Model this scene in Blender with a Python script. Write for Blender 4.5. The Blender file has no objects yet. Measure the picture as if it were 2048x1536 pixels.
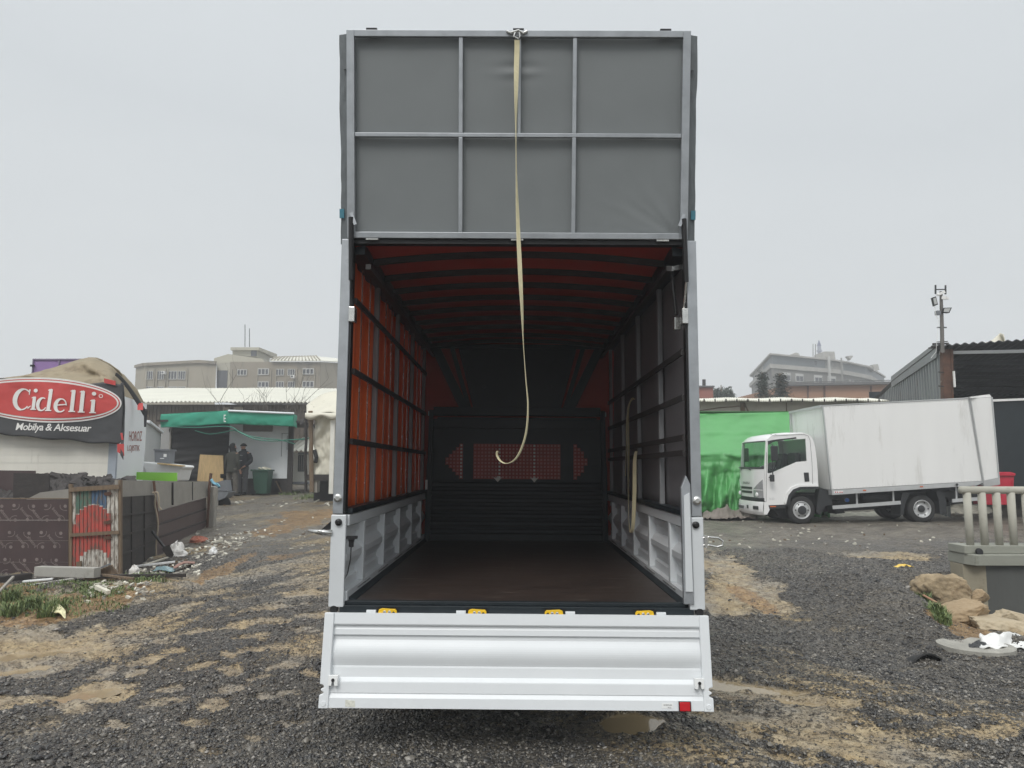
import bpy, math, random
import numpy as np
from mathutils import Vector, Matrix, noise as mnoise

# ------------------------------------------------------------ camera, world, sun
R = math.radians
scene = bpy.context.scene
COL = scene.collection
FPX = 1480.0
EYE = 1.70
PITCH, YAW = R(6.43), R(0.31)
cam_data = bpy.data.cameras.new('camera')
cam = bpy.data.objects.new('camera', cam_data)
COL.objects.link(cam)
cam_data.sensor_width = 36.0
cam_data.lens = FPX / 2048 * 36.0
cam_data.clip_start = 0.05
cam_data.clip_end = 3000
cam.location = (0, 0, EYE)
cam.rotation_euler = (R(90) + PITCH, 0, YAW)
scene.camera = cam

SUN_EL, SUN_AZ = R(48), R(200)
world = bpy.data.worlds.new('World')
scene.world = world
world.use_nodes = True
nt = world.node_tree
bg = nt.nodes['Background']
sky = nt.nodes.new('ShaderNodeTexSky')
sky.sky_type = 'NISHITA'
sky.sun_disc = False
sky.sun_elevation = SUN_EL
sky.sun_rotation = SUN_AZ
sky.air_density = 1.0
sky.dust_density = 6.0
hs = nt.nodes.new('ShaderNodeHueSaturation')
hs.inputs['Saturation'].default_value = 0.12
hs.inputs['Value'].default_value = 0.55
nt.links.new(sky.outputs[0], hs.inputs['Color'])
tc = nt.nodes.new('ShaderNodeTexCoord')
sx = nt.nodes.new('ShaderNodeSeparateXYZ')
nt.links.new(tc.outputs['Generated'], sx.inputs[0])
nz = nt.nodes.new('ShaderNodeTexNoise')
nz.inputs['Scale'].default_value = 1.6
nz.inputs['Detail'].default_value = 3.0
mp = nt.nodes.new('ShaderNodeMapping')
mp.inputs['Scale'].default_value = (1, 1, 2.5)
nt.links.new(tc.outputs['Generated'], mp.inputs[0])
nt.links.new(mp.outputs[0], nz.inputs['Vector'])
ad = nt.nodes.new('ShaderNodeMath'); ad.operation = 'MULTIPLY_ADD'
ad.inputs[1].default_value = 0.30
nt.links.new(nz.outputs[0], ad.inputs[0]); nt.links.new(sx.outputs['Z'], ad.inputs[2])
rp = nt.nodes.new('ShaderNodeValToRGB')                     # overcast layer: brighter low, slightly bluish grey high
rp.color_ramp.elements[0].position = 0.10
rp.color_ramp.elements[0].color = (0.72, 0.745, 0.745, 1)
rp.color_ramp.elements[1].position = 1.0
rp.color_ramp.elements[1].color = (1.40, 1.45, 1.48, 1)
e = rp.color_ramp.elements.new(0.35); e.color = (0.67, 0.70, 0.715, 1)
e = rp.color_ramp.elements.new(0.58); e.color = (0.565, 0.60, 0.625, 1)
e = rp.color_ramp.elements.new(0.76); e.color = (0.60, 0.635, 0.66, 1)
nt.links.new(ad.outputs[0], rp.inputs[0])
ml = nt.nodes.new('ShaderNodeVectorMath'); ml.operation = 'SCALE'
ml.inputs['Scale'].default_value = 10.0
nt.links.new(rp.outputs[0], ml.inputs[0])
mx = nt.nodes.new('ShaderNodeMixRGB')
mx.inputs[0].default_value = 0.93
nt.links.new(hs.outputs[0], mx.inputs[1]); nt.links.new(ml.outputs[0], mx.inputs[2])
nt.links.new(mx.outputs[0], bg.inputs['Color'])
bg.inputs['Strength'].default_value = 0.10

sun_d = bpy.data.lights.new('sun', 'SUN')
sun_d.energy = 1.5
sun_d.angle = R(25)
sun_d.color = (1.0, 0.97, 0.93)
sun = bpy.data.objects.new('sun', sun_d)
COL.objects.link(sun)
sun.rotation_euler = (R(90) - SUN_EL, 0, R(180) - SUN_AZ)
scene.view_settings.view_transform = 'Standard'
scene.view_settings.look = 'None'
scene.view_settings.gamma = 1.0
scene.view_settings.exposure = 0.38

# ------------------------------------------------------------ helpers
RNG = random.Random(7)
CAMROT = cam.rotation_euler.to_matrix()

def P(px, py, y):
    """World point at forward distance y seen at photo pixel (px, py)."""
    d = CAMROT @ Vector(((px - 1024) / FPX, -(py - 768) / FPX, -1.0))
    t = y / d.y
    return Vector((d.x * t, y, EYE + d.z * t))

def X_at(px, y):
    return P(px, 935, y).x

def Z_at(py, y):
    return P(1032, py, y).z

def lerp_tab(v, tab):
    return np.interp(v, [t[0] for t in tab], [t[1] for t in tab])

LT = [(-50, 0), (7, 0.02), (9, .08), (11, .17), (16, .42), (24, .74), (35, .95), (60, 1.5), (400, 3)]
RT = [(-50, 0), (7, 0), (8, .06), (10, .27), (14, .31), (19, .33), (24, .36), (60, .8), (400, 3)]

def base_z(x, y):
    x = np.asarray(x, float); y = np.asarray(y, float)
    a = lerp_tab(y, LT); b = lerp_tab(y, RT)
    t = np.clip((x + 4.0) / 5.0, 0, 1); t = t * t * (3 - 2 * t)
    return a * (1 - t) + b * t

def G(px, py, up=0.0):
    """Ground point under photo pixel."""
    d = CAMROT @ Vector(((px - 1024) / FPX, -(py - 768) / FPX, -1.0))
    lo, hi = 1.0, 80.0
    for _ in range(40):
        m = (lo + hi) / 2
        p = d * (m / d.y)
        if EYE + p.z > float(base_z(p.x, m)): lo = m
        else: hi = m
    p = d * (lo / d.y)
    return Vector((p.x, lo, float(base_z(p.x, lo)) + up))

MATS = {}
def M(name, col, rough=0.6, metal=0.0, var=0.12, vs=3.0, bump=0.0, bs=40.0, dirt=None, ds=2.0, dth=0.55, spec=0.5,
      stretch=(1, 1, 1), trans=0.0, coat=0.0, alpha=1.0):
    if name in MATS: return MATS[name]
    m = bpy.data.materials.new(name); MATS[name] = m
    m.use_nodes = True
    t = m.node_tree; b = t.nodes['Principled BSDF']
    b.inputs['Roughness'].default_value = rough
    b.inputs['Metallic'].default_value = metal
    b.inputs['Specular IOR Level'].default_value = spec
    b.inputs['Coat Weight'].default_value = coat
    tcn = t.nodes.new('ShaderNodeTexCoord')
    mp = t.nodes.new('ShaderNodeMapping'); mp.inputs['Scale'].default_value = stretch
    t.links.new(tcn.outputs['Object'], mp.inputs[0])
    n = t.nodes.new('ShaderNodeTexNoise'); n.inputs['Scale'].default_value = vs; n.inputs['Detail'].default_value = 6
    n.inputs['Roughness'].default_value = 0.6
    t.links.new(mp.outputs[0], n.inputs['Vector'])
    r = t.nodes.new('ShaderNodeValToRGB')
    r.color_ramp.elements[0].position = 0.28; r.color_ramp.elements[1].position = 0.72
    lo = [max(0, c * (1 - var)) for c in col]; hi = [min(1, c * (1 + var)) for c in col]
    r.color_ramp.elements[0].color = (*lo, 1); r.color_ramp.elements[1].color = (*hi, 1)
    t.links.new(n.outputs[0], r.inputs[0])
    out = r.outputs[0]
    if dirt:
        n2 = t.nodes.new('ShaderNodeTexNoise'); n2.inputs['Scale'].default_value = ds; n2.inputs['Detail'].default_value = 9
        n2.inputs['Roughness'].default_value = 0.7
        t.links.new(mp.outputs[0], n2.inputs['Vector'])
        r2 = t.nodes.new('ShaderNodeMapRange')
        r2.inputs['From Min'].default_value = dth; r2.inputs['From Max'].default_value = dth + 0.14
        t.links.new(n2.outputs[0], r2.inputs['Value'])
        mm = t.nodes.new('ShaderNodeMixRGB'); mm.inputs[2].default_value = (*dirt, 1)
        t.links.new(r2.outputs[0], mm.inputs[0]); t.links.new(out, mm.inputs[1])
        out = mm.outputs[0]
    t.links.new(out, b.inputs['Base Color'])
    rr = t.nodes.new('ShaderNodeMapRange')
    rr.inputs['To Min'].default_value = max(0.03, rough - 0.1); rr.inputs['To Max'].default_value = min(1, rough + 0.1)
    t.links.new(n.outputs[0], rr.inputs['Value']); t.links.new(rr.outputs[0], b.inputs['Roughness'])
    if bump:
        n3 = t.nodes.new('ShaderNodeTexNoise'); n3.inputs['Scale'].default_value = bs; n3.inputs['Detail'].default_value = 4
        t.links.new(mp.outputs[0], n3.inputs['Vector'])
        bp = t.nodes.new('ShaderNodeBump'); bp.inputs['Strength'].default_value = bump; bp.inputs['Distance'].default_value = 0.02
        t.links.new(n3.outputs[0], bp.inputs['Height']); t.links.new(bp.outputs[0], b.inputs['Normal'])
    if trans:
        tr = t.nodes.new('ShaderNodeBsdfTranslucent'); t.links.new(out, tr.inputs['Color'])
        ms = t.nodes.new('ShaderNodeMixShader'); ms.inputs[0].default_value = trans
        t.links.new(b.outputs[0], ms.inputs[1]); t.links.new(tr.outputs[0], ms.inputs[2])
        t.links.new(ms.outputs[0], t.nodes['Material Output'].inputs['Surface'])
    return m

def glass(name, col, rough=0.05, mixv=0.5):
    if name in MATS: return MATS[name]
    m = bpy.data.materials.new(name); MATS[name] = m; m.use_nodes = True
    t = m.node_tree; b = t.nodes['Principled BSDF']
    b.inputs['Base Color'].default_value = (*col, 1); b.inputs['Roughness'].default_value = rough
    b.inputs['Specular IOR Level'].default_value = 0.8
    tr = t.nodes.new('ShaderNodeBsdfTransparent'); tr.inputs[0].default_value = (0.86, 0.93, 0.90, 1)
    ms = t.nodes.new('ShaderNodeMixShader'); ms.inputs[0].default_value = mixv
    t.links.new(b.outputs[0], ms.inputs[1]); t.links.new(tr.outputs[0], ms.inputs[2])
    t.links.new(ms.outputs[0], t.nodes['Material Output'].inputs['Surface'])
    return m

def T(name, label, cat, loc=(0, 0, 0), group=None, kind=None):
    o = bpy.data.objects.new(name, None); COL.objects.link(o)
    o.empty_display_size = 0.2
    o.location = loc
    tag(o, label, cat, group, kind)
    return o

def tag(o, label=None, cat=None, group=None, kind=None):
    if label: o['label'] = label
    if cat: o['category'] = cat
    if group: o['group'] = group
    if kind: o['kind'] = kind
    return o

class MB:
    def __init__(s): s.v = []; s.f = []; s.m = []
    def add(s, vs, fs, m=0):
        k = len(s.v); s.v += [tuple(v) for v in vs]
        s.f += [tuple(k + i for i in f) for f in fs]; s.m += [m] * len(fs)
        return s
    def box(s, x0, x1, y0, y1, z0, z1, m=0):
        return s.hexa([(x0, y0, z0), (x1, y0, z0), (x1, y1, z0), (x0, y1, z0)], [(x0, y0, z1), (x1, y0, z1), (x1, y1, z1), (x0, y1, z1)], m)
    def hexa(s, a, b, m=0):
        n = len(a)
        fs = [tuple(range(n - 1, -1, -1)), tuple(range(n, 2 * n))]
        fs += [(i, (i + 1) % n, n + (i + 1) % n, n + i) for i in range(n)]
        return s.add(list(a) + list(b), fs, m)
    def bar(s, a, b, w, h, up=(0, 0, 1), m=0):
        a = Vector(a); b = Vector(b); d = (b - a).normalized(); up = Vector(up)
        sd = d.cross(up)
        if sd.length < 1e-4: sd = d.cross(Vector((1, 0, 0)))
        sd.normalize(); u = sd.cross(d).normalized()
        o = [sd * w / 2 * i + u * h / 2 * j for i, j in ((-1, -1), (1, -1), (1, 1), (-1, 1))]
        return s.hexa([a + q for q in o], [b + q for q in o], m)
    def prism(s, pts, vec, m=0):
        vec = Vector(vec)
        return s.hexa([Vector(p) for p in pts], [Vector(p) + vec for p in pts], m)
    def px(s, pts, y, th, m=0):
        """outline given at distance y, extruded away by th"""
        return s.prism([P(a, b, y) for a, b in pts], (0, th, 0), m)
    def pxbox(s, x0, y0, x1, y1, d, th, m=0):
        a = P(x0, y0, d); b = P(x1, y1, d); ym = (y0 + y1) / 2; a.x = P(x0, ym, d).x; b.x = P(x1, ym, d).x
        return s.box(a.x, b.x, d, d + th, b.z, a.z, m)
    def tube(s, pts, r, n=8, m=0, caps=True):
        pts = [Vector(p) for p in pts]; k0 = len(s.v); N = len(pts)
        rs = r if isinstance(r, (list, tuple)) else [r] * N
        prev = None; vs = []
        for i, p in enumerate(pts):
            d = (pts[min(i + 1, N - 1)] - pts[max(i - 1, 0)]).normalized()
            if prev is None:
                u = d.cross(Vector((0, 0, 1)))
                if u.length < 1e-3: u = d.cross(Vector((1, 0, 0)))
            else: u = prev - d * prev.dot(d)
            u.normalize(); prev = u; w = d.cross(u)
            for j in range(n):
                a = 2 * math.pi * j / n
                vs.append(p + (u * math.cos(a) + w * math.sin(a)) * rs[i])
        fs = []
        for i in range(N - 1):
            for j in range(n):
                fs.append((i * n + j, i * n + (j + 1) % n, (i + 1) * n + (j + 1) % n, (i + 1) * n + j))
        if caps:
            fs.append(tuple(range(n - 1, -1, -1))); fs.append(tuple((N - 1) * n + j for j in range(n)))
        return s.add(vs, fs, m)
    def lathe(s, prof, c, axis=(0, 0, 1), n=24, m=0, caps=True):
        """prof: (radius, along) pairs"""
        ax = Vector(axis).normalized(); c = Vector(c)
        u = ax.cross(Vector((0, 0, 1)))
        if u.length < 1e-3: u = Vector((1, 0, 0))
        u.normalize(); w = ax.cross(u); vs = []; fs = []
        for (r, z) in prof:
            for j in range(n):
                a = 2 * math.pi * j / n
                vs.append(c + ax * z + (u * math.cos(a) + w * math.sin(a)) * r)
        L = len(prof)
        for i in range(L - 1):
            for j in range(n):
                fs.append((i * n + j, i * n + (j + 1) % n, (i + 1) * n + (j + 1) % n, (i + 1) * n + j))
        if caps and prof[0][0] > 1e-4: fs.append(tuple(range(n - 1, -1, -1)))
        if caps and prof[-1][0] > 1e-4: fs.append(tuple((L - 1) * n + j for j in range(n)))
        return s.add(vs, fs, m)
    def grid(s, fn, nu, nv, m=0):
        vs = [fn(i / nu, j / nv) for j in range(nv + 1) for i in range(nu + 1)]
        fs = [(j * (nu + 1) + i, j * (nu + 1) + i + 1, (j + 1) * (nu + 1) + i + 1, (j + 1) * (nu + 1) + i) for j in range(nv) for i in range(nu)]
        return s.add(vs, fs, m)
    def build(s, name, mat, parent=None, bevel=0.0, smooth=False, solid=0.0, seg=2, sub=0):
        me = bpy.data.meshes.new(name)
        v = np.array(s.v, float)
        o = bpy.data.objects.new(name, me)
        if parent is None:
            loc = Vector(((v[:, 0].min() + v[:, 0].max()) / 2, (v[:, 1].min() + v[:, 1].max()) / 2, v[:, 2].min()))
            o.location = loc; off = loc
        else:
            off = Vector((0, 0, 0)); q = parent
            while q is not None: off = off + q.location; q = q.parent
        v = v - np.array(off)
        me.from_pydata(v.tolist(), [], s.f)
        mats = mat if isinstance(mat, (list, tuple)) else [mat]
        for mm in mats: me.materials.append(mm)
        if len(mats) > 1: me.polygons.foreach_set('material_index', s.m)
        if smooth: me.polygons.foreach_set('use_smooth', [True] * len(me.polygons))
        me.validate(); me.update()
        COL.objects.link(o)
        if parent is not None: o.parent = parent
        if solid:
            md = o.modifiers.new('solid', 'SOLIDIFY'); md.thickness = solid; md.offset = 0
        if bevel:
            md = o.modifiers.new('bevel', 'BEVEL'); md.width = bevel; md.segments = seg; md.limit_method = 'ANGLE'; md.angle_limit = R(35)
            if seg > 1: md.harden_normals = False
        if sub:
            md = o.modifiers.new('sub', 'SUBSURF'); md.levels = sub; md.render_levels = sub
        return o

def wn(x, y, s=0.0, o=3):
    return mnoise.fractal(Vector((x, y, s * 3.7)), 1.0, 2.0, o)

def fix_normals(o):
    import bmesh
    bm = bmesh.new(); bm.from_mesh(o.data); bmesh.ops.recalc_face_normals(bm, faces=bm.faces); bm.to_mesh(o.data); bm.free()

def text_mesh(body, size=1.0, shear=0.0, offset=0.0, space=1.0):
    """vertices (x, y) and faces of a word set in the built-in lettering"""
    cu = bpy.data.curves.new('lettering', 'FONT'); cu.body = body; cu.size = size; cu.shear = shear
    cu.offset = offset; cu.space_character = space; cu.resolution_u = 4
    cu.align_x = 'LEFT'
    ob = bpy.data.objects.new('lettering', cu); COL.objects.link(ob)
    dg = bpy.context.evaluated_depsgraph_get(); dg.update()
    me = bpy.data.meshes.new_from_object(ob.evaluated_get(dg))
    vs = [tuple(v.co[:2]) for v in me.vertices]; fs = [tuple(p.vertices) for p in me.polygons]
    bpy.data.objects.remove(ob); bpy.data.meshes.remove(me); bpy.data.curves.remove(cu)
    return vs, fs

def fit_text(mb, body, fn, m=0, **kw):
    """letters scaled to the unit square, then placed by fn(u, v)"""
    vs, fs = text_mesh(body, **kw)
    if not vs: return
    xs = [v[0] for v in vs]; ys = [v[1] for v in vs]
    x0, x1, y0, y1 = min(xs), max(xs), min(ys), max(ys)
    mb.add([fn((a - x0) / (x1 - x0), (b - y0) / (y1 - y0)) for a, b in vs], fs, m)

# numpy value noise
def _h(ix, iy, s):
    n = (ix.astype(np.int64) * 374761393 + iy.astype(np.int64) * 668265263 + s * 1442695041) & 0x7fffffff
    n = ((n ^ (n >> 13)) * 1274126177) & 0x7fffffff
    return ((n ^ (n >> 16)) & 0xffff) / 65535.0
def vn(x, y, s=0):
    ix = np.floor(x); iy = np.floor(y); fx = x - ix; fy = y - iy
    fx = fx * fx * (3 - 2 * fx); fy = fy * fy * (3 - 2 * fy)
    a = _h(ix, iy, s); b = _h(ix + 1, iy, s); c = _h(ix, iy + 1, s); d = _h(ix + 1, iy + 1, s)
    return (a * (1 - fx) + b * fx) * (1 - fy) + (c * (1 - fx) + d * fx) * fy
def fbm(x, y, o=4, s=0, g=0.5):
    t = 0; a = 1; w = 0
    for k in range(o):
        t = t + a * vn(x * 2 ** k + 17.3 * k, y * 2 ** k - 9.1 * k, s + k); w += a; a *= g
    return t / w
def sstep(a, b, v):
    t = np.clip((v - a) / (b - a), 0, 1); return t * t * (3 - 2 * t)

# ------------------------------------------------------------ ground
_ci = np.array(CAMROT.transposed())
def to_px(x, y, z):
    q = np.stack([x, y, z - EYE], 0)
    c = np.tensordot(_ci, q, 1)
    w = np.maximum(-c[2], 0.2)
    return 1024 + FPX * c[0] / w, 768 - FPX * c[1] / w

# patches of bare mud among the gravel: centre, radii (photo pixels on the ground), slope in degrees, strength
MUD = [(1540, 1440, 190, 20, 9, .95), (1690, 1495, 210, 24, 12, 1), (1480, 1385, 110, 16, 8, 1), (1900, 1470, 160, 12, 2, .8), (1620, 1420, 140, 12, 8, .9),
       (360, 1222, 70, 7, -12, 1), (420, 1195, 50, 5, -12, .9), (470, 1250, 44, 7, -8, 1), (560, 1215, 60, 5, -8, 1), (620, 1226, 40, 6, -5, 1), (350, 1300, 40, 9, -12, 1), (560, 1330, 44, 10, -8, 1), (500, 1296, 40, 8, -8, 1), (620, 1345, 30, 9, 0, 1), (345, 1372, 44, 9, -10, 1), (470, 1375, 38, 9, -8, 1), (560, 1385, 40, 9, -8, 1), (330, 1400, 50, 8, -10, .9), (600, 1300, 30, 7, 0, .9), (280, 1250, 70, 8, -10, 1), (640, 1275, 30, 8, 0, .9), (30, 1470, 40, 8, 0, .8), (420, 1500, 40, 8, 5, .7), (590, 1440, 36, 8, 0, .8), (1780, 1395, 90, 7, 4, .8), (1920, 1405, 90, 8, 2, .8), (1560, 1500, 110, 9, 12, .9), (1860, 1500, 120, 12, 5, .9), (1640, 1340, 60, 6, 5, .7), (1560, 1300, 60, 6, 10, .7), (1700, 1260, 50, 5, 5, .6),
       (110, 1282, 210, 34, -5, 1.1), (40, 1335, 170, 20, -6, 1.0), (170, 1300, 190, 22, -8, .9), (190, 1386, 95, 17, -10, 1.2), (20, 1405, 80, 14, -5, 1),
       (205, 1345, 38, 13, -15, 1.1), (272, 1348, 34, 11, -12, 1.1), (225, 1450, 36, 13, -5, 1.2), (427, 1408, 32, 11, -10, 1.1), (512, 1470, 30, 11, 8, 1.1),
       (395, 1440, 30, 8, 0, .9), (520, 1352, 34, 10, -10, 1), (462, 1336, 34, 11, -5, 1), (400, 1330, 46, 9, -8, 1), (300, 1318, 50, 9, -12, 1),
       (90, 1452, 44, 14, -12, .75), (455, 1308, 22, 10, 0, 1), (590, 1316, 32, 10, -10, .9), (600, 1188, 60, 7, -8, 1.1), (545, 1238, 40, 7, -5, .95), (500, 1270, 45, 9, -8, .9),
       (390, 1262, 60, 9, -10, 1.0), (330, 1280, 50, 8, -10, .9), (560, 1290, 40, 8, 0, .9), (610, 1255, 35, 8, 0, .9), (430, 1225, 40, 5, -10, .8), (150, 1412, 30, 10, -5, .9),
       (380, 1200, 60, 5, -10, .6), (480, 1198, 50, 5, -10, .7),
       (1470, 1155, 90, 34, 22, 1.1), (1430, 1195, 80, 26, 5, 1.2), (1540, 1205, 60, 16, 20, 1.0), (1420, 1120, 50, 10, 0, .8),
       (1460, 1365, 110, 22, 10, 1.2), (1600, 1398, 130, 12, 8, 1.05), (1480, 1432, 60, 16, 3, 1.0), (1560, 1425, 90, 10, 10, .8), (1680, 1450, 160, 16, 10, 1.0), (1640, 1470, 120, 14, 14, .9),
       (1760, 1478, 110, 10, 5, .9), (1740, 1515, 130, 16, 14, 1.05), (1980, 1470, 90, 18, 0, .95), (1900, 1436, 120, 8, -4, .7), (1840, 1340, 70, 5, 0, .6), (1450, 1530, 60, 10, 0, .6),
       (1750, 1108, 130, 8, 3, 1.0), (1600, 1238, 40, 5, 5, .8), (1830, 1378, 50, 6, 0, .7), (1690, 1345, 60, 4, 0, .5)]
EARTH = [(130, 1222, 150, 20, -10, 1.1), (240, 1205, 60, 16, -20, 1.1), (30, 1205, 80, 26, 0, 1.0), (430, 1148, 44, 12, -28, 1.1), (600, 1040, 60, 16, -5, .9), (545, 1062, 50, 10, -10, .8),
         (470, 1125, 60, 8, -20, .8), (1940, 1275, 70, 26, 25, 1.3), (1500, 1195, 50, 10, 25, .7), (560, 1115, 60, 6, -8, .7), (650, 1030, 50, 10, 0, .8), (210, 1160, 50, 10, -5, .9)]
PUDDLE = [(45, 1306, 130, 10, -6), (175, 1386, 68, 9, -10), (240, 1262, 48, 5, -8), (30, 1338, 75, 7, -7), (1475, 1364, 95, 13, 10), (1500, 1374, 120, 7, 6), (1600, 1402, 70, 5, 8),
          (550, 1243, 30, 3, -5), (1265, 1440, 60, 18, 0)]

def blobs(lst, u, v, wob, edge=.35):
    o = np.zeros_like(u)
    for b in lst:
        cx, cy, rx, ry, an = b[:5]; st = b[5] if len(b) > 5 else 1.0
        a = R(an); dx = u - cx; dy = v - cy
        p = (dx * math.cos(a) + dy * math.sin(a)) / rx; q = (-dx * math.sin(a) + dy * math.cos(a)) / ry
        d = np.sqrt(p * p + q * q) + wob
        o = np.maximum(o, st * sstep(1.0 + edge, 1.0 - edge, d))
    return o

def ground_fields(x, y):
    """height and surface masks as functions of the position on the ground"""
    z0 = base_z(x, y)
    u, v = to_px(x, y, z0)
    wob = (fbm(x * 2.2, y * 1.6, 5, 3) - .5) * 1.2 + (fbm(x * 13, y * 9, 4, 53) - .5) * .9
    # wheel tracks run forward-right on the left, and back-left on the right
    la = x * .90 - y * .44; lb = x * .44 + y * .90
    ra = x * .87 + y * .49; rb = -x * .49 + y * .87
    t = sstep(-1.5, 1.5, x)
    streak = fbm(la * 2.4, lb * .45, 4, 11) * (1 - t) + fbm(ra * 2.4, rb * .5, 4, 21) * t
    near = sstep(60, 9, y)
    mid = sstep(6.2, 8, y) * sstep(15, 11, y) * (1 - t)
    smask = sstep(.49 - .05 * mid, .62 - .04 * mid, streak) * (.78 + .12 * mid) * near
    fore = sstep(5.6, 7.2, y) * (1 - t) + t * sstep(7.5, 6.2, y)
    smask = smask * (.12 + .88 * fore)
    fine = fbm(la * 7, lb * 1.1, 4, 61) * (1 - t) + fbm(ra * 7, rb * 1.2, 4, 71) * t
    smask = np.maximum(smask, sstep(.44 - .04 * mid, .62, fine) * (.55 + .25 * mid) * sstep(.34, .55, streak) * near * (.35 + .65 * fore))
    mud = np.maximum(blobs(MUD, u, v, wob), smask)
    earth = blobs(EARTH, u, v, wob)
    pud = blobs(PUDDLE, u, v, wob * .45, .3)
    yard = sstep(11.0, 15.0, y + (fbm(x * .5, y * .5, 3, 31) - .5) * 5)        # compacted dirt further back
    yard = yard * (.5 + .6 * fbm(x * .35, y * 2.2, 5, 41))
    frd = sstep(9.5, 7.5, y) * 1.0
    b1 = fbm(x * .7, y * .7, 3, 5) - .5; fine2 = fbm(x * 22, y * 22, 3, 91) - .5
    z = z0 + b1 * .10 + (streak - .5) * .11 * sstep(2.5, 5.5, y) * sstep(26, 14, y) + (fbm(x * 5, y * 5, 3, 8) - .5) * .05 + fine2 * .016 * sstep(.2, .8, np.maximum(mud, earth)) * (1 - pud)
    ridge = np.sin((lb + .12 * fbm(x * 3, y * 3, 2, 6)) * 2 * math.pi / .13)
    z = z + ridge * .007 * mud * sstep(.3, .7, mud) * (1 - pud)
    z = z - mud * .012 - pud * .045
    lx = 4.40 + (y - 7.5) * .30
    rockd = sstep(lx - .25, lx + .45, x) * sstep(7.4, 9.0, y) * sstep(10.2, 9.9, y)   # hollow below the retaining wall
    gb = np.exp(-((x + 5.6) / 2.2) ** 2 - ((y - 9.6) / .9) ** 2); z = z + gb * .10 * (1 + (fbm(x * 3, y * 3, 3, 15) - .5) * 1.6)
    z = z - rockd * .42
    z = z + np.exp(-((x - 4.2) / .6) ** 2 - ((y - 9.0) / 1.4) ** 2) * .22             # gravel bank beside the rocks
    return z, mud, earth, pud, yard

def GH(px, py, up=0.0):
    """ground point under a photo pixel, with the true hollows and banks"""
    d = CAMROT @ Vector(((px - 1024) / FPX, -(py - 768) / FPX, -1.0)); lo, hi = 3.0, 30.0
    for _ in range(22):
        m = (lo + hi) / 2; p = d * (m / d.y)
        if EYE + p.z > float(ground_fields(np.array([p.x]), np.array([m]))[0][0]): lo = m
        else: hi = m
    p = d * (lo / d.y); return Vector((p.x, lo, EYE + p.z + up))
def GHQ(x0, x1, y0, y1):
    """the same over a small region, blended from a few samples"""
    S = [[GH(x0 + (x1 - x0) * i / 3, y0 + (y1 - y0) * j) for i in range(4)] for j in range(2)]
    def f(px, py):
        u = min(max((px - x0) / (x1 - x0), 0), .9999) * 3; v = (py - y0) / (y1 - y0); i = int(u); k = u - i
        a = S[0][i].lerp(S[0][i + 1], k); b = S[1][i].lerp(S[1][i + 1], k); return a.lerp(b, v)
    return f

def GT(px, py, up=0.0):
    p = G(px, py); p.z = float(ground_fields(np.array([p.x]), np.array([p.y]))[0][0]) + up; return p

def make_ground():
    fa = np.radians(np.linspace(-43, 43, 760)); ba = np.radians(np.linspace(43, 317, 40))[1:-1]
    ang = np.concatenate([fa, ba]); na = len(ang)
    r = [.6, 1.5, 2.4, 3.0]
    while r[-1] < 30: r.append(r[-1] * 1.0038)
    while r[-1] < 190: r.append(r[-1] * 1.06)
    r[-1] = 205.0
    r = np.array(r); nr = len(r)
    A, RR = np.meshgrid(ang, r)
    x = (np.sin(A) * RR).ravel(); y = (np.cos(A) * RR).ravel()
    z, mud, earth, pud, yard = ground_fields(x, y)
    x = np.append(x, 0); y = np.append(y, 0); z = np.append(z, 0)
    verts = np.stack([x, y, z], 1)
    i = np.arange(nr - 1)[:, None]; j = np.arange(na)[None, :]; j2 = (j + 1) % na
    q = np.stack([i * na + j, (i + 1) * na + j, (i + 1) * na + j2, i * na + j2], -1).reshape(-1, 4)[:, ::-1]
    c = len(x) - 1
    tri = np.stack([np.full(na, c), np.arange(na), (np.arange(na) + 1) % na], 1)[:, ::-1]
    me = bpy.data.meshes.new('ground')
    me.vertices.add(len(verts)); me.vertices.foreach_set('co', verts.ravel())
    loops = np.concatenate([q.ravel(), tri.ravel()])
    me.loops.add(len(loops)); me.loops.foreach_set('vertex_index', loops.astype(np.int32))
    ls = np.concatenate([np.arange(len(q)) * 4, len(q) * 4 + np.arange(len(tri)) * 3])
    me.polygons.add(len(ls)); me.polygons.foreach_set('loop_start', ls.astype(np.int32))
    me.polygons.foreach_set('loop_total', np.concatenate([np.full(len(q), 4), np.full(len(tri), 3)]).astype(np.int32))
    me.polygons.foreach_set('use_smooth', np.ones(len(ls), bool))
    me.update(calc_edges=True); me.validate()
    for nm, a in (('mud', mud), ('earth', earth), ('wet', pud), ('yard', yard)):
        at = me.attributes.new(nm, 'FLOAT', 'POINT'); at.data.foreach_set('value', np.append(a, 0).astype(np.float32))
    o = bpy.data.objects.new('ground', me); COL.objects.link(o); o['kind'] = 'structure'
    me.materials.append(ground_mat())
    return o

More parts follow.
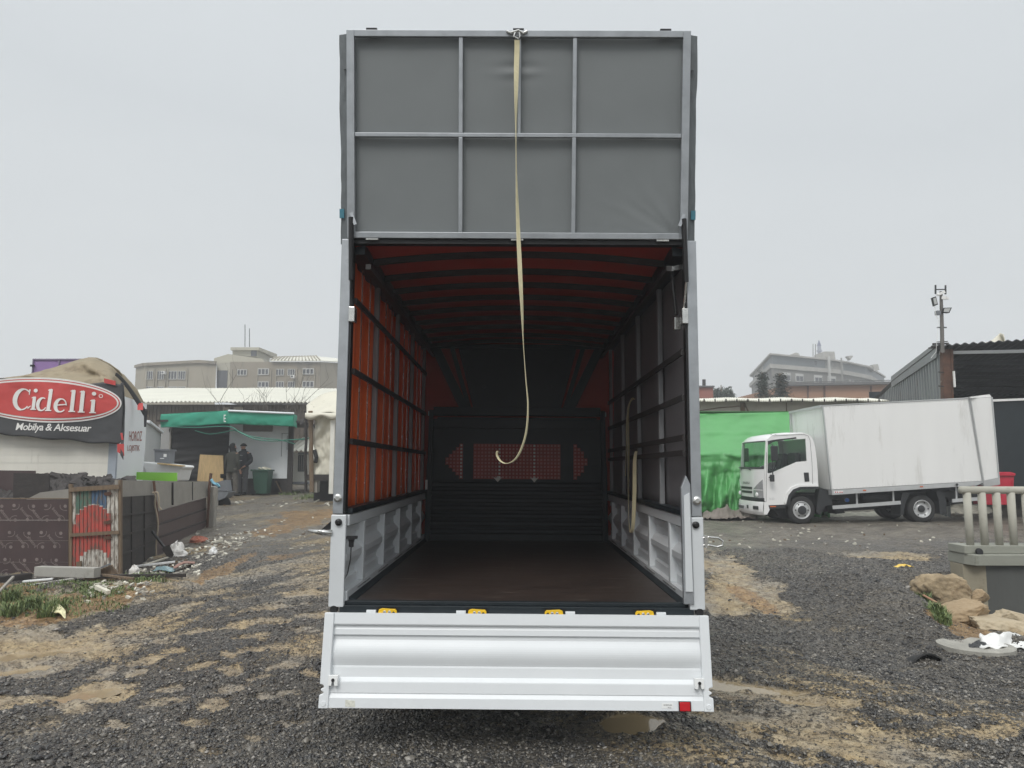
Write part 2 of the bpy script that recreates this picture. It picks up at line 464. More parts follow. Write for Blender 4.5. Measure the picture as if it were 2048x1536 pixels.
def ground_mat():
    m = bpy.data.materials.new('wet gravel and mud'); m.use_nodes = True
    t = m.node_tree; N = t.nodes; L = t.links; b = N['Principled BSDF']
    tcn = N.new('ShaderNodeTexCoord')
    def noise(sc, det=5, rg=.6):
        n = N.new('ShaderNodeTexNoise'); n.inputs['Scale'].default_value = sc; n.inputs['Detail'].default_value = det
        n.inputs['Roughness'].default_value = rg; L.new(tcn.outputs['Object'], n.inputs['Vector']); return n.outputs[0]
    def ramp(src, stops):
        r = N.new('ShaderNodeValToRGB'); el = r.color_ramp.elements
        el[0].position, el[0].color = stops[0][0], (*stops[0][1], 1)
        el[1].position, el[1].color = stops[-1][0], (*stops[-1][1], 1)
        for p, c in stops[1:-1]:
            e = el.new(p); e.color = (*c, 1)
        L.new(src, r.inputs[0]); return r.outputs[0]
    def math2(op, a, bb, cc=None):
        n = N.new('ShaderNodeMath'); n.operation = op
        for i, q in enumerate((a, bb, cc)):
            if q is None: continue
            if isinstance(q, (int, float)): n.inputs[i].default_value = q
            else: L.new(q, n.inputs[i])
        return n.outputs[0]
    def mix(f, a, c):
        n = N.new('ShaderNodeMixRGB'); L.new(f, n.inputs[0]); L.new(a, n.inputs[1]); L.new(c, n.inputs[2]); return n.outputs[0]
    def attr(nm):
        n = N.new('ShaderNodeAttribute'); n.attribute_name = nm; return n.outputs['Fac']
    def maprange(v, a, c, d=0, e=1):
        n = N.new('ShaderNodeMapRange'); n.inputs[1].default_value = a; n.inputs[2].default_value = c
        n.inputs[3].default_value = d; n.inputs[4].default_value = e; L.new(v, n.inputs[0]); return n.outputs[0]
    vo = N.new('ShaderNodeTexVoronoi'); vo.inputs['Scale'].default_value = 42; L.new(tcn.outputs['Object'], vo.inputs['Vector'])
    vo2 = N.new('ShaderNodeTexVoronoi'); vo2.inputs['Scale'].default_value = 85; L.new(tcn.outputs['Object'], vo2.inputs['Vector'])
    sep = N.new('ShaderNodeSeparateColor'); L.new(vo.outputs['Color'], sep.inputs[0])
    sep2 = N.new('ShaderNodeSeparateColor'); L.new(vo2.outputs['Color'], sep2.inputs[0])
    cell = math2('MULTIPLY_ADD', sep.outputs[0], .6, math2('MULTIPLY', sep2.outputs[1], .4))
    grav = ramp(cell, [(0, (.022, .0215, .0205)), (.45, (.070, .066, .061)), (.75, (.135, .130, .124)), (1, (.29, .275, .255))])
    n1 = noise(1.3, 6); n2 = noise(9, 6, .7); n3 = noise(60, 4, .7)
    grav = mix(maprange(n1, .35, .65, 0, .75), grav, ramp(cell, [(0, (.055, .047, .038)), (1, (.27, .23, .17))]))
    mudc = mix(maprange(noise(.9, 5, .6), .40, .60), ramp(n2, [(.3, (.13, .108, .082)), (.5, (.235, .205, .160)), (.68, (.36, .325, .26))]), ramp(n2, [(.3, (.17, .12, .06)), (.5, (.33, .245, .13)), (.68, (.47, .37, .21))]))
    orange = ramp(n2, [(.3, (.13, .075, .03)), (.5, (.28, .17, .075)), (.7, (.42, .29, .15))])
    ny = noise(2.2, 8, .75); yardc = ramp(ny, [(.3, (.075, .064, .052)), (.5, (.165, .145, .118)), (.68, (.30, .265, .21))])
    col = grav
    yb = math2('ADD', attr('yard'), math2('MULTIPLY_ADD', n3, .9, -.45))
    col = mix(maprange(yb, .35, .75), col, yardc)
    mb_ = math2('ADD', attr('mud'), math2('MULTIPLY_ADD', n3, 1.5, math2('MULTIPLY_ADD', cell, 1.0, -1.35)))
    mf = maprange(mb_, .25, .75)
    col = mix(mf, col, mudc)
    eb = math2('ADD', attr('earth'), math2('MULTIPLY_ADD', n3, 1.0, -.55))
    col = mix(maprange(eb, .35, .7), col, orange)
    wf = maprange(attr('wet'), .3, .6)
    wc = N.new('ShaderNodeRGB'); wc.outputs[0].default_value = (.27, .21, .125, 1)
    col = mix(wf, col, wc.outputs[0])
    L.new(col, b.inputs['Base Color'])
    ro = maprange(n2, .3, .7, .22, .58)
    ro = math2('MULTIPLY', ro, math2('SUBTRACT', 1.0, math2('MULTIPLY', wf, .6)))
    L.new(ro, b.inputs['Roughness']); b.inputs['Specular IOR Level'].default_value = .5
    h = math2('MULTIPLY_ADD', vo.outputs['Distance'], -1.0, math2('MULTIPLY', vo2.outputs['Distance'], -.45))
    h = math2('MULTIPLY', h, maprange(mf, 0, 1, 1, .18))
    h = math2('MULTIPLY_ADD', n3, .35, h)
    h = math2('MULTIPLY', h, math2('SUBTRACT', 1.0, wf))
    bp = N.new('ShaderNodeBump'); bp.inputs['Strength'].default_value = 1.0; bp.inputs['Distance'].default_value = .03
    L.new(h, bp.inputs['Height']); L.new(bp.outputs[0], b.inputs['Normal'])
    return m
make_ground()

# puddles: level sheets of murky water lying in the hollows
def puddle_mat():
    m = bpy.data.materials.new('murky water'); m.use_nodes = True
    b = m.node_tree.nodes['Principled BSDF']
    b.inputs['Base Color'].default_value = (.30, .235, .14, 1); b.inputs['Roughness'].default_value = .12
    n = m.node_tree.nodes.new('ShaderNodeTexNoise'); n.inputs['Scale'].default_value = 6
    bp = m.node_tree.nodes.new('ShaderNodeBump'); bp.inputs['Strength'].default_value = .08; bp.inputs['Distance'].default_value = .01
    m.node_tree.links.new(n.outputs[0], bp.inputs['Height']); m.node_tree.links.new(bp.outputs[0], b.inputs['Normal'])
    return m
PM = puddle_mat()
for i, b_ in enumerate(PUDDLE):
    cx, cy, rx, ry, an = b_[:5]
    ring = []
    for k in range(48):
        a = 2 * math.pi * k / 48; c, s_ = math.cos(a) * rx * 1.15, math.sin(a) * ry * 1.15
        ring.append(G(cx + c * math.cos(R(an)) - s_ * math.sin(R(an)), cy + c * math.sin(R(an)) + s_ * math.cos(R(an))))
    cen = sum(ring, Vector()) / 48
    zz = float(ground_fields(np.array([cen.x]), np.array([cen.y]))[0][0]) + .018
    mb = MB(); mb.add([(p.x, p.y, zz) for p in ring], [tuple(range(48))])
    tag(mb.build('puddle', PM), kind='structure')

# loose stones: far too many to count, one mesh
def scatter_stones():
    rs = np.random.RandomState(4)
    n = 230000
    # denser close to the camera
    y = 3.3 + (rs.rand(n) ** 1.35) * 9.5
    x = (rs.rand(n) * 2 - 1) * (y * .78 + .3)
    z, mud, earth, pud, yard = ground_fields(x, y)
    keep = (rs.rand(n) > np.clip(mud * 1.15 + earth * .8 - .12, 0, .975)) & (pud < .25)
    cl = fbm(x * 1.7, y * 1.7, 3, 77)
    keep &= rs.rand(n) < (.35 + .9 * cl)
    x, y, z = x[keep], y[keep], z[keep]; n = len(x)
    oct_ = np.array([[1, 0, 0], [-1, 0, 0], [0, 1, 0], [0, -1, 0], [0, 0, 1], [0, 0, -1], [.6, .6, .5], [-.6, .6, .5], [-.6, -.6, .5], [.6, -.6, .5]])
    F = np.array([[4, 6, 7], [4, 7, 8], [4, 8, 9], [4, 9, 6], [0, 6, 9], [2, 7, 6], [1, 8, 7], [3, 9, 8], [0, 2, 6], [2, 1, 7], [1, 3, 8], [3, 0, 9]])
    sz = .0048 + .0085 * rs.rand(n) ** 2.2 + (rs.rand(n) < .025) * .012 * rs.rand(n) * 1.4
    v = oct_[None] * (1 + .35 * (rs.rand(n, 10, 1) - .5)) + .12 * (rs.rand(n, 10, 3) - .5)
    v = v * np.stack([sz * (.8 + .8 * rs.rand(n)), sz * (.8 + .6 * rs.rand(n)), sz * (.5 + .5 * rs.rand(n))], 1)[:, None]
    a = rs.rand(n) * 6.283; c, s = np.cos(a)[:, None], np.sin(a)[:, None]
    X = v[..., 0] * c - v[..., 1] * s; Y = v[..., 0] * s + v[..., 1] * c; Z = v[..., 2]
    tilt = (rs.rand(n, 1) - .5) * .9; Z = Z + X * tilt
    V = np.stack([X + x[:, None], Y + y[:, None], Z + (z + sz * .25)[:, None]], -1).reshape(-1, 3)
    FF = (F[None] + (np.arange(n) * 10)[:, None, None]).reshape(-1, 3)
    me = bpy.data.meshes.new('gravel')
    me.vertices.add(len(V)); me.vertices.foreach_set('co', V.ravel())
    me.loops.add(FF.size); me.loops.foreach_set('vertex_index', FF.ravel().astype(np.int32))
    me.polygons.add(len(FF)); me.polygons.foreach_set('loop_start', (np.arange(len(FF)) * 3).astype(np.int32))
    me.polygons.foreach_set('loop_total', np.full(len(FF), 3, np.int32))
    me.update(calc_edges=True)
    m = bpy.data.materials.new('gravel stone'); m.use_nodes = True
    t = m.node_tree; b = t.nodes['Principled BSDF']; b.inputs['Roughness'].default_value = .36
    g = t.nodes.new('ShaderNodeNewGeometry'); r = t.nodes.new('ShaderNodeValToRGB')
    el = r.color_ramp.elements; el[0].color = (.012, .012, .013, 1); el[1].color = (.30, .28, .25, 1)
    for p, c in ((.35, (.037, .0355, .034, 1)), (.65, (.085, .080, .072, 1)), (.88, (.17, .155, .13, 1))):
        e_ = el.new(p); e_.color = c
    t.links.new(g.outputs['Random Per Island'], r.inputs[0]); t.links.new(r.outputs[0], b.inputs['Base Color'])
    me.materials.append(m)
    o = bpy.data.objects.new('gravel', me); COL.objects.link(o)
    tag(o, 'dark wet crushed stone gravel strewn over the whole muddy yard', 'gravel', kind='stuff')
scatter_stones()

# ------------------------------------------------------------ materials shared by the trucks
m_post = M('galvanised steel', (.36, .38, .40), .42, .55, .14, 9, dirt=(.2, .21, .22), ds=9, dth=.62)
m_alu = M('silver painted steel', (.62, .645, .66), .38, .05, .05, 2, dirt=(.42, .43, .43), ds=7, dth=.66)
m_gate = M('tailgate paint', (.72, .745, .76), .42, .0, .04, 1.2, dirt=(.5, .51, .51), ds=5, dth=.68, bump=.02, bs=120)
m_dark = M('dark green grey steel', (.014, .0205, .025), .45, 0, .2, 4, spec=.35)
m_black = M('black steel', (.012, .012, .013), .45, .2, .2, 4)
m_stake = M('dull grey steel', (.235, .24, .25), .5, .1, .1, 6)
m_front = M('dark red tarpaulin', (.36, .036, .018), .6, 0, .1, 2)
m_rail = M('dark wooden rail', (.035, .032, .032), .55, 0, .25, 8, stretch=(1, 1, 6))
m_flap = M('grey tarpaulin', (.192, .208, .212), .55, 0, .04, 1.5, bump=.05, bs=9, trans=.06)
m_skirt = M('grey tarpaulin skirt', (.13, .145, .152), .5, 0, .12, 3, bump=.2, bs=14)
m_orange = M('orange tarpaulin', (.80, .155, .032), .5, 0, .10, 2, bump=.05, bs=6, trans=.14)
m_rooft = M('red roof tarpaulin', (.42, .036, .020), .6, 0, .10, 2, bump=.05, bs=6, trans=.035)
m_grey_in = M('dark grey tarpaulin', (.20, .195, .205), .6, 0, .08, 2, bump=.08, bs=6, trans=.13)
m_floor = M('scuffed brown plywood', (.040, .028, .023), .40, 0, .35, 2.5, bump=.15, bs=60, dirt=(.17, .14, .11), ds=3.2, dth=.58, stretch=(1, 5, 1), spec=.6)
m_rubber = M('tyre rubber', (.022, .022, .022), .8, 0, .25, 12, bump=.2)
m_chrome = M('zinc plated metal', (.6, .6, .58), .25, .9, .1, 20)
m_yellow = M('yellow paint', (.80, .50, .015), .4, 0, .12, 20, dirt=(.12, .09, .03), ds=60, dth=.66)
m_red_lens = M('red reflector', (.50, .004, .012), .18, 0, .1, 30)
m_strap = M('cream webbing', (.72, .65, .42), .75, 0, .08, 14, bump=.1, bs=300)
m_white = M('white paint', (.78, .79, .78), .3, 0, .03, 2, coat=.2)

# ------------------------------------------------------------ the open tarpaulin truck (rear at y = 4.75, looking in)
D0 = 4.75
def truck():
    t = T('tarpaulin_truck', 'big open tarpaulin truck seen from behind with flap raised, silver tailgate down, orange lining',
          'truck')
    HW = 1.161; ZB = .845; ZH = 3.185; L = 4.02
    zt = 1.40                                       # top of the drop sides
    def B(): return MB()
    # chassis and wheels
    c = B(); c.box(-.42, -.34, .12, 5.9, .58, .74).box(.34, .42, .12, 5.9, .58, .74)
    for yy in (.1, 1.0, 2.0, 3.0, 4.0): c.box(-1.0, 1.0, yy, yy + .08, .745, .815)
    c.tube([(-.8, 1.15, .42), (.8, 1.15, .42)], .07)
    c.build('chassis', m_black, t)
    for sx_ in (-1, 1):
        for y_, wd in ((1.15, .52), (5.1, .26)):
            cx = sx_ * (.98 - wd / 2)
            w = B().lathe([(.2, -wd / 2), (.36, -wd / 2), (.41, -wd / 2 + .04), (.41, wd / 2 - .04), (.36, wd / 2), (.2, wd / 2)], (cx, y_, .42), (1, 0, 0), 32, caps=False).build('wheel', m_rubber, t, smooth=False)
            B().lathe([(.04, -.02), (.1, 0), (.19, .02), (.21, .05)], (cx + sx_ * (wd / 2 - .06), y_, .42), (sx_, 0, 0), 24).build('rim', m_post, w, smooth=True)
    # floor
    B().box(-1.06, 1.06, .05, L, ZB - .03, ZB + .012).build('cargo_floor', m_floor, t)
    s_ = B(); s_.box(-1.10, 1.10, -.03, .05, ZB - .085, ZB - .005); s_.box(-1.10, 1.10, .0, .05, ZB - .004, ZB + .018)
    s_.box(-1.16, 1.16, -.01, .04, ZB - .13, ZB - .088)
    for sx_ in (-1, 1):
        s_.hexa([(sx_ * 1.02, .05, ZB - .03), (sx_ * 1.105, .05, ZB - .03), (sx_ * 1.105, L, ZB - .03), (sx_ * 1.02, L, ZB - .03)][::sx_],
                [(sx_ * 1.02, .05, ZB + .016), (sx_ * 1.105, .05, ZB + .05), (sx_ * 1.105, L, ZB + .05), (sx_ * 1.02, L, ZB + .016)][::sx_])
    s_.build('rear_sill', m_dark, t, bevel=.003)
    for sx_ in (-1, 1):
        B().lathe([(.012, 0), (.024, 0), (.024, .03), (.012, .03)], (sx_ * 1.135, -.035, ZB - .03), (0, 1, 0), 16).build('pivot_bolt', m_black, t)
    # drop sides: pressed profile with stiffeners
    prof = [(0, .0), (.10, .0), (.12, .022), (.24, .022), (.26, .002), (.33, .006), (.40, .030), (.47, .052), (.54, .052), (.60, .028), (.64, .004), (.74, .004), (.76, .024), (.84, .024), (.86, .0), (1, .0)]
    for sx_ in (-1, 1):
        sb = B(); xo = sx_ * 1.155; H = zt - ZB - .01
        pts = [(sx_ * (1.125 - o), ZB + .005 + s * H) for s, o in prof]
        sb.prism([(xo, 0, ZB + .005)] + [(a, 0, b) for a, b in pts] + [(xo, 0, zt - .005)], (0, L, 0))
        side = sb.build('side_board', m_alu, t); fix_normals(side)
        e1 = B(); e1.box(*sorted((sx_ * 1.075, sx_ * 1.17)), -.035, .004, ZB - .015, zt - .004); e1.build('side_board_cap', m_alu, side, bevel=.006)
        fr = B()
        lo, hi = sorted((sx_ * 1.125, sx_ * 1.062))
        fr.box(lo, hi, .006, L, ZB + .006, ZB + .075); fr.box(lo, hi, .006, L, zt - .075, zt - .006)
        for yy in (.48, 1.28, 2.08, 2.86, 3.6): fr.box(lo, hi, yy, yy + .06, ZB + .076, zt - .076)
        fr.build('stiffener', m_alu, side, bevel=.004)
        for k, yy in enumerate((.3, 1.05, 1.8, 2.5, 3.2)):
            B().box(*sorted((sx_ * 1.061, sx_ * 1.055)), yy, yy + .42, ZB + .052, ZB + .057).build('hinge_strip', m_chrome, side)
        B().lathe([(.022, 0), (.022, .012), (.01, .02)], (sx_ * 1.12, -.036, zt - .05), (0, -1, 0), 14).build('rubber_buffer', m_black, side)
    # posts
    for sx_ in (-1, 1):
        p = B(); p.box(*sorted((sx_ * 1.098, sx_ * 1.163)), -.03, .03, zt, ZH)
        po = p.build('corner_post', m_post, t, bevel=.005)
        ps = B().box(*sorted((sx_ * 1.085, sx_ * 1.097)), -.02, .05, zt, ZH).build('post_seal', m_black, po)
        B().lathe([(.012, 0), (.026, 0), (.026, .014), (.014, .022), (.0, .022)], (sx_ * 1.13, -.031, zt + .10), (0, -1, 0), 16, ).build('bolt', m_chrome, po)
        ys = (.93, 1.95, 2.93, 3.92)
        for yy in ys:
            B().box(*sorted((sx_ * 1.088, sx_ * 1.125)), yy, yy + .05, zt + .002, ZH - .09).build('stake_post', m_stake, t, bevel=.004)
        if sx_ < 0:
            for y0 in (.03, .99, 2.01, 2.99):
                for k in (1, 2):
                    yy = y0 + (.93 - .07) * k / 3 + .02
                    B().box(-1.102, -1.094, yy, yy + .016, zt + .02, ZH - .1).build('batten', m_chrome, t)
        rz = ((1.86, 2.32, 2.79) if sx_ < 0 else (1.80, 1.90, 2.16, 2.46))
        for z in rz:
            B().box(*sorted((sx_ * 1.070, sx_ * 1.087)), .06, L - .05, z - .019, z + .019).build('side_rail', m_rail, t)
        B().box(*sorted((sx_ * 1.05, sx_ * 1.12)), .031, L, zt + .003, zt + .035).build('lower_rail', m_dark, t)
        rr = B(); rr.box(*sorted((sx_ * 1.02, sx_ * 1.16)), .031, L, ZH - .088, ZH - .02); rr.build('roof_rail', m_dark, t)
        B().bar((sx_ * 1.0, .05, 3.02), (sx_ * 1.0, L, 3.02), .035, .035).build('slide_rail', m_rail, t)
    # side tarpaulins with soft vertical folds
    for sx_ in (-1, 1):
        g = B()
        def fn(u, v, sx_=sx_):
            y = .035 + u * (L - .04); z = zt - .02 + v * (ZH - zt)
            fold = (.010 * math.sin(y * 2 * math.pi / .325) + .006 * math.sin(y * 9.1 + z * .7)) if sx_ < 0 else .006 * math.sin(y * 7 + z * 1.5) + .004 * math.sin(z * 11)
            return (sx_ * (1.142 + fold), y, z)
        g.grid(fn, 220, 14)
        g.build('side_tarpaulin', m_orange if sx_ < 0 else m_grey_in, t, smooth=True, solid=.003)
    # roof tarpaulin and bows
    def arch(x): return ZH - .07 + .075 * (1 - (x / 1.1) ** 2)
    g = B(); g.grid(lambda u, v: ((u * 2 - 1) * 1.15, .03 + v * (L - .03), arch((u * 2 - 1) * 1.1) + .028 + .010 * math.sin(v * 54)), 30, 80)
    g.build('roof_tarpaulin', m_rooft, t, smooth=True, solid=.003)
    for yy in (.33, .78, 1.2, 1.64, 2.08, 2.54, 3.0, 3.5, 3.9):
        b_ = B()
        pts = [(-1.06 + 2.12 * k / 16, yy, arch(-1.06 + 2.12 * k / 16)) for k in range(17)]
        for a, c_ in zip(pts[:-1], pts[1:]): b_.bar(a, c_, .035, .04, (0, 0, 1))
        b_.build('roof_bow', m_rail, t)
    h = B(); h.box(-1.097, 1.097, -.03, .03, ZH - .03, ZH + .015); h.build('roof_header', m_black, t)
    # front bulkhead
    F = L
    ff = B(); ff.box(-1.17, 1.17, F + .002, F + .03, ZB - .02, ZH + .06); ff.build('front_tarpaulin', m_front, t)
    bk = B()
    o = [(-1.06, .86), (-1.05, 1.7), (-.98, 2.15), (-.93, 2.28), (.93, 2.28), (.98, 2.15), (1.05, 1.7), (1.06, .86)]
    bk.prism([(x, F - .10, z) for x, z in o][::-1], (0, .05, 0))
    bh = bk.build('front_bulkhead', m_dark, t)
    rb = B()
    for k in range(7):
        z = .93 + k * .088
        rb.prism([(-1.0, F - .101, z), (-1.0, F - .125, z + .018), (-1.0, F - .125, z + .052), (-1.0, F - .101, z + .07)], (2.0, 0, 0))
    rb.box(-.98, .98, F - .125, F - .101, 2.15, 2.26)
    rb.box(-.97, .97, F - .108, F - .1005, 1.73, 1.737).box(-.99, .99, F - .11, F - .1005, 1.535, 1.545)
    rb.build('pressed_rib', m_dark, bh, bevel=.004)
    m_gr = M('dark red steel', (.34, .045, .035), .5, 0, .2, 6)
    m_gh = M('dusty red mesh hole', (.50, .23, .20), .6, 0, .2, 6)
    m_gw = M('dusty light mesh hole', (.75, .74, .70), .6, 0, .2, 6)
    def grille(cols, rows, x0, z0, st, cut, light, name='rear_window_grille'):
        a = B(); hh = [B(), B()]
        x1 = x0 + cols * st; z1 = z0 + rows * st
        ins = [[cut(i, j) for j in range(rows)] for i in range(cols)]
        for i in range(cols):
            js = [j for j in range(rows) if ins[i][j]]
            if not js: continue
            a.box(x0 + i * st, x0 + (i + 1) * st, F - .112, F - .1008, z0 + js[0] * st, z0 + (js[-1] + 1) * st)
            for j in js:
                hh[1 if i in light else 0].box(x0 + i * st + st * .25, x0 + i * st + st * .80, F - .116, F - .1125, z0 + j * st + st * .25, z0 + j * st + st * .80)
        ob = a.build(name, m_gr, bh)
        hh[0].build('mesh_hole', m_gh, ob)['kind'] = 'stuff'
        if hh[1].v: hh[1].build('mesh_hole', m_gw, ob)['kind'] = 'stuff'
    grille(25, 10, -.505, 1.565, .0405, lambda i, j: True, (7, 17))
    grille(5, 10, -.83, 1.565, .0405, lambda i, j: abs(j - 4.5) < 1.2 + i * 1.0, (4,))
    grille(4, 10, .66, 1.565, .0405, lambda i, j: abs(j - 4.5) < 4.9 - i * 1.15, ())
    for xx in (-.22, .205):
        a = B(); a.prism([(xx - .055, F - .125, 1.59), (xx, F - .125, 1.53), (xx + .055, F - .125, 1.59), (xx + .02, F - .125, 1.575), (xx, F - .125, 1.60), (xx - .02, F - .125, 1.575)][::-1], (0, .012, 0))
        a.build('bracket', M('dull steel bracket', (.6, .57, .52), .5, .3, .2, 9), bh)
    # upper deflector seen through the front frame
    up = B()
    up.prism([(-.70, F - .08, 3.10), (-.50, F - .08, 2.33), (.50, F - .08, 2.33), (.70, F - .08, 3.10)], (0, .04, 0))
    up.box(-.98, .98, F - .12, F - .07, 2.30, 2.40); up.box(-1.0, 1.0, F - .10, F - .06, 3.10, 3.15)
    ub = up.build('wind_deflector', m_dark, t, bevel=.006)
    for sx_ in (-1, 1):
        a = B(); a.bar((sx_ * .98, F - .09, 3.12), (sx_ * .60, F - .09, 2.34), .10, .05, (0, 1, 0)); a.bar((sx_ * .78, F - .085, 3.12), (sx_ * .55, F - .085, 2.34), .05, .04, (0, 1, 0))
        a.build('deflector_strut', m_dark, ub)
        a = B(); a.box(*sorted((sx_ * .70, sx_ * 1.05)), F - .068, F - .05, 2.30, 2.35); a.build('cross_rail', m_post, ub)
        a = B(); a.lathe([(.017, 0), (.026, 0), (.026, .006), (.017, .006), (.016, .0005), (0, .0005)], (sx_ * .395, F - .082, 2.65), (0, -1, 0), 14); a.build('ring', m_dark, ub)
        B().bar((sx_ * 1.02, F - .13, ZB), (sx_ * 1.0, F - .13, 2.36), .05, .05, (0, 1, 0)).build('bulkhead_post', m_dark, bh)
    B().box(-1.055, -1.03, F - .16, F - .14, 1.44, 1.55).build('paper_label', m_white, bh)

    # raised flap, leaning back over the camera
    ang = math.atan2(.21, 1.317); FL = 1.334
    dirv = Vector((0, -math.sin(ang), math.cos(ang))); nrm = Vector((0, -math.cos(ang), -math.sin(ang)))  # nrm faces the camera
    O = Vector((-.010, -.02, ZH + .005))
    def fp(x, s, n=0.0): return O + Vector((x, 0, 0)) + dirv * s + nrm * n
    def fbar(mb, x0, s0, x1, s1, n0, n1):
        mb.hexa([fp(x0, s0, n0), fp(x1, s0, n0), fp(x1, s1, n0), fp(x0, s1, n0)], [fp(x0, s0, n1), fp(x1, s0, n1), fp(x1, s1, n1), fp(x0, s1, n1)])
    fr = B(); w = 1.112
    fbar(fr, -w, 0, -w + .05, FL, 0, .035); fbar(fr, w - .05, 0, w, FL, 0, .035)
    fbar(fr, -w + .0505, 0, w - .0505, .04, .0005, .035); fbar(fr, -w + .0505, FL - .042, w - .0505, FL, .0005, .035)
    fbar(fr, -w + .0505, .655, w - .0505, .681, .002, .030)
    for xx in (-.372, .366):
        fbar(fr, xx - .013, .0405, xx + .013, .6545, .001, .029); fbar(fr, xx - .013, .6815, xx + .013, FL - .0425, .001, .029)
    fbar(fr, .0, .6815, .018, FL - .0425, .001, .02)
    fl = fr.build('rear_flap', m_post, t, bevel=.003); fix_normals(fl)
    g = B()
    def ft(u, v):
        x = (u * 2 - 1) * (w - .02); s = .01 + v * (FL - .02)
        n = -.016 + .006 * wn(x * 1.6, s * 1.3, 4)
        n -= .006 * math.exp(-((s - FL + .05) / .05) ** 2)
        d = math.hypot(x - 1.05, s - .05); q = math.atan2(s - .0, 1.09 - x); n += .012 * wn(q * 6, d * 2, 3) * math.exp(-d * 5)
        d = math.hypot(x - .02, (s - FL + .28) * 3); n += .007 * math.sin((s) * 60) * math.exp(-(x / .12) ** 2 - ((s - FL + .24) / .06) ** 2)
        return fp(x, s, n)
    g.grid(ft, 120, 80); g.build('flap_tarpaulin', m_flap, fl, smooth=True, solid=.003)
    for sx_ in (-1, 1):
        g = B()
        def fs(u, v, sx_=sx_):
            s = -.03 + v * (FL + .03); wv = .010 * wn(s * 2.5, sx_ * 3, 1)
            return fp(sx_ * (w + .002 + u * (.058 + wv)), s, -.03 - .02 * u + .008 * wn(s * 5, u * 2, 2))
        g.grid(fs, 4, 60)
        g.grid(lambda u, v, sx_=sx_: fp(sx_ * (w + .060 + .010 * wn((-.03 + v * (FL + .03)) * 2.5, sx_ * 3, 1)), -.03 + v * (FL + .03), -.05 - u * .10), 2, 60)
        sk = g.build('flap_skirt', m_skirt, fl, smooth=False, solid=.004)
        a = B(); fbar(a, *((-w - .03, 1.10, -w - .002, 1.20) if sx_ < 0 else (w + .002, 1.10, w + .03, 1.20)), -.022, -.012); a.build('flap_plate', m_skirt, fl)
        a = B(); fbar(a, *sorted((sx_ * (w + .035), sx_ * (w + .066)))[:1], .14, *sorted((sx_ * (w + .035), sx_ * (w + .066)))[1:], .20, -.047, -.036); a.build('blue_tape', M('pale blue tape', (.06, .22, .29), .5), fl)
    for xx in (-.95, 0, .95):
        a = B(); fbar(a, xx - .035, FL + .001, xx + .035, FL + .014, -.03, .03); a.build('rubber_stop', m_black, fl)
        a = B(); fbar(a, xx - .04, -.012, xx + .04, -.001, -.01, .034); a.build('flap_hinge', m_chrome, fl)
    a = B(); a.tube([fp(-.075, FL - .01, .04), fp(-.05, FL - .024, .046), fp(0, FL - .01, .05), fp(.03, FL - .026, .046), fp(.055, FL - .01, .04)], .009)
    a.tube([fp(-.02, FL - .02, .05), fp(-.03, FL - .05, .055), fp(0, FL - .065, .056), fp(.01, FL - .05, .055), fp(.005, FL - .02, .05)], .006); a.build('strap_buckle', m_chrome, fl)
    # gas struts
    for sx_ in (-1, 1):
        top = fp(sx_ * (w - .03), .13, .05); mid = Vector((sx_ * 1.085, -.06, 2.90)); bot = Vector((sx_ * 1.080, .02, 2.68))
        a = B(); a.tube([top, mid], .017, 10); st = a.build('gas_strut', m_black, t, smooth=False)
        a = B(); a.tube([mid, bot], .008, 8); a.build('piston_rod', m_chrome if sx_ > 0 else m_black, st)
        a = B(); a.box(*sorted((sx_ * 1.06, sx_ * 1.10)), -.045, .03, 2.63, 2.73); a.build('strut_bracket', m_chrome, st, bevel=.004)
        a = B(); a.bar(top + Vector((0, 0, .03)), top + Vector((-sx_ * .03, 0, -.05)), .012, .02); a.build('strut_bracket', m_post, st)
    a = B(); a.tube([(1.03, .12, 3.02), (1.055, .12, 2.72)], .012, 10); st = a.build('gas_strut', m_black, t)
    B().box(1.04, 1.085, .10, .15, 2.62, 2.70).build('strut_bracket', m_chrome, st)
    B().bar((1.02, .12, 3.03), (1.10, .12, 3.05), .03, .03).build('strut_bracket', m_chrome, st)
    # loose locking bar against the right wall
    a = B(); a.prism([(1.035, -.05, ZB + .02), (1.100, -.05, ZB + .02), (1.090, -.05, 1.60), (1.062, -.05, 1.66), (1.030, -.05, 1.58)], (0, .04, 0))
    lk = a.build('locking_post', m_post, t, bevel=.006)
    B().prism([(1.045, -.06, ZB + .1), (1.09, -.06, ZB + .1), (1.08, -.06, 1.55), (1.045, -.06, 1.53)], (0, .009, 0)).build('post_groove', m_alu, lk)
    # side latches
    a = B(); a.prism([(-1.17, .0, 1.36), (-1.17, 0, 1.30), (-1.245, 0, 1.295)], (0, .02, 0))
    a.build('latch_bracket', m_black, t)
    a = B(); a.tube([(-1.16, -.03, 1.285), (-1.22, -.04, 1.285), (-1.31, -.04, 1.297)], [.02, .018, .008], 8); a.tube([(-1.2, -.06, 1.285), (-1.24, -.07, 1.30), (-1.25, -.06, 1.29), (-1.2, -.05, 1.27)], .005, 6)
    a.build('side_latch', m_chrome, t, smooth=True)
    a = B(); a.tube([(1.165, -.03, 1.27), (1.2, -.035, 1.275), (1.26, -.035, 1.27), (1.29, -.035, 1.25), (1.285, -.035, 1.225), (1.25, -.035, 1.215), (1.2, -.035, 1.225), (1.165, -.03, 1.225)], .006, 8)
    a.box(1.171, 1.19, -.05, -.02, 1.21, 1.285); a.build('side_latch', m_chrome, t)
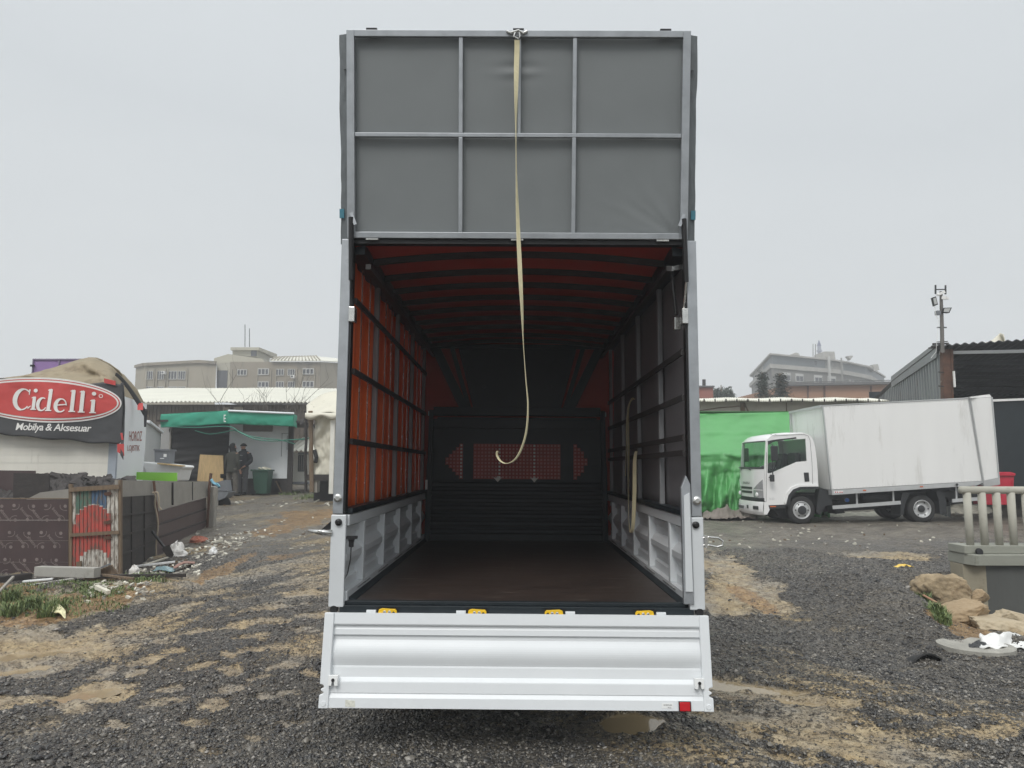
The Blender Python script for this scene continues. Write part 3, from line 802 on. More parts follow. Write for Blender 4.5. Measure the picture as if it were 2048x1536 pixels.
    # plug and cable on the left side board
    a = B(); a.box(-1.075, -1.01, -.02, .02, 1.245, 1.262); a.lathe([(.022, 0), (.016, .02), (.016, .045), (.012, .05)], (-1.045, .0, 1.243), (0, 0, -1), 12); pl = a.build('cable_plug', m_black, t)
    a = B(); a.tube([(-1.045, 0, 1.20), (-1.045, -.01, 1.12), (-1.06, -.02, 1.03), (-1.08, -.02, .99), (-1.10, -.02, 1.04), (-1.105, -.02, 1.15), (-1.10, -.02, 1.27), (-1.09, -.02, 1.34)], .004, 6); a.build('cable', m_black, pl)
    # hinges along the sill: yellow hook and a silver barrel
    for hx, sd in ((-.80, -1), (-.245, -1), (.235, 1), (.795, 1)):
        z = ZB - .040; y = -.038
        q = [(-.058, -.020), (-.050, .016), (-.03, .023), (.03, .019), (.05, .019), (.060, .008), (.061, -.020), (.050, -.020), (.050, -.001), (.038, .006), (.028, -.010), (.015, -.020)]
        hk = B(); hk.prism([(hx + a * -sd, y, z + b) for a, b in q], (0, -.016, 0))
        h_ = hk.build('sill_hinge', m_yellow, t, bevel=.003); fix_normals(h_)
        B().box(hx - .064, hx + .064, y - .003, y - .0005, z - .026, z + .027).build('hinge_backing', m_black, h_)
        for dx in (-.014, .016): B().lathe([(.010, 0), (.010, .006), (.006, .010), (0, .010)], (hx + dx, y - .016, z + .002), (0, -1, 0), 12).build('bolt', m_chrome, h_)
        B().tube([(hx + sd * .068, y - .01, z - .002), (hx + sd * .126, y - .01, z - .002)], .016, 12).build('hinge_barrel', m_alu, h_)
        B().box(*sorted((hx + sd * .068, hx + sd * .13)), y - .022, y - .006, z - .033, z - .018).build('hinge_tab', m_alu, h_)
    # tailgate, hanging and leaning out a little
    zt0, zt1, yt0, yt1 = .800, .262, -.045, -.125
    HG = math.hypot(zt0 - zt1, yt0 - yt1); dn = Vector((0, yt1 - yt0, zt1 - zt0)).normalized(); ou = Vector((0, dn.z, -dn.y))
    if ou.y > 0: ou = -ou
    def gp(x, s, o): return Vector((x, yt0, zt0)) + dn * (s * HG) + ou * o
    pr = [(0, .024), (.118, .024), (.128, .021), (.146, .006), (.165, .006), (.178, .009), (.235, .009), (.252, -.006), (.28, -.006)]
    for k in range(13):
        s = .29 + k / 12 * .275; pr.append((s, -.006 + .019 * math.sin(math.pi * (s - .29) / .275) ** 1.1))
    pr += [(.585, -.004), (.685, -.004), (.693, .000), (.728, .016), (.738, .017), (.845, .017), (.853, .013), (.862, .016), (.897, .026), (.905, .026), (1, .026)]
    g = B(); WG = 1.172
    poly = [gp(-WG + .05, s, o) for s, o in pr] + [gp(-WG + .05, 1, -.03), gp(-WG + .05, 0, -.03)]
    g.prism(poly, (2 * WG - .10, 0, 0))
    tg = g.build('tailgate', m_gate, t); fix_normals(tg)
    for sx_ in (-1, 1):
        e = B(); x0, x1 = WG - .052, WG + .006
        def q_(s): return x1 + .0 * s
        prf = [(x0, 0), (x1, 0), (x1, .75), (x1 - .022, .76), (x1 - .026, .785), (x1 - .008, .80), (x1 - .008, .815), (x1 - .026, .835), (x1 - .02, .855), (x1, .862), (x1, 1), (x0, 1)]
        e.hexa([gp(sx_ * a, s * 1.005, .036) for a, s in prf], [gp(sx_ * a, s * 1.005, -.034) for a, s in prf])
        ec = e.build('tailgate_end', m_gate, tg, bevel=.004); fix_normals(ec)
        e = B(); cx = sx_ * (WG - .075)
        ring = [(.028 * a, .030 * b) for a, b in ((-1, -1), (1, -1), (1, 1), (.35, 1), (.2, .2), (-.2, .2), (-.35, 1), (-1, 1))]
        e.hexa([gp(cx + a, .715 + b / HG, .050) for a, b in ring], [gp(cx + a, .715 + b / HG, .012) for a, b in ring])
        kk = e.build('latch_keeper', m_white, tg, bevel=.002); fix_normals(kk)
        B().lathe([(.010, 0), (.010, .003), (0, .003)], gp(cx, .71, .0505), ou, 12).build('keyhole', m_black, kk)
        B().lathe([(.016, 0), (.014, .003), (0, .003)], gp(sx_ * (WG - .024), .955, .0365), ou, 16).build('rivet', m_gate, tg)
    rd = B(); rd.hexa([gp(a, b, .0385) for a, b in ((.975, .907), (1.038, .907), (1.038, 1.0), (.975, 1.0))], [gp(a, b, .0265) for a, b in ((.975, .907), (1.038, .907), (1.038, 1.0), (.975, 1.0))])
    rf = rd.build('reflector', m_red_lens, tg, bevel=.004); fix_normals(rf)
    rd = B(); rd.hexa([gp(a, b, .0345) for a, b in ((.970, .90), (1.043, .90), (1.043, 1.004), (.970, 1.004))], [gp(a, b, .0263) for a, b in ((.970, .90), (1.043, .90), (1.043, 1.004), (.970, 1.004))]); rd.build('reflector_frame', m_black, tg)
    st = B(); st.hexa([gp(a, b, .0275) for a, b in ((.87, .92), (.938, .92), (.938, .975), (.87, .975))], [gp(a, b, .0263) for a, b in ((.87, .92), (.938, .92), (.938, .975), (.87, .975))])
    sk = st.build('sticker', m_white, tg); fix_normals(sk)
    tx = B(); fit_text(tx, 'GUVEN KASA', lambda u, v: gp(.880 + u * .050, .948 - v * .016, .0282)); fit_text(tx, '0532', lambda u, v: gp(.905 + u * .020, .970 - v * .010, .0282)); tx.build('sticker_print', m_black, sk)
    st = B(); st.hexa([gp(a, b, .0275) for a, b in ((-1.02, .915), (-.962, .925), (-.960, .99), (-1.018, .985))], [gp(a, b, .0263) for a, b in ((-1.02, .915), (-.962, .925), (-.960, .99), (-1.018, .985))])
    fix_normals(st.build('worn_sticker', M('worn paper', (.62, .62, .55), .8, 0, .25, 60), tg))
    t.location = (-.004, D0, 0); t.rotation_euler = (0, R(.4), 0)
    return t
TRUCK = truck()

def ribbon(mb, pts, widths, angs):
    """webbing: centre line, full widths, and the turn of the flat side about the vertical"""
    vs = []; n = len(pts)
    for p, w, a in zip(pts, widths, angs):
        d = Vector((math.cos(R(a)), math.sin(R(a)), 0)) * w / 2
        vs += [Vector(p) - d, Vector(p) + d]
    mb.add(vs, [(2 * i, 2 * i + 1, 2 * i + 3, 2 * i + 2) for i in range(n - 1)])
def smooth_path(keys, n):
    """Catmull-Rom through keys (tuples of floats)"""
    K = [keys[0]] + list(keys) + [keys[-1]]; out = []
    for i in range(1, len(K) - 2):
        for k in range(n):
            t = k / n; a, b, c, d = K[i - 1], K[i], K[i + 1], K[i + 2]
            out.append(tuple(.5 * (2 * q1 + (q2 - q0) * t + (2 * q0 - 5 * q1 + 4 * q2 - q3) * t * t + (3 * q1 - q0 - 3 * q2 + q3) * t ** 3) for q0, q1, q2, q3 in zip(a, b, c, d)))
    out.append(tuple(keys[-1])); return out
ks = [(1034, 80, 4.462, 8), (1034, 95, 4.475, 10), (1033, 130, 4.49, 15), (1032, 200, 4.49, 55), (1032, 275, 4.49, 84), (1033, 350, 4.49, 78), (1036, 450, 4.49, 48), (1040, 540, 4.49, 40), (1044, 620, 4.49, 62),
      (1047, 690, 4.49, 86), (1052, 760, 4.49, 82), (1056, 810, 4.49, 76), (1053, 860, 4.49, 72), (1043, 897, 4.49, 70), (1030, 919, 4.49, 70), (1014, 927, 4.50, 70), (1001, 922, 4.50, 70), (994, 910, 4.51, 72), (995, 902, 4.51, 74)]
sp = smooth_path(ks, 8); mb = MB()
ribbon(mb, [P(a, b, c) for a, b, c, _ in sp], [.033] * len(sp), [q[3] for q in sp])
tag(mb.build('strap', m_strap, solid=.0025), 'long cream webbing strap hanging from the raised flap, its end curled', 'strap')
ks = [(1.055, 6.55, 2.30), (1.035, 6.60, 2.31), (1.02, 6.72, 2.20), (1.02, 6.74, 1.85), (1.02, 6.78, 1.45), (1.01, 6.72, 1.20), (1.01, 6.60, 1.13), (1.01, 6.48, 1.22), (1.02, 6.44, 1.50), (1.03, 6.46, 1.75), (1.05, 6.5, 1.84)]
sp = smooth_path(ks, 8); mb = MB(); n = len(sp)
ribbon(mb, sp, [.04] * n, [95 - 40 * math.sin(i / n * 6) for i in range(n)])
ks2 = [(1.05, 6.60, 2.31), (1.03, 6.70, 2.27), (1.02, 6.82, 2.12), (1.02, 6.86, 1.9), (1.03, 6.98, 1.72), (1.03, 7.02, 1.62)]
sp = smooth_path(ks2, 8); ribbon(mb, sp, [.035] * len(sp), [70] * len(sp))
tag(mb.build('strap', m_strap, solid=.0025), 'slack cream strap looped over the rails of the right inner wall', 'strap')

# ------------------------------------------------------------ materials of the surroundings
m_conc = M('weathered concrete', (.30, .285, .25), .85, 0, .14, .9, bump=.1, bs=6, dirt=(.19, .18, .155), ds=.7, dth=.52)
m_conc_far = M('grimy beige render', (.34, .305, .235), .85, 0, .12, .25, dirt=(.22, .195, .15), ds=.35, dth=.53, stretch=(1, 1, .35))
m_conc_far2 = M('stained brown render', (.27, .235, .18), .85, 0, .14, .25, dirt=(.13, .118, .10), ds=.35, dth=.52, stretch=(1, 1, .35))
m_pale_far = M('pale yellow render', (.44, .42, .34), .85, 0, .1, .3, dirt=(.3, .28, .22), ds=.4, dth=.55)
m_wfar = M('hazy window frame', (.50, .50, .48), .6, 0, .08, 2)
m_win = M('dull window glass', (.07, .075, .085), .25, 0, .3, .6)
m_wframe = M('white window frame', (.75, .75, .73), .5, 0, .05, 2)
m_roofw = M('cream corrugated sheet', (.70, .69, .60), .55, 0, .07, .6, dirt=(.50, .48, .38), ds=.8, dth=.60)
m_brownwall = M('weathered brown cladding', (.115, .095, .075), .8, 0, .3, 2, stretch=(4, 4, .3), bump=.2, bs=10)
m_green = M('green awning cloth', (.025, .29, .185), .65, 0, .10, 2, bump=.1, bs=8, dirt=(.05, .36, .25), ds=1.5, dth=.58)
m_mesh = M('black scaffold mesh', (.022, .021, .022), .75, 0, .35, 2, stretch=(1, 1, 5), bump=.3, bs=20, dirt=(.05, .047, .045), ds=4, dth=.6)
m_panelw = M('white sandwich panel', (.80, .83, .85), .5, 0, .03, 1, dirt=(.50, .52, .53), ds=.9, dth=.63)
m_kiosk = M('dirty cream shutter', (.68, .665, .60), .6, 0, .05, 1.2, stretch=(3, 3, .5), dirt=(.43, .41, .35), ds=1.5, dth=.58)
m_tan = M('stained tan tarpaulin', (.28, .23, .15), .85, 0, .2, 1.6, bump=.7, bs=7, dirt=(.17, .13, .085), ds=1.6, dth=.50)
m_cream = M('cream tent canvas', (.60, .575, .48), .75, 0, .06, 1.5, bump=.3, bs=4, dirt=(.34, .31, .23), ds=1.2, dth=.60)
m_banner = M('charcoal banner vinyl', (.042, .043, .046), .55, 0, .15, 2, bump=.2, bs=6)
m_bred = M('faded red print', (.52, .055, .05), .55, 0, .10, 3, bump=.2, bs=6)
m_bwhite = M('worn white print', (.76, .75, .72), .6, 0, .04, 6, dirt=(.62, .55, .52), ds=7, dth=.66)
m_ply = M('dark film faced plywood', (.060, .038, .038), .45, 0, .22, 2, bump=.12, bs=15, dirt=(.10, .07, .06), ds=3, dth=.62)
m_plyprint = M('pale print on plywood', (.20, .165, .155), .6, 0, .3, 9)
m_char = M('blackened old board', (.035, .030, .028), .8, 0, .4, 4, stretch=(1, 1, 3), bump=.4, bs=20, dirt=(.10, .075, .05), ds=3, dth=.60)
m_greyboard = M('grey weathered board', (.27, .255, .225), .85, 0, .15, 3, stretch=(1, 1, 1), dirt=(.15, .10, .05), ds=3, dth=.60)
m_wood = M('old bare wood', (.16, .115, .075), .85, 0, .3, 4, stretch=(6, 6, .6), bump=.3, bs=30)
m_osb = M('pale plywood board', (.56, .40, .20), .75, 0, .2, 8, stretch=(3, 3, .5), dirt=(.40, .26, .12), ds=8, dth=.6)
m_rust = M('rusty steel', (.11, .055, .035), .8, .2, .4, 6, bump=.3, bs=30, dirt=(.30, .27, .24), ds=4, dth=.6)
m_lime = M('lime green sheet', (.24, .60, .05), .45, 0, .06, 3)
m_binG = M('dark green plastic', (.022, .075, .05), .5, 0, .15, 4)
m_greytub = M('grey plastic', (.16, .17, .185), .5, 0, .1, 5)

def windows(parent, d, rects, th=.12, frame=True, mull=1, glassm=None):
    for (x0, y0, x1, y1) in rects:
        a = P(x0, y0, d); b = P(x1, y1, d); mb = MB(); fw = (b.x - a.x) * .07
        if frame:
            mb.box(a.x, b.x, d - th, d - th * .3, b.z, b.z + fw); mb.box(a.x, b.x, d - th, d - th * .3, a.z - fw, a.z)
            mb.box(a.x, a.x + fw, d - th, d - th * .3, b.z + fw, a.z - fw); mb.box(b.x - fw, b.x, d - th, d - th * .3, b.z + fw, a.z - fw)
            for k in range(1, mull + 1):
                c = a.x + (b.x - a.x) * k / (mull + 1); mb.box(c - fw / 2, c + fw / 2, d - th, d - th * .3, b.z + fw, a.z - fw)
            w = mb.build('window', m_wfar, parent)
            MB().box(a.x + fw * .2, b.x - fw * .2, d - th * .5, d + .05, b.z + fw * .2, a.z - fw * .2).build('pane', glassm or m_win, w)
        else:
            MB().box(a.x, b.x, d - th * .5, d + .05, b.z, a.z).build('window', glassm or m_win, parent)

# ------------------------------------------------------------ far left: grimy concrete block with a roof tower
def far_left():
    d = 88
    t = T('concrete_building', 'long grimy beige concrete building with a roof tower behind the white warehouse roof', 'building', (X_at(450, d), d, 0))
    zb = 1.0
    def blk(name, pts, dd, th, mat, bevel=0):
        mb = MB(); mb.px(pts, dd, th); o = mb.build(name, mat, t, bevel=bevel); fix_normals(o); return o
    # left wing with a turned end wall
    a = [P(272, 735, d + 6), P(289, 731, d), P(400, 725, d), P(433, 727.5, d)]
    mb = MB(); top = [Vector(p) for p in a] + [P(433, 727, d + 22), P(272, 733, d + 22)]
    mb.hexa([Vector((p.x, p.y, zb)) for p in top], top); w = mb.build('wall', m_conc_far, t); fix_normals(w)
    mb = MB()
    for p, q in zip(a[:-1], a[1:]): mb.bar(p + Vector((0, -.15, .1)), q + Vector((0, -.15, .1)), .3, .35)
    mb.build('parapet', m_conc_far2, w)
    blk('wall', [(433.2, 727), (460, 724.5), (460, 800), (433.2, 800)], d + .6, 18, m_pale_far)
    mb = MB(); mb.px([(460.2, 723.5), (640, 724), (640, 800), (460.2, 800)], d, 20); w2 = mb.build('wall', m_conc_far2, t); fix_normals(w2)
    mb = MB(); tp = [P(640.2, 724, d), P(700, 727, d + 5)]
    mb.hexa([Vector((tp[0].x, d, zb)), Vector((tp[1].x, d + 5, zb)), Vector((tp[1].x, d + 20, zb)), Vector((tp[0].x, d + 20, zb))],
            [tp[0], tp[1], tp[1] + Vector((0, 15, 0)), tp[0] + Vector((0, 20, 0))]); w3 = mb.build('wall', m_conc_far, t); fix_normals(w3)
    windows(t, d + .6, [(435, 741, 454, 778)], frame=False)
    # pilaster strips
    for x in (291, 306.5, 312, 329, 334.5, 372.5, 461.5, 513, 540, 550, 592, 603, 628):
        mb = MB(); mb.pxbox(x, 738, x + 1.3, 800, d - .15, .14); mb.build('pilaster', m_conc_far, t)
    windows(t, d, [(293, 742, 306, 759), (315, 742, 328, 759), (337, 742, 354, 759), (357, 742, 371, 759), (293, 773, 306, 787), (315, 773, 328, 787), (337, 773, 354, 787), (357, 773, 371, 787),
                   (475, 739, 494, 751), (516, 737, 538, 750), (552, 738, 568, 751), (576, 738, 590, 751), (605, 737, 628, 749), (516, 763, 538, 775), (552, 763, 568, 775), (576, 763, 590, 775), (605, 762, 628, 775)], mull=2)
    for (x, y) in ((325, 745), (584, 753)):
        mb = MB(); mb.pxbox(x - 3, y - 3, x + 4, y + 3, d - .7, .5); ac = mb.build('air_conditioner', m_wframe, t)
        p = P(x, y, d - .7); MB().lathe([(.0, 0), (.12, 0), (.12, .02)], p, (0, -1, 0), 12).build('fan', m_win, ac)
    # tower
    blk('tower', [(428, 716.5), (456, 708), (526, 717.5), (528, 724), (428, 727)], d + 2, 9, m_pale_far)
    blk('tower', [(465, 709), (465, 696.5), (513, 696.5), (513, 714)], d + 3.5, 5, m_pale_far)
    mb = MB(); c1, c2 = P(461, 694.5, d + 3), P(518, 694.5, d + 3); k = P(486, 689, d + 3)
    mb.hexa([c1 - Vector((0, 0, .35)), c2 - Vector((0, 0, .35)), c2 + Vector((0, 7, -.35)), c1 + Vector((0, 7, -.35))], [c1, c2, c2 + Vector((0, 7, .2)), c1 + Vector((0, 7, .2))]); mb.build('tower_roof', m_pale_far, t)
    mb = MB(); mb.pxbox(502, 697, 513, 712, d + 3.35, .1); mb.build('louvre', m_win, t)
    # white ribbed roof on the right part
    mb = MB(); A = P(541, 722, d - .4); Bp = P(640, 722, d - .4); C_ = P(553, 715, d + 7); D_ = P(632, 713, d + 7)
    mb.add([A, Bp, D_, C_], [(0, 1, 2, 3)]); E_ = P(695, 725, d + 4); mb.add([Bp, E_, P(690, 719, d + 9), D_], [(0, 1, 2, 3)])
    rf = mb.build('roof', m_roofw, t, solid=.1)
    mb = MB()
    for i in range(15):
        u = i / 14; mb.bar(A.lerp(Bp, u) + Vector((0, 0, .12)), C_.lerp(D_, u) + Vector((0, 0, .12)), .1, .12)
    mb.bar(C_, D_, .4, .2); mb.build('seam', m_conc_far, rf)
    for x, y0 in ((490, 649), (499, 657)):
        mb = MB(); mb.tube([P(x, 694, d + 6), P(x, y0, d + 6)], .05, 6); mb.build('antenna', m_black, t)
far_left()

# ------------------------------------------------------------ long warehouse with a white corrugated roof
def warehouse():
    d = 36.0
    t = T('warehouse', 'long low warehouse with white corrugated roof and brown walls behind the green awning stall', 'warehouse', (X_at(450, d), d, 0))
    x0, x1 = X_at(190, d), X_at(860, d); ze = Z_at(806, d); dr = 47.0; zr = Z_at(777, dr)
    mb = MB(); n = 1500
    def fn(u, v):
        x = x0 - 3 + u * (x1 - x0 + 3); y = d - .5 + v * (dr - d + .5)
        return (x, y, ze + (zr - ze) * v + .030 * math.sin(x / .20 * 2 * math.pi) + .05 * wn(x * .2, v, 2))
    mb.grid(fn, n, 2); mb.build('roof', m_roofw, t, smooth=False, solid=.02)
    mb = MB(); mb.box(x0, x1, d + .1, dr, .5, ze - .06); mb.build('wall', m_brownwall, t)
    mb = MB()
    for i in range(90):
        x = x0 + (x1 - x0) * i / 90; mb.box(x, x + .1, d + .06, d + .0995, .6, ze - .1)
    mb.build('cladding_rib', m_brownwall, t)
    for (a, b, c, e) in ((446, 815, 458, 826), (467, 814, 485, 824)):
        mb = MB(); mb.pxbox(a, b, c, e, d, .055); mb.build('vent_panel', m_conc_far, t)
warehouse()

def shrub(name, label, base, h, n, seed, w=1.0, mat=None):
    rr = random.Random(seed); mb = MB(); m = mat or M('bare grey twig', (.13, .11, .09), .9)
    def br(p, d, L, r, lev):
        pts = [p]; q = p.copy(); dd = d.copy()
        for k in range(4):
            dd = (dd + Vector((rr.uniform(-.25, .25), rr.uniform(-.25, .25), rr.uniform(-.05, .2)))).normalized(); q = q + dd * L / 4; pts.append(q.copy())
        mb.tube(pts, [r * (1 - .17 * i) for i in range(5)], 5, caps=False)
        if lev < 2:
            for k in range(3):
                i = rr.choice((2, 3, 4)); nd = (dd + Vector((rr.uniform(-.8, .8) * w, rr.uniform(-.6, .6), rr.uniform(.0, .5)))).normalized()
                br(pts[i], nd, L * .55, r * .5, lev + 1)
    for k in range(n):
        a = rr.uniform(-.6, .6) * w
        br(Vector(base) + Vector((rr.uniform(-.5, .5) * w, rr.uniform(-.3, .3), 0)), Vector((a, rr.uniform(-.3, .3), 1)).normalized(), h * rr.uniform(.5, .8), .025, 0)
    return tag(mb.build(name, m), label, 'shrub')
b0 = P(540, 835, 31)
shrub('bare_shrub', 'leafless grey shrub whose twigs rise above the right half of the green awning', (b0.x, 31, b0.z - 1.6), 3.5, 9, 5, 1.6)

# ------------------------------------------------------------ stall with the green awning
def stall():
    d = 26.2
    g0 = float(base_z(-8, d)) - .05
    t = T('market_stall', 'wooden stall with green cloth awning, black mesh left wall and white right wall', 'stall', (X_at(455, d), d, g0))
    zt = Z_at(845, d)
    mb = MB(); mb.box(X_at(338, d), X_at(457, d), d, d + .06, g0 + .05, zt)
    bl = mb.build('mesh_wall', m_mesh, t)
    mb = MB()
    def wr(u, v):
        p = P(339 + 117 * u, 850 + 120 * v, d - .03); return (p.x, d - .03 + .025 * math.sin(u * 9 + v * 30 + 3 * math.sin(v * 9)) + .02 * math.sin(v * 47 + u * 4), p.z)
    mb.grid(wr, 24, 60); mb.build('netting', m_mesh, bl, smooth=True)
    mb = MB(); mb.box(X_at(457.3, d), X_at(578, d), d - .05, d + .08, Z_at(957, d), zt - .01); ww = mb.build('white_wall', m_panelw, t)
    mb = MB(); mb.pxbox(486, 848, 545, 863, d - .075, .02); mb.build('cloth_patch', M('grey brown cloth', (.20, .175, .16), .9, 0, .2, 3), ww)
    mb = MB(); mb.pxbox(563, 867, 563.8, 913, d - .06, .008); mb.pxbox(563, 866.2, 577, 867, d - .06, .008); mb.pxbox(574, 871, 574.8, 900, d - .06, .008); mb.build('pencil_line', m_greytub, ww)
    mb = MB(); mb.box(X_at(457, d), X_at(578, d), d - .01, d + .12, g0, Z_at(957.5, d)); mb.build('skirting', m_char, t)
    for k, (a, b, c, e) in enumerate(((549, 965, 560, 984), (537, 958, 548, 980))):
        mb = MB(); mb.pxbox(a, b, c, e, d - .04, .03); mb.build('opening', m_black, t)
    mb = MB(); mb.bar(P(552, 962, d - .05), P(563, 984, d - .05), .04, .04); mb.build('brace', m_wood, t)
    mb = MB(); mb.box(X_at(318, d + 1.4), X_at(338, d), d + 1.2, d + 1.4, g0, zt); mb.build('side_cloth', M('pale grey sheet', (.36, .36, .35), .6, 0, .1, 2, bump=.4, bs=4), t)
    for x, w, mt in ((339, 2.5, m_greyboard), (583, 8, m_char)):
        mb = MB(); mb.pxbox(x - w, 840, x + w * .3, 988, d - .14, .1); mb.build('post', mt, t, bevel=.01)
    mb = MB(); mb.box(X_at(322, d), X_at(590, d), d - .5, d + 3.5, zt + .01, zt + .07); mb.build('roof', m_char, t)
    # awning: two cloth lengths meeting at a corner that juts forward
    def aw(x0, y0a, y0b, x1, y1a, y1b, d0, d1, seed):
        g = MB()
        def f(u, v):
            x = x0 + (x1 - x0) * u; ya = y0a + (y1a - y0a) * u; yb = y0b + (y1b - y0b) * u + 0.4 * math.sin(u * 14 + seed)
            dd = d0 + (d1 - d0) * u; p = P(x, ya + (yb - ya) * v, dd)
            diag = .08 * wn(u * 3 + v * 1.1, v * .5 - u * 2, seed, 2) + .02 * wn(u * 14 - v * 2, v * 1.5, seed, 1)
            return (p.x, p.y - .03 * math.sin(v * 3.1) + diag * (.35 + .65 * v), p.z)
        g.grid(f, 60, 10); return g
    aw(322, 829, 855, 456, 822, 848, 25.9, 24.4, .3).build('awning', m_green, t, smooth=True, solid=.02)
    aw(456, 822, 848, 588, 828, 853, 24.4, 25.4, 1.7).build('awning', m_green, t, smooth=True, solid=.02)
    aw(588, 828, 853, 594, 832, 856, 25.4, 26.6, 1.7).build('awning', m_green, t, smooth=True, solid=.02)
    mb = MB(); q = [P(322, 829, 25.9), P(456, 821.5, 24.4), P(588, 827.5, 25.4), P(588, 829, 29), P(322, 829, 29)]
    mb.add(q, [(0, 1, 2, 3, 4)]); mb.build('awning_top', m_green, t, solid=.02)
    mb = MB(); mb.tube([P(456, 821.5, 24.35), P(588, 827, 25.35)], .035, 8); mb.build('awning_bar', m_panelw, t)
    mb = MB(); fit_text(mb, 'E', lambda u, v: P(447.5 + 4.5 * u, 844 - 14.5 * v, 24.15)); mb.build('painted_letter', m_bwhite, t)
stall()
m_cable = M('green plastic cable', (.02, .19, .13), .5)
mb = MB(); mb.tube(smooth_path([tuple(P(a, b, c)) for a, b, c in ((331, 853, 25.7), (390, 855, 25.0), (456, 853, 24.2), (480, 865, 24.1), (510, 878, 24), (545, 882, 24), (575, 880, 23.8), (610, 878, 23.4), (626, 875, 23.2), (631, 900, 23.2), (629, 940, 23.2))], 6), .018, 6)
mb.tube(smooth_path([tuple(P(a, b, c)) for a, b, c in ((390, 861, 25.2), (418, 868, 24.9), (450, 864, 24.5), (470, 861, 24.2), (500, 872, 24.1), (530, 877, 24), (560, 880, 23.9), (590, 888, 23.8))], 6), .015, 6)
tag(mb.build('cable', m_cable), 'thin green cables sagging across the white stall wall to the brown posts', 'cable')

# plywood board, bin, extinguisher
mb = MB(); mb.px([(400, 909), (446, 911), (447, 948), (440, 948), (440, 956), (446, 957), (446, 968), (394, 962)], 25.6, .03)
fix_normals(tag(mb.build('plywood_board', m_osb), 'pale yellowish plywood board leaning against the black mesh wall', 'board'))
def wheelie_bin():
    d = 24.0; p = G(524, 989); k = 24.0 / p.y
    z0 = p.z; x0 = p.x; y = p.y
    t = T('wheelie_bin', 'dark green wheelie bin overfilled with pale rubbish in front of the white stall wall', 'bin', (x0, y, z0))
    s = y / 1480
    w0, w1, h = 12.5 * s, 16 * s, 46 * s
    mb = MB(); mb.hexa([(x0 - w0 + .03, y - w0, z0 + .03), (x0 + w0, y - w0, z0 + .03), (x0 + w0, y + w0, z0 + .03), (x0 - w0 + .03, y + w0, z0 + .03)],
                       [(x0 - w1, y - w1, z0 + h), (x0 + w1, y - w1, z0 + h), (x0 + w1, y + w1, z0 + h), (x0 - w1, y + w1, z0 + h)])
    mb.build('bin_body', m_binG, t, bevel=.02)
    mb = MB(); mb.box(x0 - w1 - .03, x0 + w1 + .03, y - w1 - .03, y + w1 + .03, z0 + h + .001, z0 + h + .05); mb.box(x0 - w1 - .09, x0 - w1 - .031, y - .2, y + .2, z0 + h + .01, z0 + h + .06)
    mb.build('rim', m_binG, t, bevel=.01)
    for s2 in (-1, 1):
        MB().lathe([(.03, -.025), (.10, -.025), (.10, .025), (.03, .025)], (x0 - w0 - .02, y + s2 * .2, z0 + .10), (0, 1, 0), 18).build('wheel', m_black, t)
    mb = MB(); rr = random.Random(3)
    for k in range(12):
        c = Vector((x0 + rr.uniform(-.16, .2), y + rr.uniform(-.2, .2), z0 + h + .05 + rr.uniform(0, .05))); r = rr.uniform(.04, .09)
        mb.lathe([(0, -r * .6), (r, -r * .2), (r * .8, r * .4), (0, r * .7)], c, (rr.uniform(-.5, .5), rr.uniform(-.5, .5), 1), 7)
    mb.build('rubbish', M('crumpled pale rubbish', (.62, .60, .48), .7, 0, .25, 12), t)
wheelie_bin()
p = G(576, 986); t = T('fuel_can', 'small red can standing beside the black post of the stall', 'can', p)
s = p.y / 1480
MB().box(p.x - 3.5 * s, p.x + 4 * s, p.y - .09, p.y + .09, p.z, p.z + 17 * s).build('can_body', M('red plastic', (.42, .02, .03), .4), t, bevel=.02)
MB().lathe([(.025, 0), (.025, .06), (.018, .07)], (p.x, p.y, p.z + 17 * s + .001), (0, 0, 1), 10).build('spout', m_black, t)

# lean-to between the stall and the tent
def hut():
    d = 27.5
    t = T('small_hut', 'small white hut with barred window between the stall and the brown posts', 'hut', (X_at(600, d), d, float(base_z(-8, d))))
    z0 = float(base_z(-8, d)) + .25
    MB().box(X_at(585, d), X_at(622, d), d, d + 2, z0, Z_at(905, d)).build('wall', m_kiosk, t)
    g = MB(); g.grid(lambda u, v: (X_at(580, d) + u * 1.0, d - .5 + v * 2, Z_at(902, d) + v * .55 + .03 * math.sin(u * 38)), 40, 2); g.build('roof', m_roofw, t, solid=.02)
    mb = MB(); mb.pxbox(596, 910, 613, 943, d - .03, .025); w = mb.build('window', m_win, t)
    for i in range(4): MB().pxbox(598 + i * 4, 911, 598.9 + i * 4, 942, d - .06, .02).build('bar', m_greyboard, w)
    MB().pxbox(596, 905, 616, 909, d - .08, .06).build('lintel', m_greytub, t)
    mb = MB(); mb.pxbox(585, 964, 618, 968, d - .8, .8); mb.build('plinth', m_greytub, t)
hut()

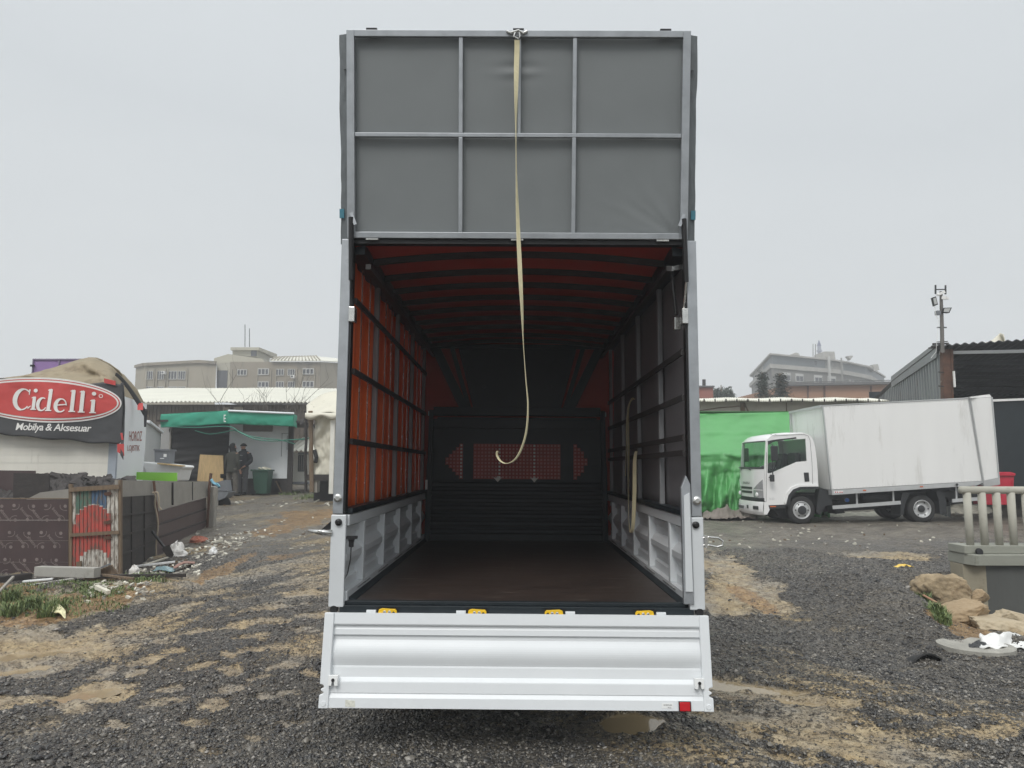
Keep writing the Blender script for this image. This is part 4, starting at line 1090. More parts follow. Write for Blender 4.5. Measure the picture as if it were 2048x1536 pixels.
# cream canvas tent beside the truck
def tent():
    d = 22.0; g0 = float(base_z(-7, d))
    t = T('canvas_tent', 'sagging cream canvas tent on dark posts at the left edge of the big truck', 'tent', (X_at(650, d), d, g0))
    g = MB()
    def wl(u, v):
        p = P(628 + 130 * u, 832 + (950 - 832) * v, d); fold = .14 * wn(u * 5 + v * 2.2, v * 1.4 - u * 3, 1) + .05 * wn(u * 14 - v * 3, v * 5, 2)
        return (p.x + .03 * math.sin(v * 12), d + fold, p.z)
    g.grid(wl, 60, 40); g.build('canvas_wall', m_cream, t, smooth=True, solid=.01)
    g = MB()
    def rf(u, v):
        x = 612 + 190 * u; ytop = 812 - 50 * min(1, u * 1.9) ** .8
        yb = 828 + 4 * math.sin(u * 17); y = ytop + (yb - ytop) * v; dd = d + 1.4 - 1.7 * v; p = P(x, y, dd)
        return (p.x, dd + .06 * math.sin(u * 21 + v * 3), p.z + .05 * math.sin(u * 13 + v * 6))
    g.grid(rf, 60, 16); g.build('canvas_roof', m_cream, t, smooth=True, solid=.015)
    g = MB(); g.grid(lambda u, v: tuple(P(610 + 160 * u, 826 + (10 + 4 * math.sin(u * 23)) * v, d - .35 - .08 * math.sin(v * 3))), 50, 5); g.build('valance', m_cream, t, smooth=True, solid=.015)
    MB().pxbox(659, 834, 668, 988, d - .25, .08).build('white_post', M('white tube', (.70, .69, .63), .5), t, bevel=.01)
    MB().box(X_at(615, d), X_at(760, d), d - .1, d + .1, Z_at(961, d), Z_at(949, d)).build('sill_beam', m_char, t)
    MB().pxbox(626, 960, 634, 985, d - .05, .3).build('footing', m_conc, t)
    MB().box(X_at(618, d), X_at(760, d), d + .6, d + .7, g0 - .1, Z_at(960, d)).build('dark_base', m_black, t)
    MB().tube([P(629, 900, d - .05), P(633, 915, d - .08), P(631, 925, d - .05)], .06, 8).build('rope_coil', m_black, t)
tent()
for (x, w, mt, lab, d) in ((621.5, 4.5, m_wood, 'thick brown wooden post standing beside the cream tent', 21.9), (611, 3.2, m_char, 'dark post wrapped in torn black sheet between hut and tent', 22.6)):
    mb = MB(); a = P(x, 822, d); b = P(x + 1, 984, d); rr = random.Random(int(x))
    pts = [a.lerp(b, k / 8) + Vector((rr.uniform(-.02, .02), 0, 0)) for k in range(9)]
    mb.tube(pts, [w * d / 1480 * rr.uniform(.85, 1.1) for _ in range(9)], 8)
    tag(mb.build('wooden_post', mt), lab, 'post', 'posts beside the tent')
g = MB(); g.grid(lambda u, v: tuple(P(600 + 28 * u, 850 - 38 * u * (1 - .55 * v) - 8 * v + 3 * math.sin(u * 9 + v * 5), 22.7 + .4 * v)), 16, 12)
tag(g.build('torn_sheet', m_char, smooth=True, solid=.01), 'torn dark brown sheet draped over the posts beside the tent', 'sheet')

# ------------------------------------------------------------ kiosk with the hanging banner
KD = 15.0
def kiosk():
    d = KD; g0 = .25
    t = T('kiosk', 'cream sided kiosk half covered by a stained tan tarpaulin behind the plywood fence', 'kiosk', (X_at(100, d), d, g0))
    xl, xr = X_at(-160, d), X_at(234, d); zt = Z_at(790, d); back = P(291, 860, 17.2)
    mb = MB(); mb.prism([(xl, d, g0), (xr, d, g0), (back.x, 17.2, g0), (xl, 17.2, g0)], (0, 0, zt - g0)); kb = mb.build('wall', m_panelw, t); fix_normals(kb)
    mb = MB()
    for k in range(14):
        z = g0 + .1 + k * .16; mb.box(xl + .05, X_at(218, d), d - .035 - (k % 2) * .004, d - .005, z, z + .157)
    mb.build('shutter', m_kiosk, t)
    MB().box(X_at(218.5, d), xr, d - .06, d - .004, g0, zt).build('door_frame', M('blue grey frame', (.33, .37, .42), .5), t)
    # faded lettering on the side wall
    A = Vector((xr, d, 0)); Bv = Vector((back.x, 17.2, 0)); dr = (Bv - A); nn = Vector((dr.y, -dr.x, 0)).normalized()
    m_ft = M('faded brown red lettering', (.38, .18, .16), .8, 0, .3, 9)
    for wd, px0, px1, y0, y1 in (('HOROZ', 254, 280, 862, 882), ('LOJISTIK', 252, 277, 890, 905)):
        def place(u, v):
            px = px0 + (px1 - px0) * u
            lo, hi = 0., 1.
            for _ in range(24):
                m = (lo + hi) / 2; q = A + dr * m
                if X_at(px, q.y) > q.x: lo = m
                else: hi = m
            q = A + dr * lo + nn * .006; q.z = Z_at(y1 + (y0 - y1) * v, q.y); return q
        mb = MB(); fit_text(mb, wd, place, offset=.01); mb.build('lettering', m_ft, kb)
    # tarpaulin over the roof
    pk = P(178, 716, 16.2)
    g = MB()
    def tp(u, v):
        x = -170 + 466 * u                                   # px along
        top = np.interp(x, [-170, 0, 45, 100, 150, 178, 190, 215, 250, 275, 300], [770, 757, 752, 738, 722, 715, 716, 728, 752, 780, 832])
        bot = np.interp(x, [-170, 0, 60, 150, 200, 228, 238, 250, 285, 300], [775, 766, 770, 772, 770, 775, 830, 832, 828, 834])
        y = top + (bot - top) * v
        kx = max(0, (x - 225) / 66); dback = 16.2 + 1.0 * kx; dfr = 14.85 + 2.25 * kx ** 1.0
        dd = dback + (dfr - dback) * v ** .7
        p = P(x, y, dd); f = (.20 * wn(x * .016 + v * .8, v * 1.6 - x * .012, 2) + .16 * (1 - 2.2 * abs(wn(x * .011 - v * 1.1, v * .8 + 3, 6, 2)))) * math.sin(v * 3.1) + .03 * wn(x * .06, v * 4, 3)
        return (p.x, p.y - f, p.z)
    g.grid(tp, 110, 22)
    g.grid(lambda u, v: (P(-170 + 405 * u, 800, 16.2).x, 16.2 + 1.3 * v, P(-170 + 405 * u, float(np.interp(-170 + 405 * u, [-170, 0, 45, 100, 150, 178, 190, 215, 250, 275, 300], [770, 757, 752, 738, 722, 715, 716, 728, 752, 780, 832])), 16.2).z - .9 * v), 60, 4)
    g.build('roof_tarpaulin', m_tan, t, smooth=True, solid=.02)
    return t
kiosk()

def banner():
    d = 14.72
    t = T('banner', 'black and red oval banner with white lettering hung across the front of the kiosk', 'banner', P(120, 885, d))
    def S(x, y, n=0.0):
        w = .03 * math.sin(x * .035 + y * .02) + .022 * wn(x * .012, y * .02, 5); p = P(x, y, d); return Vector((p.x, d - w - n, p.z))
    g = MB()
    def bn(u, v):
        x = -70 + 315 * u; yt = np.interp(x, [-70, 0, 40, 180, 205, 245], [752, 756, 757, 768, 764, 769]); yb = np.interp(x, [-70, 0, 70, 130, 200, 238, 245], [868, 868, 876, 880, 887, 889, 880]) + 1.5 * math.sin(x * .08)
        return S(x, yt + (yb - yt) * v)
    g.grid(bn, 90, 30); g.build('banner_cloth', m_banner, t, smooth=True, solid=.006)
    # torn tails on the right, red and black
    g = MB(); g.grid(lambda u, v: S(240 + 6 * u + 4 * v, 765 + 145 * v + 10 * u * v, .01 - .05 * math.sin(v * 4)), 4, 30); g.build('banner_tail', m_banner, t, smooth=True, solid=.006)
    for fn_ in (lambda u, v: S(237 + 14 * u, 888 + (16 + 8 * u) * v, .035), lambda u, v: S(243 + 4 * u + 3 * v, 866 + 14 * v, .035), lambda u, v: S(210 + 22 * u, 757 + 9 * v + 5 * u, .05), lambda u, v: tuple(P(275 + 11 * u, 806 + 14 * v, 15.9 - .1 * v))):
        MB().grid(fn_, 6, 5).build('red_patch', m_bred, t, solid=.004)
    g = MB(); g.grid(lambda u, v: tuple(P(232 + 58 * u - 2 * v, 745 + 72 * u ** 1.3 + (6 + 10 * u) * v, 15.25 + .8 * u)), 30, 4); g.grid(lambda u, v: tuple(P(288 + 8 * u - 4 * v * u, 818 + 36 * v, 16.0)), 3, 12); g.build('banner_edge', m_banner, t, smooth=True, solid=.006)
    cx, cy = 88, 800
    def oval(rx, ry, n, m, name, x0=-70, sl=.043):
        g = MB(); N = 96; ring = []
        def f(u, v):
            a = 2 * math.pi * u; r = v; x = cx + rx * r * math.cos(a); y = cy + ry * r * math.sin(a) + (x - cx) * sl
            return S(x, y, n)
        g.grid(f, N, 8); return g.build(name, m, t, smooth=True)
    oval(155, 45, .018, m_bwhite, 'oval'); oval(152, 41.5, .026, m_bred, 'oval'); oval(150, 39.5, .034, m_bwhite, 'oval'); oval(147, 36, .042, m_bred, 'oval')
    # lettering drawn stroke by stroke
    k = [0]
    g = MB()
    def stroke(pts, ws):
        k[0] += 1; n = .056 + k[0] * .0006; vs = []; N = len(pts)
        for i, ((x, y), w) in enumerate(zip(pts, ws)):
            a = pts[max(i - 1, 0)]; b = pts[min(i + 1, N - 1)]; dx, dy = b[0] - a[0], b[1] - a[1]; L = math.hypot(dx, dy) or 1
            nx, ny = -dy / L, dx / L
            vs += [S(x + nx * w / 2, y + ny * w / 2, n), S(x - nx * w / 2, y - ny * w / 2, n)]
        g.add(vs, [(2 * i, 2 * i + 1, 2 * i + 3, 2 * i + 2) for i in range(N - 1)])
    def arc(cx_, cy_, rx, ry, a0, a1, wf, n=28, sh=.12):
        pts = []; ws = []
        for i in range(n + 1):
            a = R(a0 + (a1 - a0) * i / n); x = rx * math.cos(a); y = -ry * math.sin(a)
            pts.append((cx_ + x - sh * y, cy_ + y)); ws.append(wf(math.degrees(a)))
        stroke(pts, ws)
    def stem(x, yt, yb, w=7, ser=True, sl=.12):
        dx = sl * (yb - yt); stroke([(x + dx / 2, yt), (x - dx / 2, yb)], [w, w])
        if ser:
            stroke([(x + dx / 2 - 6.5, yt + 2.2), (x + dx / 2 + 2, yt + .4)], [1.6, 2.6]); stroke([(x - dx / 2 - 6, yb), (x - dx / 2 + 7, yb)], [2.2, 2.2])
    thick = lambda a: 2.6 + 6.4 * max(0, -math.cos(R(a))) ** .8
    arc(47, 799, 15.5, 20.5, 48, 318, thick); stroke([(61.5, 779), (60.0, 790)], [3.6, 1.6]); stroke([(64, 812), (57, 817)], [1.6, 2.6])
    def dot(x, y, r):
        k[0] += 1; n = .056 + k[0] * .0006; g.add([S(x + r * math.cos(i * .3927), y + r * .9 * math.sin(i * .3927), n) for i in range(16)], [tuple(range(16))])
    stem(70.5, 794, 819, 7.2); dot(74, 781.5, 4.3)
    arc(89, 809, 9.5, 12.5, 60, 330, lambda a: 2.4 + 5.2 * max(0, -math.cos(R(a)))); stem(104, 779, 821.5, 7.4)
    arc(127, 811.5, 10.5, 12.8, 0, 318, lambda a: 2.4 + 5.4 * max(0, -math.cos(R(a)))); stroke([(119, 811), (138, 809.5)], [2.2, 2.4])
    stem(150, 781, 823.5, 7.4); stem(168, 782.5, 824.5, 7.4); stem(188.5, 800, 825.5, 7.2); dot(191.5, 788, 4.3)
    arc(204.5, 792.5, 3.4, 3.2, 0, 360, lambda a: 1.3, 16, 0)
    lt = g.build('lettering', m_bwhite, t)
    g = MB(); fit_text(g, 'Mobilya & Aksesuar', lambda u, v: S(31 + 151 * u, 864.5 + 3.5 * u - 19 * v, .012), shear=.22, offset=.012, space=.92); g.build('lettering', m_bwhite, t)
banner()
# purple hoarding behind the kiosk
d = 21; t = T('purple_hoarding', 'purple panel in a steel frame rising behind the tan kiosk tarpaulin', 'sign', (X_at(100, d), d, 1))
MB().box(X_at(52, d), X_at(190, d), d, d + .05, 1, Z_at(718, d)).build('panel', M('purple sheet', (.27, .16, .37), .5, 0, .06, 2), t)
mb = MB()
for x in (51, 104, 158): mb.box(X_at(x, d), X_at(x + 2, d), d - .04, d - .002, .9, Z_at(717, d))
mb.box(X_at(53.2, d), X_at(103.8, d), d - .04, d - .002, Z_at(719.5, d), Z_at(717, d)); mb.box(X_at(106.2, d), X_at(157.8, d), d - .04, d - .002, Z_at(719.5, d), Z_at(717, d))
mb.build('frame', M('violet grey steel', (.22, .18, .27), .5, .3), t)
MB().box(X_at(49, d), X_at(57, d), d - .09, d - .042, Z_at(733, d), Z_at(729.5, d)).build('clamp', m_black, t)

# grey shed wall between kiosk and stall
d = 20.5
mb = MB(); a, b = P(293, 845, 18.5), P(323, 858, 24.5)
mb.prism([(a.x, a.y, .6), (b.x, b.y, .6), (b.x - 1.5, b.y, .6), (a.x - 1.2, a.y, .6)], (0, 0, a.z - .6))
o = mb.build('wall', M('pale grey panel', (.50, .51, .51), .55, 0, .05, 1.5, dirt=(.36, .36, .35), ds=1.2, dth=.6)); fix_normals(o)
t = T('grey_shed', 'narrow pale grey shed between the kiosk and the green awning stall', 'shed', (a.x, a.y, .6))
o.location = o.location - t.location; o.parent = t
MB().bar((a.x + .02, a.y, a.z + .03), (b.x + .02, b.y, a.z + .03), .12, .06).build('roof_trim', m_panelw, t)

# ------------------------------------------------------------ clutter behind the fence
t = T('bathtub', 'white tub shaped sink lying on rubble behind the lime green sheet', 'tub', P(325, 960, 18.2))
mb = MB(); d = 18.2
mb.prism([P(285, 923, d), P(362, 931, d), P(366, 934, d), (P(360, 940, d)), P(354, 962, d), P(300, 962, d), P(286, 932, d)], (0, .7, 0)); o = mb.build('basin', m_white, t, bevel=.03); fix_normals(o)
mb = MB(); mb.bar(P(318, 927, d - .05), P(367, 932, d - .05), .2, .03); mb.build('plank', m_osb, t)
t = T('grey_crate', 'grey plastic crate with white label standing on the white tub', 'crate', P(323, 926, 18.5))
mb = MB(); d = 18.45
mb.px([(308, 899), (338, 900), (336, 927), (309, 926)], d, .35); o = mb.build('crate_body', m_greytub, t, bevel=.015); fix_normals(o)
MB().px([(307, 897.5), (339, 898.5), (339, 902), (307, 901)], d - .02, .39).build('crate_rim', m_greytub, t)
MB().pxbox(327, 908, 333, 914, d - .006, .004).build('label', m_white, t)
MB().pxbox(320, 916, 328, 917.5, d - .006, .004).build('label', m_white, t)
mb = MB(); d = 16.6
mb.px([(245, 943.5), (353, 945.5), (353, 963), (264, 959), (262, 954), (245, 952)], d, .04)
fix_normals(tag(mb.build('green_sheet', m_lime), 'bright lime green plastic sheet lying above the fence behind the painted gate', 'sheet'))
def rubble_heap():
    rr = random.Random(9); g = MB()
    def f(u, v):
        x = -90 + 355 * u; y = 951 + 5 * wn(x * .035, 0, 1) + 2.5 * wn(x * .2, 2, 3) + (x > 190) * 4; yy = y + 55 * v; dd = 13.6 - 1.2 * v
        p = P(x, yy, dd); return (p.x, p.y + .25 * wn(x * .08, v * 4, 2), p.z + .05 * wn(x * .12, v * 3, 4))
    g.grid(f, 140, 10); tag(g.build('black_heap', m_char, solid=.05), 'long ragged black heap of burnt boards just behind the plywood fence', 'rubble')
rubble_heap()
for (pts, d, mt, lab) in (([(-60, 940), (70, 941.5), (70, 1000), (-60, 1000)], 12.9, m_ply, 'tall dark plywood sheet behind the fence at the left edge'),
                          ([(27, 946), (98, 947.5), (97, 1000), (26, 1000)], 12.4, m_char, 'blackened square board standing behind the brown plywood fence')):
    mb = MB(); mb.px(pts, d, .025); fix_normals(tag(mb.build('scrap_board', mt), lab, 'board'))
mb = MB(); mb.px([(52, 999), (80, 985), (136, 978), (138, 998)], 11.6, .03); fix_normals(tag(mb.build('grey_board', m_greyboard), 'slanting grey board peeking over the fence left of the gate', 'board'))

# ------------------------------------------------------------ scrap fence
FD = 11.0
def fence():
    gz = .10
    t = T('plywood_fence', 'dark brown printed plywood hoarding left of the painted gate', 'fence', (X_at(70, FD), FD, gz))
    ys = [998, 1040, 1081, 1124, 1166]
    for a, b in zip(ys[:-1], ys[1:]):
        mb = MB(); mb.px([(-120, a + .6), (136, a + .6 - (a == 998) * -.5), (136, b), (-120, b)], FD - .002 * RNG.random(), .02); pn = mb.build('plywood_board', m_ply, t); fix_normals(pn)
    g = MB(); rr = random.Random(2); d = FD - .0055
    def rot(cx, cy, ang, sx, sy):
        c, s = math.cos(R(ang)), math.sin(R(ang))
        return lambda u, v: P(cx + (u * sx) * c - (v - .5) * sy * s * -1 * -1, cy + (u * sx) * s + -(v - .5) * sy * c, d)
    def clipput(fn_pts, faces):
        if all(X_at(-118, d) < q.x < P(133, 1075, d).x and Z_at(1162, d) < q.z < Z_at(1000, d) for q in fn_pts): g.add(fn_pts, faces)
    vs, fs = text_mesh('bezaoc', offset=.014); x0 = min(v[0] for v in vs); x1 = max(v[0] for v in vs)
    def logo(ox, oy, a0):
        clipput([P(ox + 3.4 * math.cos(i * .5236), oy + 3.4 * math.sin(i * .5236), d) for i in range(12)], [tuple(range(12))])
        ring = []
        for i in range(11):
            a = R(a0 - 65 + i * 13); w = .6; ring += [P(ox + (10.5 + w) * math.cos(a), oy + (8.5 + w) * math.sin(a), d), P(ox + (10.5 - w) * math.cos(a), oy + (8.5 - w) * math.sin(a), d)]
        clipput(ring, [(2 * i, 2 * i + 1, 2 * i + 3, 2 * i + 2) for i in range(10)])
    def word(sx, sy, ang, L):
        c, s = math.cos(R(ang)), math.sin(R(ang)); k = L / (x1 - x0)
        clipput([P(sx + ((a - x0) * k) * c + b * k * s, sy + ((a - x0) * k) * s - b * k * c, d) for a, b in vs], fs)
    for r_ in range(3):
        for c_ in range(-2, 4):
            bx, by = 28 + 63.5 * c_ - 9 * r_, 1011 + 54 * r_
            logo(bx, by, 45); logo(bx + 27, by + 28, -45); word(bx + 12, by + 7, 50, 25)
            logo(bx + 39, by + 1.5, 135); logo(bx + 66, by + 29, 225); word(bx + 54.5, by + 27, 230, 26)
    g.build('board_print', m_plyprint, t)
    MB().px([(-120, 995.5), (137, 996.5), (137, 998.2), (-120, 997.5)], FD - .01, .05).build('top_batten', m_wood, t)
fence()

def gate():
    d = 10.9; gz = .12
    t = T('painted_gate', 'old slatted wooden gate painted white green blue and red, leaning in the fence', 'gate', (X_at(188, d), d, gz))
    m_fl = dict(w=M('flaking white paint', (.52, .50, .45), .8, 0, .14, 5, dirt=(.13, .095, .07), ds=9, dth=.45, stretch=(3, 3, .7)),
                g=M('flaking green paint', (.065, .14, .105), .8, 0, .2, 5, dirt=(.13, .10, .075), ds=9, dth=.46, stretch=(3, 3, .7)),
                b=M('flaking blue paint', (.055, .11, .19), .8, 0, .2, 5, dirt=(.13, .10, .075), ds=9, dth=.46, stretch=(3, 3, .7)),
                r=M('flaking red paint', (.43, .065, .05), .8, 0, .15, 5, dirt=(.14, .09, .07), ds=9, dth=.46, stretch=(3, 3, .7)))
    cols = 'wggggbbbbwww'; n = len(cols); x0, x1 = 143.5, 236.5; w = (x1 - x0) / n
    for i in range(n):
        xa = x0 + i * w + .5; xb = xa + w - 1.0; xm = (xa + xb) / 2
        yt = 980 - (xm - 143) * .06; yb = 1148 + RNG.uniform(-2, 2)
        def circ(cx, cy, rx, ry, x):
            q = 1 - ((x - cx) / rx) ** 2
            return cy - ry * math.sqrt(q) if q > 0 else None
        segs = []                                    # (y0, y1, colour)
        y1 = circ(187, 1062, 41, 52, xm)
        y2 = circ(189, 1130, 31, 30, xm)
        y1w = circ(187, 1062, 42.5, 54.5, xm)
        c0 = cols[i]
        seg = [yt]
        if y1 is None or i >= 10:
            segs = [(yt, yb, 'w')]
        else:
            segs = [(yt, y1 - 2.2, c0), (y1 - 2.2, y1, 'w'), (y1, y2 - 2 if y2 else yb, 'r')]
            if y2: segs += [(y2 - 2, yb, 'w')]
        for a, b, cc in segs:
            if b - a > .5:
                mb = MB(); mb.px([(xa, a), (xb, a), (xb, b), (xa, b)], d, .018); fix_normals(mb.build('slat', m_fl[cc], t, bevel=.002, seg=1))
    for (a, b, c, e) in ((137, 968, 143.3, 1150), (236.8, 960, 241.5, 1150)):
        MB().px([(a, b), (c, b), (c, e), (a, e)], d - .02, .05).build('stile', m_wood, t)
    for (ya, yb_, h) in ((975, 969, 9), (1067, 1061, 7)):
        mb = MB(); mb.px([(138, ya), (238, yb_), (238, yb_ + h), (138, ya + h)], d - .045, .02); o = mb.build('cross_rail', m_wood, t); fix_normals(o)
    for y in (986, 1043, 1074):
        mb = MB(); mb.px([(207, y), (220, y - 3), (224, y + 2), (216, y + 6), (208, y + 4)], d - .03, .012); mb.build('hinge', m_rust, t)
    MB().px([(152, 1124), (162, 1122), (162, 1150), (153, 1150)], d - .03, .02).build('patch_board', m_wood, t)
gate()
def line_panel(name, label, cat, a, b, yta, ytb, yba, ybb, mat, th=.03, parent=None, group=None):
    """upright sheet between two ground positions (px, distance) with its top and bottom pixel rows"""
    A1, B1 = P(a[0], yta, a[1]), P(b[0], ytb, b[1]); A0, B0 = P(a[0], yba, a[1]), P(b[0], ybb, b[1])
    nrm = Vector((B0.y - A0.y, -(B0.x - A0.x), 0)).normalized() * -th
    mb = MB(); mb.hexa([A0, B0, B1, A1], [A0 + nrm, B0 + nrm, B1 + nrm, A1 + nrm])
    o = mb.build(name, mat, parent); fix_normals(o)
    if label: tag(o, label, cat, group)
    return o
SF = T('side_fence', 'patched fence of dark boards and grey panels running back from the painted gate', 'fence', P(320, 1110, 12.8))
line_panel('scrap_board', None, None, (242, 10.95), (313, 12.7), 994, 990, 1149, 1112, m_char, parent=SF)
line_panel('scrap_board', None, None, (313.5, 12.72), (413, 16.3), 1024, 995, 1111, 1068, m_ply, parent=SF)
line_panel('grey_panel', None, None, (235, 11.1), (313, 12.85), 960, 962, 1000, 1018, m_greyboard, .04, SF)
line_panel('grey_panel', None, None, (314, 12.9), (424, 16.6), 962, 963, 1024, 990, m_greyboard, .04, SF)
for (A_, B_, ya, yb, mt) in (((243, 10.93), (312, 12.66), 1031, 1022, m_char), ((243, 10.93), (312, 12.66), 1072, 1052, m_char), ((243, 10.93), (312, 12.66), 1110, 1082, m_char),
                             ((315, 12.7), (412, 16.22), 1050, 1018, m_char), ((315, 12.7), (412, 16.22), 1076, 1042, m_char)):
    MB().bar(P(A_[0], ya, A_[1]), P(B_[0], yb, B_[1]), .012, .03).build('batten', mt, SF)
for (px_, y0_, y1_, dd_) in ((262, 993, 1135, 11.40), (288, 992, 1122, 12.02), (345, 965, 1010, 13.72), (384, 964, 1000, 15.05)):
    MB().bar(P(px_, y0_, dd_), P(px_, y1_, dd_), .02, .035, (1, 0, 0)).build('upright', m_char, SF)
mb = MB(); mb.px([(417, 972), (432, 974), (426, 1066), (411, 1066)], 16.2, .14); fix_normals(tag(mb.build('concrete_post', m_conc, bevel=.01), 'grey concrete fence post with a blue rag tied at its top', 'post'))
mb = MB(); mb.px([(419, 946), (424, 947), (420, 975), (415, 1068), (411, 1068), (416, 972)], 16.1, .03); fix_normals(tag(mb.build('steel_bar', m_rust), 'thin rusty bar standing against the concrete fence post', 'bar'))
mb = MB(); mb.px([(305, 962), (308.5, 962), (318, 1050), (314, 1050)], 12.6, .03); fix_normals(tag(mb.build('steel_bar', m_rust), 'thin rusty bar holding the grey panels above the rope', 'bar'))
g = MB(); g.grid(lambda u, v: tuple(P(420 + 17 * v + 4 * u, 960 + 17 * v - 3 * u + 2 * math.sin(v * 6), 16.0 - .06 * math.sin(v * 5 + u * 3))), 4, 14)
tag(g.build('blue_rag', M('pale blue cloth', (.22, .48, .60), .7), smooth=True, solid=.01), 'pale blue rag tied round the top of the concrete post', 'rag')
mb = MB(); mb.tube(smooth_path([tuple(P(a, b, 12.5)) for a, b in ((306, 984), (311, 992), (310, 1010), (314, 1030), (316, 1050), (314, 1075), (312, 1095), (313, 1115))], 5), .014, 6)
mb.tube(smooth_path([tuple(P(a, b, 12.45)) for a, b in ((305, 986), (315, 985), (318, 1000), (318, 1012), (323, 1020))], 5), .014, 6)
tag(mb.build('rope', M('dirty rope', (.33, .28, .21), .9)), 'dirty rope dangling from the fence over the black board', 'rope')
t = T('shovel', 'worn shovel leaning head down against the printed board of the fence', 'shovel', P(340, 1115, 12.6))
MB().tube([P(298, 1055, 12.5), P(333, 1100, 12.2)], .022, 8).build('handle', m_black, t)
MB().px([(329, 1093), (338, 1090), (347, 1110), (342, 1116), (333, 1112), (323, 1098)], 12.15, .02).build('blade', m_char, t)
# wheelbarrow
t = T('wheelbarrow', 'grey metal wheelbarrow standing behind the concrete fence post', 'wheelbarrow', G(445, 1010))
d = G(445, 1012).y
MB().px([(430, 983), (458, 984), (450, 996), (434, 1002)], d, .5).build('tray', m_greytub, t)
MB().px([(428, 966), (450, 960), (454, 982), (430, 981)], d + .1, .4).build('tub', m_greytub, t)
for x in (436, 432): MB().tube([P(x, 998, d + .1), P(x - 1, 1016, d + .1)], .02, 6).build('leg', m_greyboard, t)
MB().lathe([(.04, -.03), (.17, -.03), (.17, .03), (.04, .03)], P(449, 1006, d + .2), (0, 1, 0), 18).build('wheel', m_black, t)

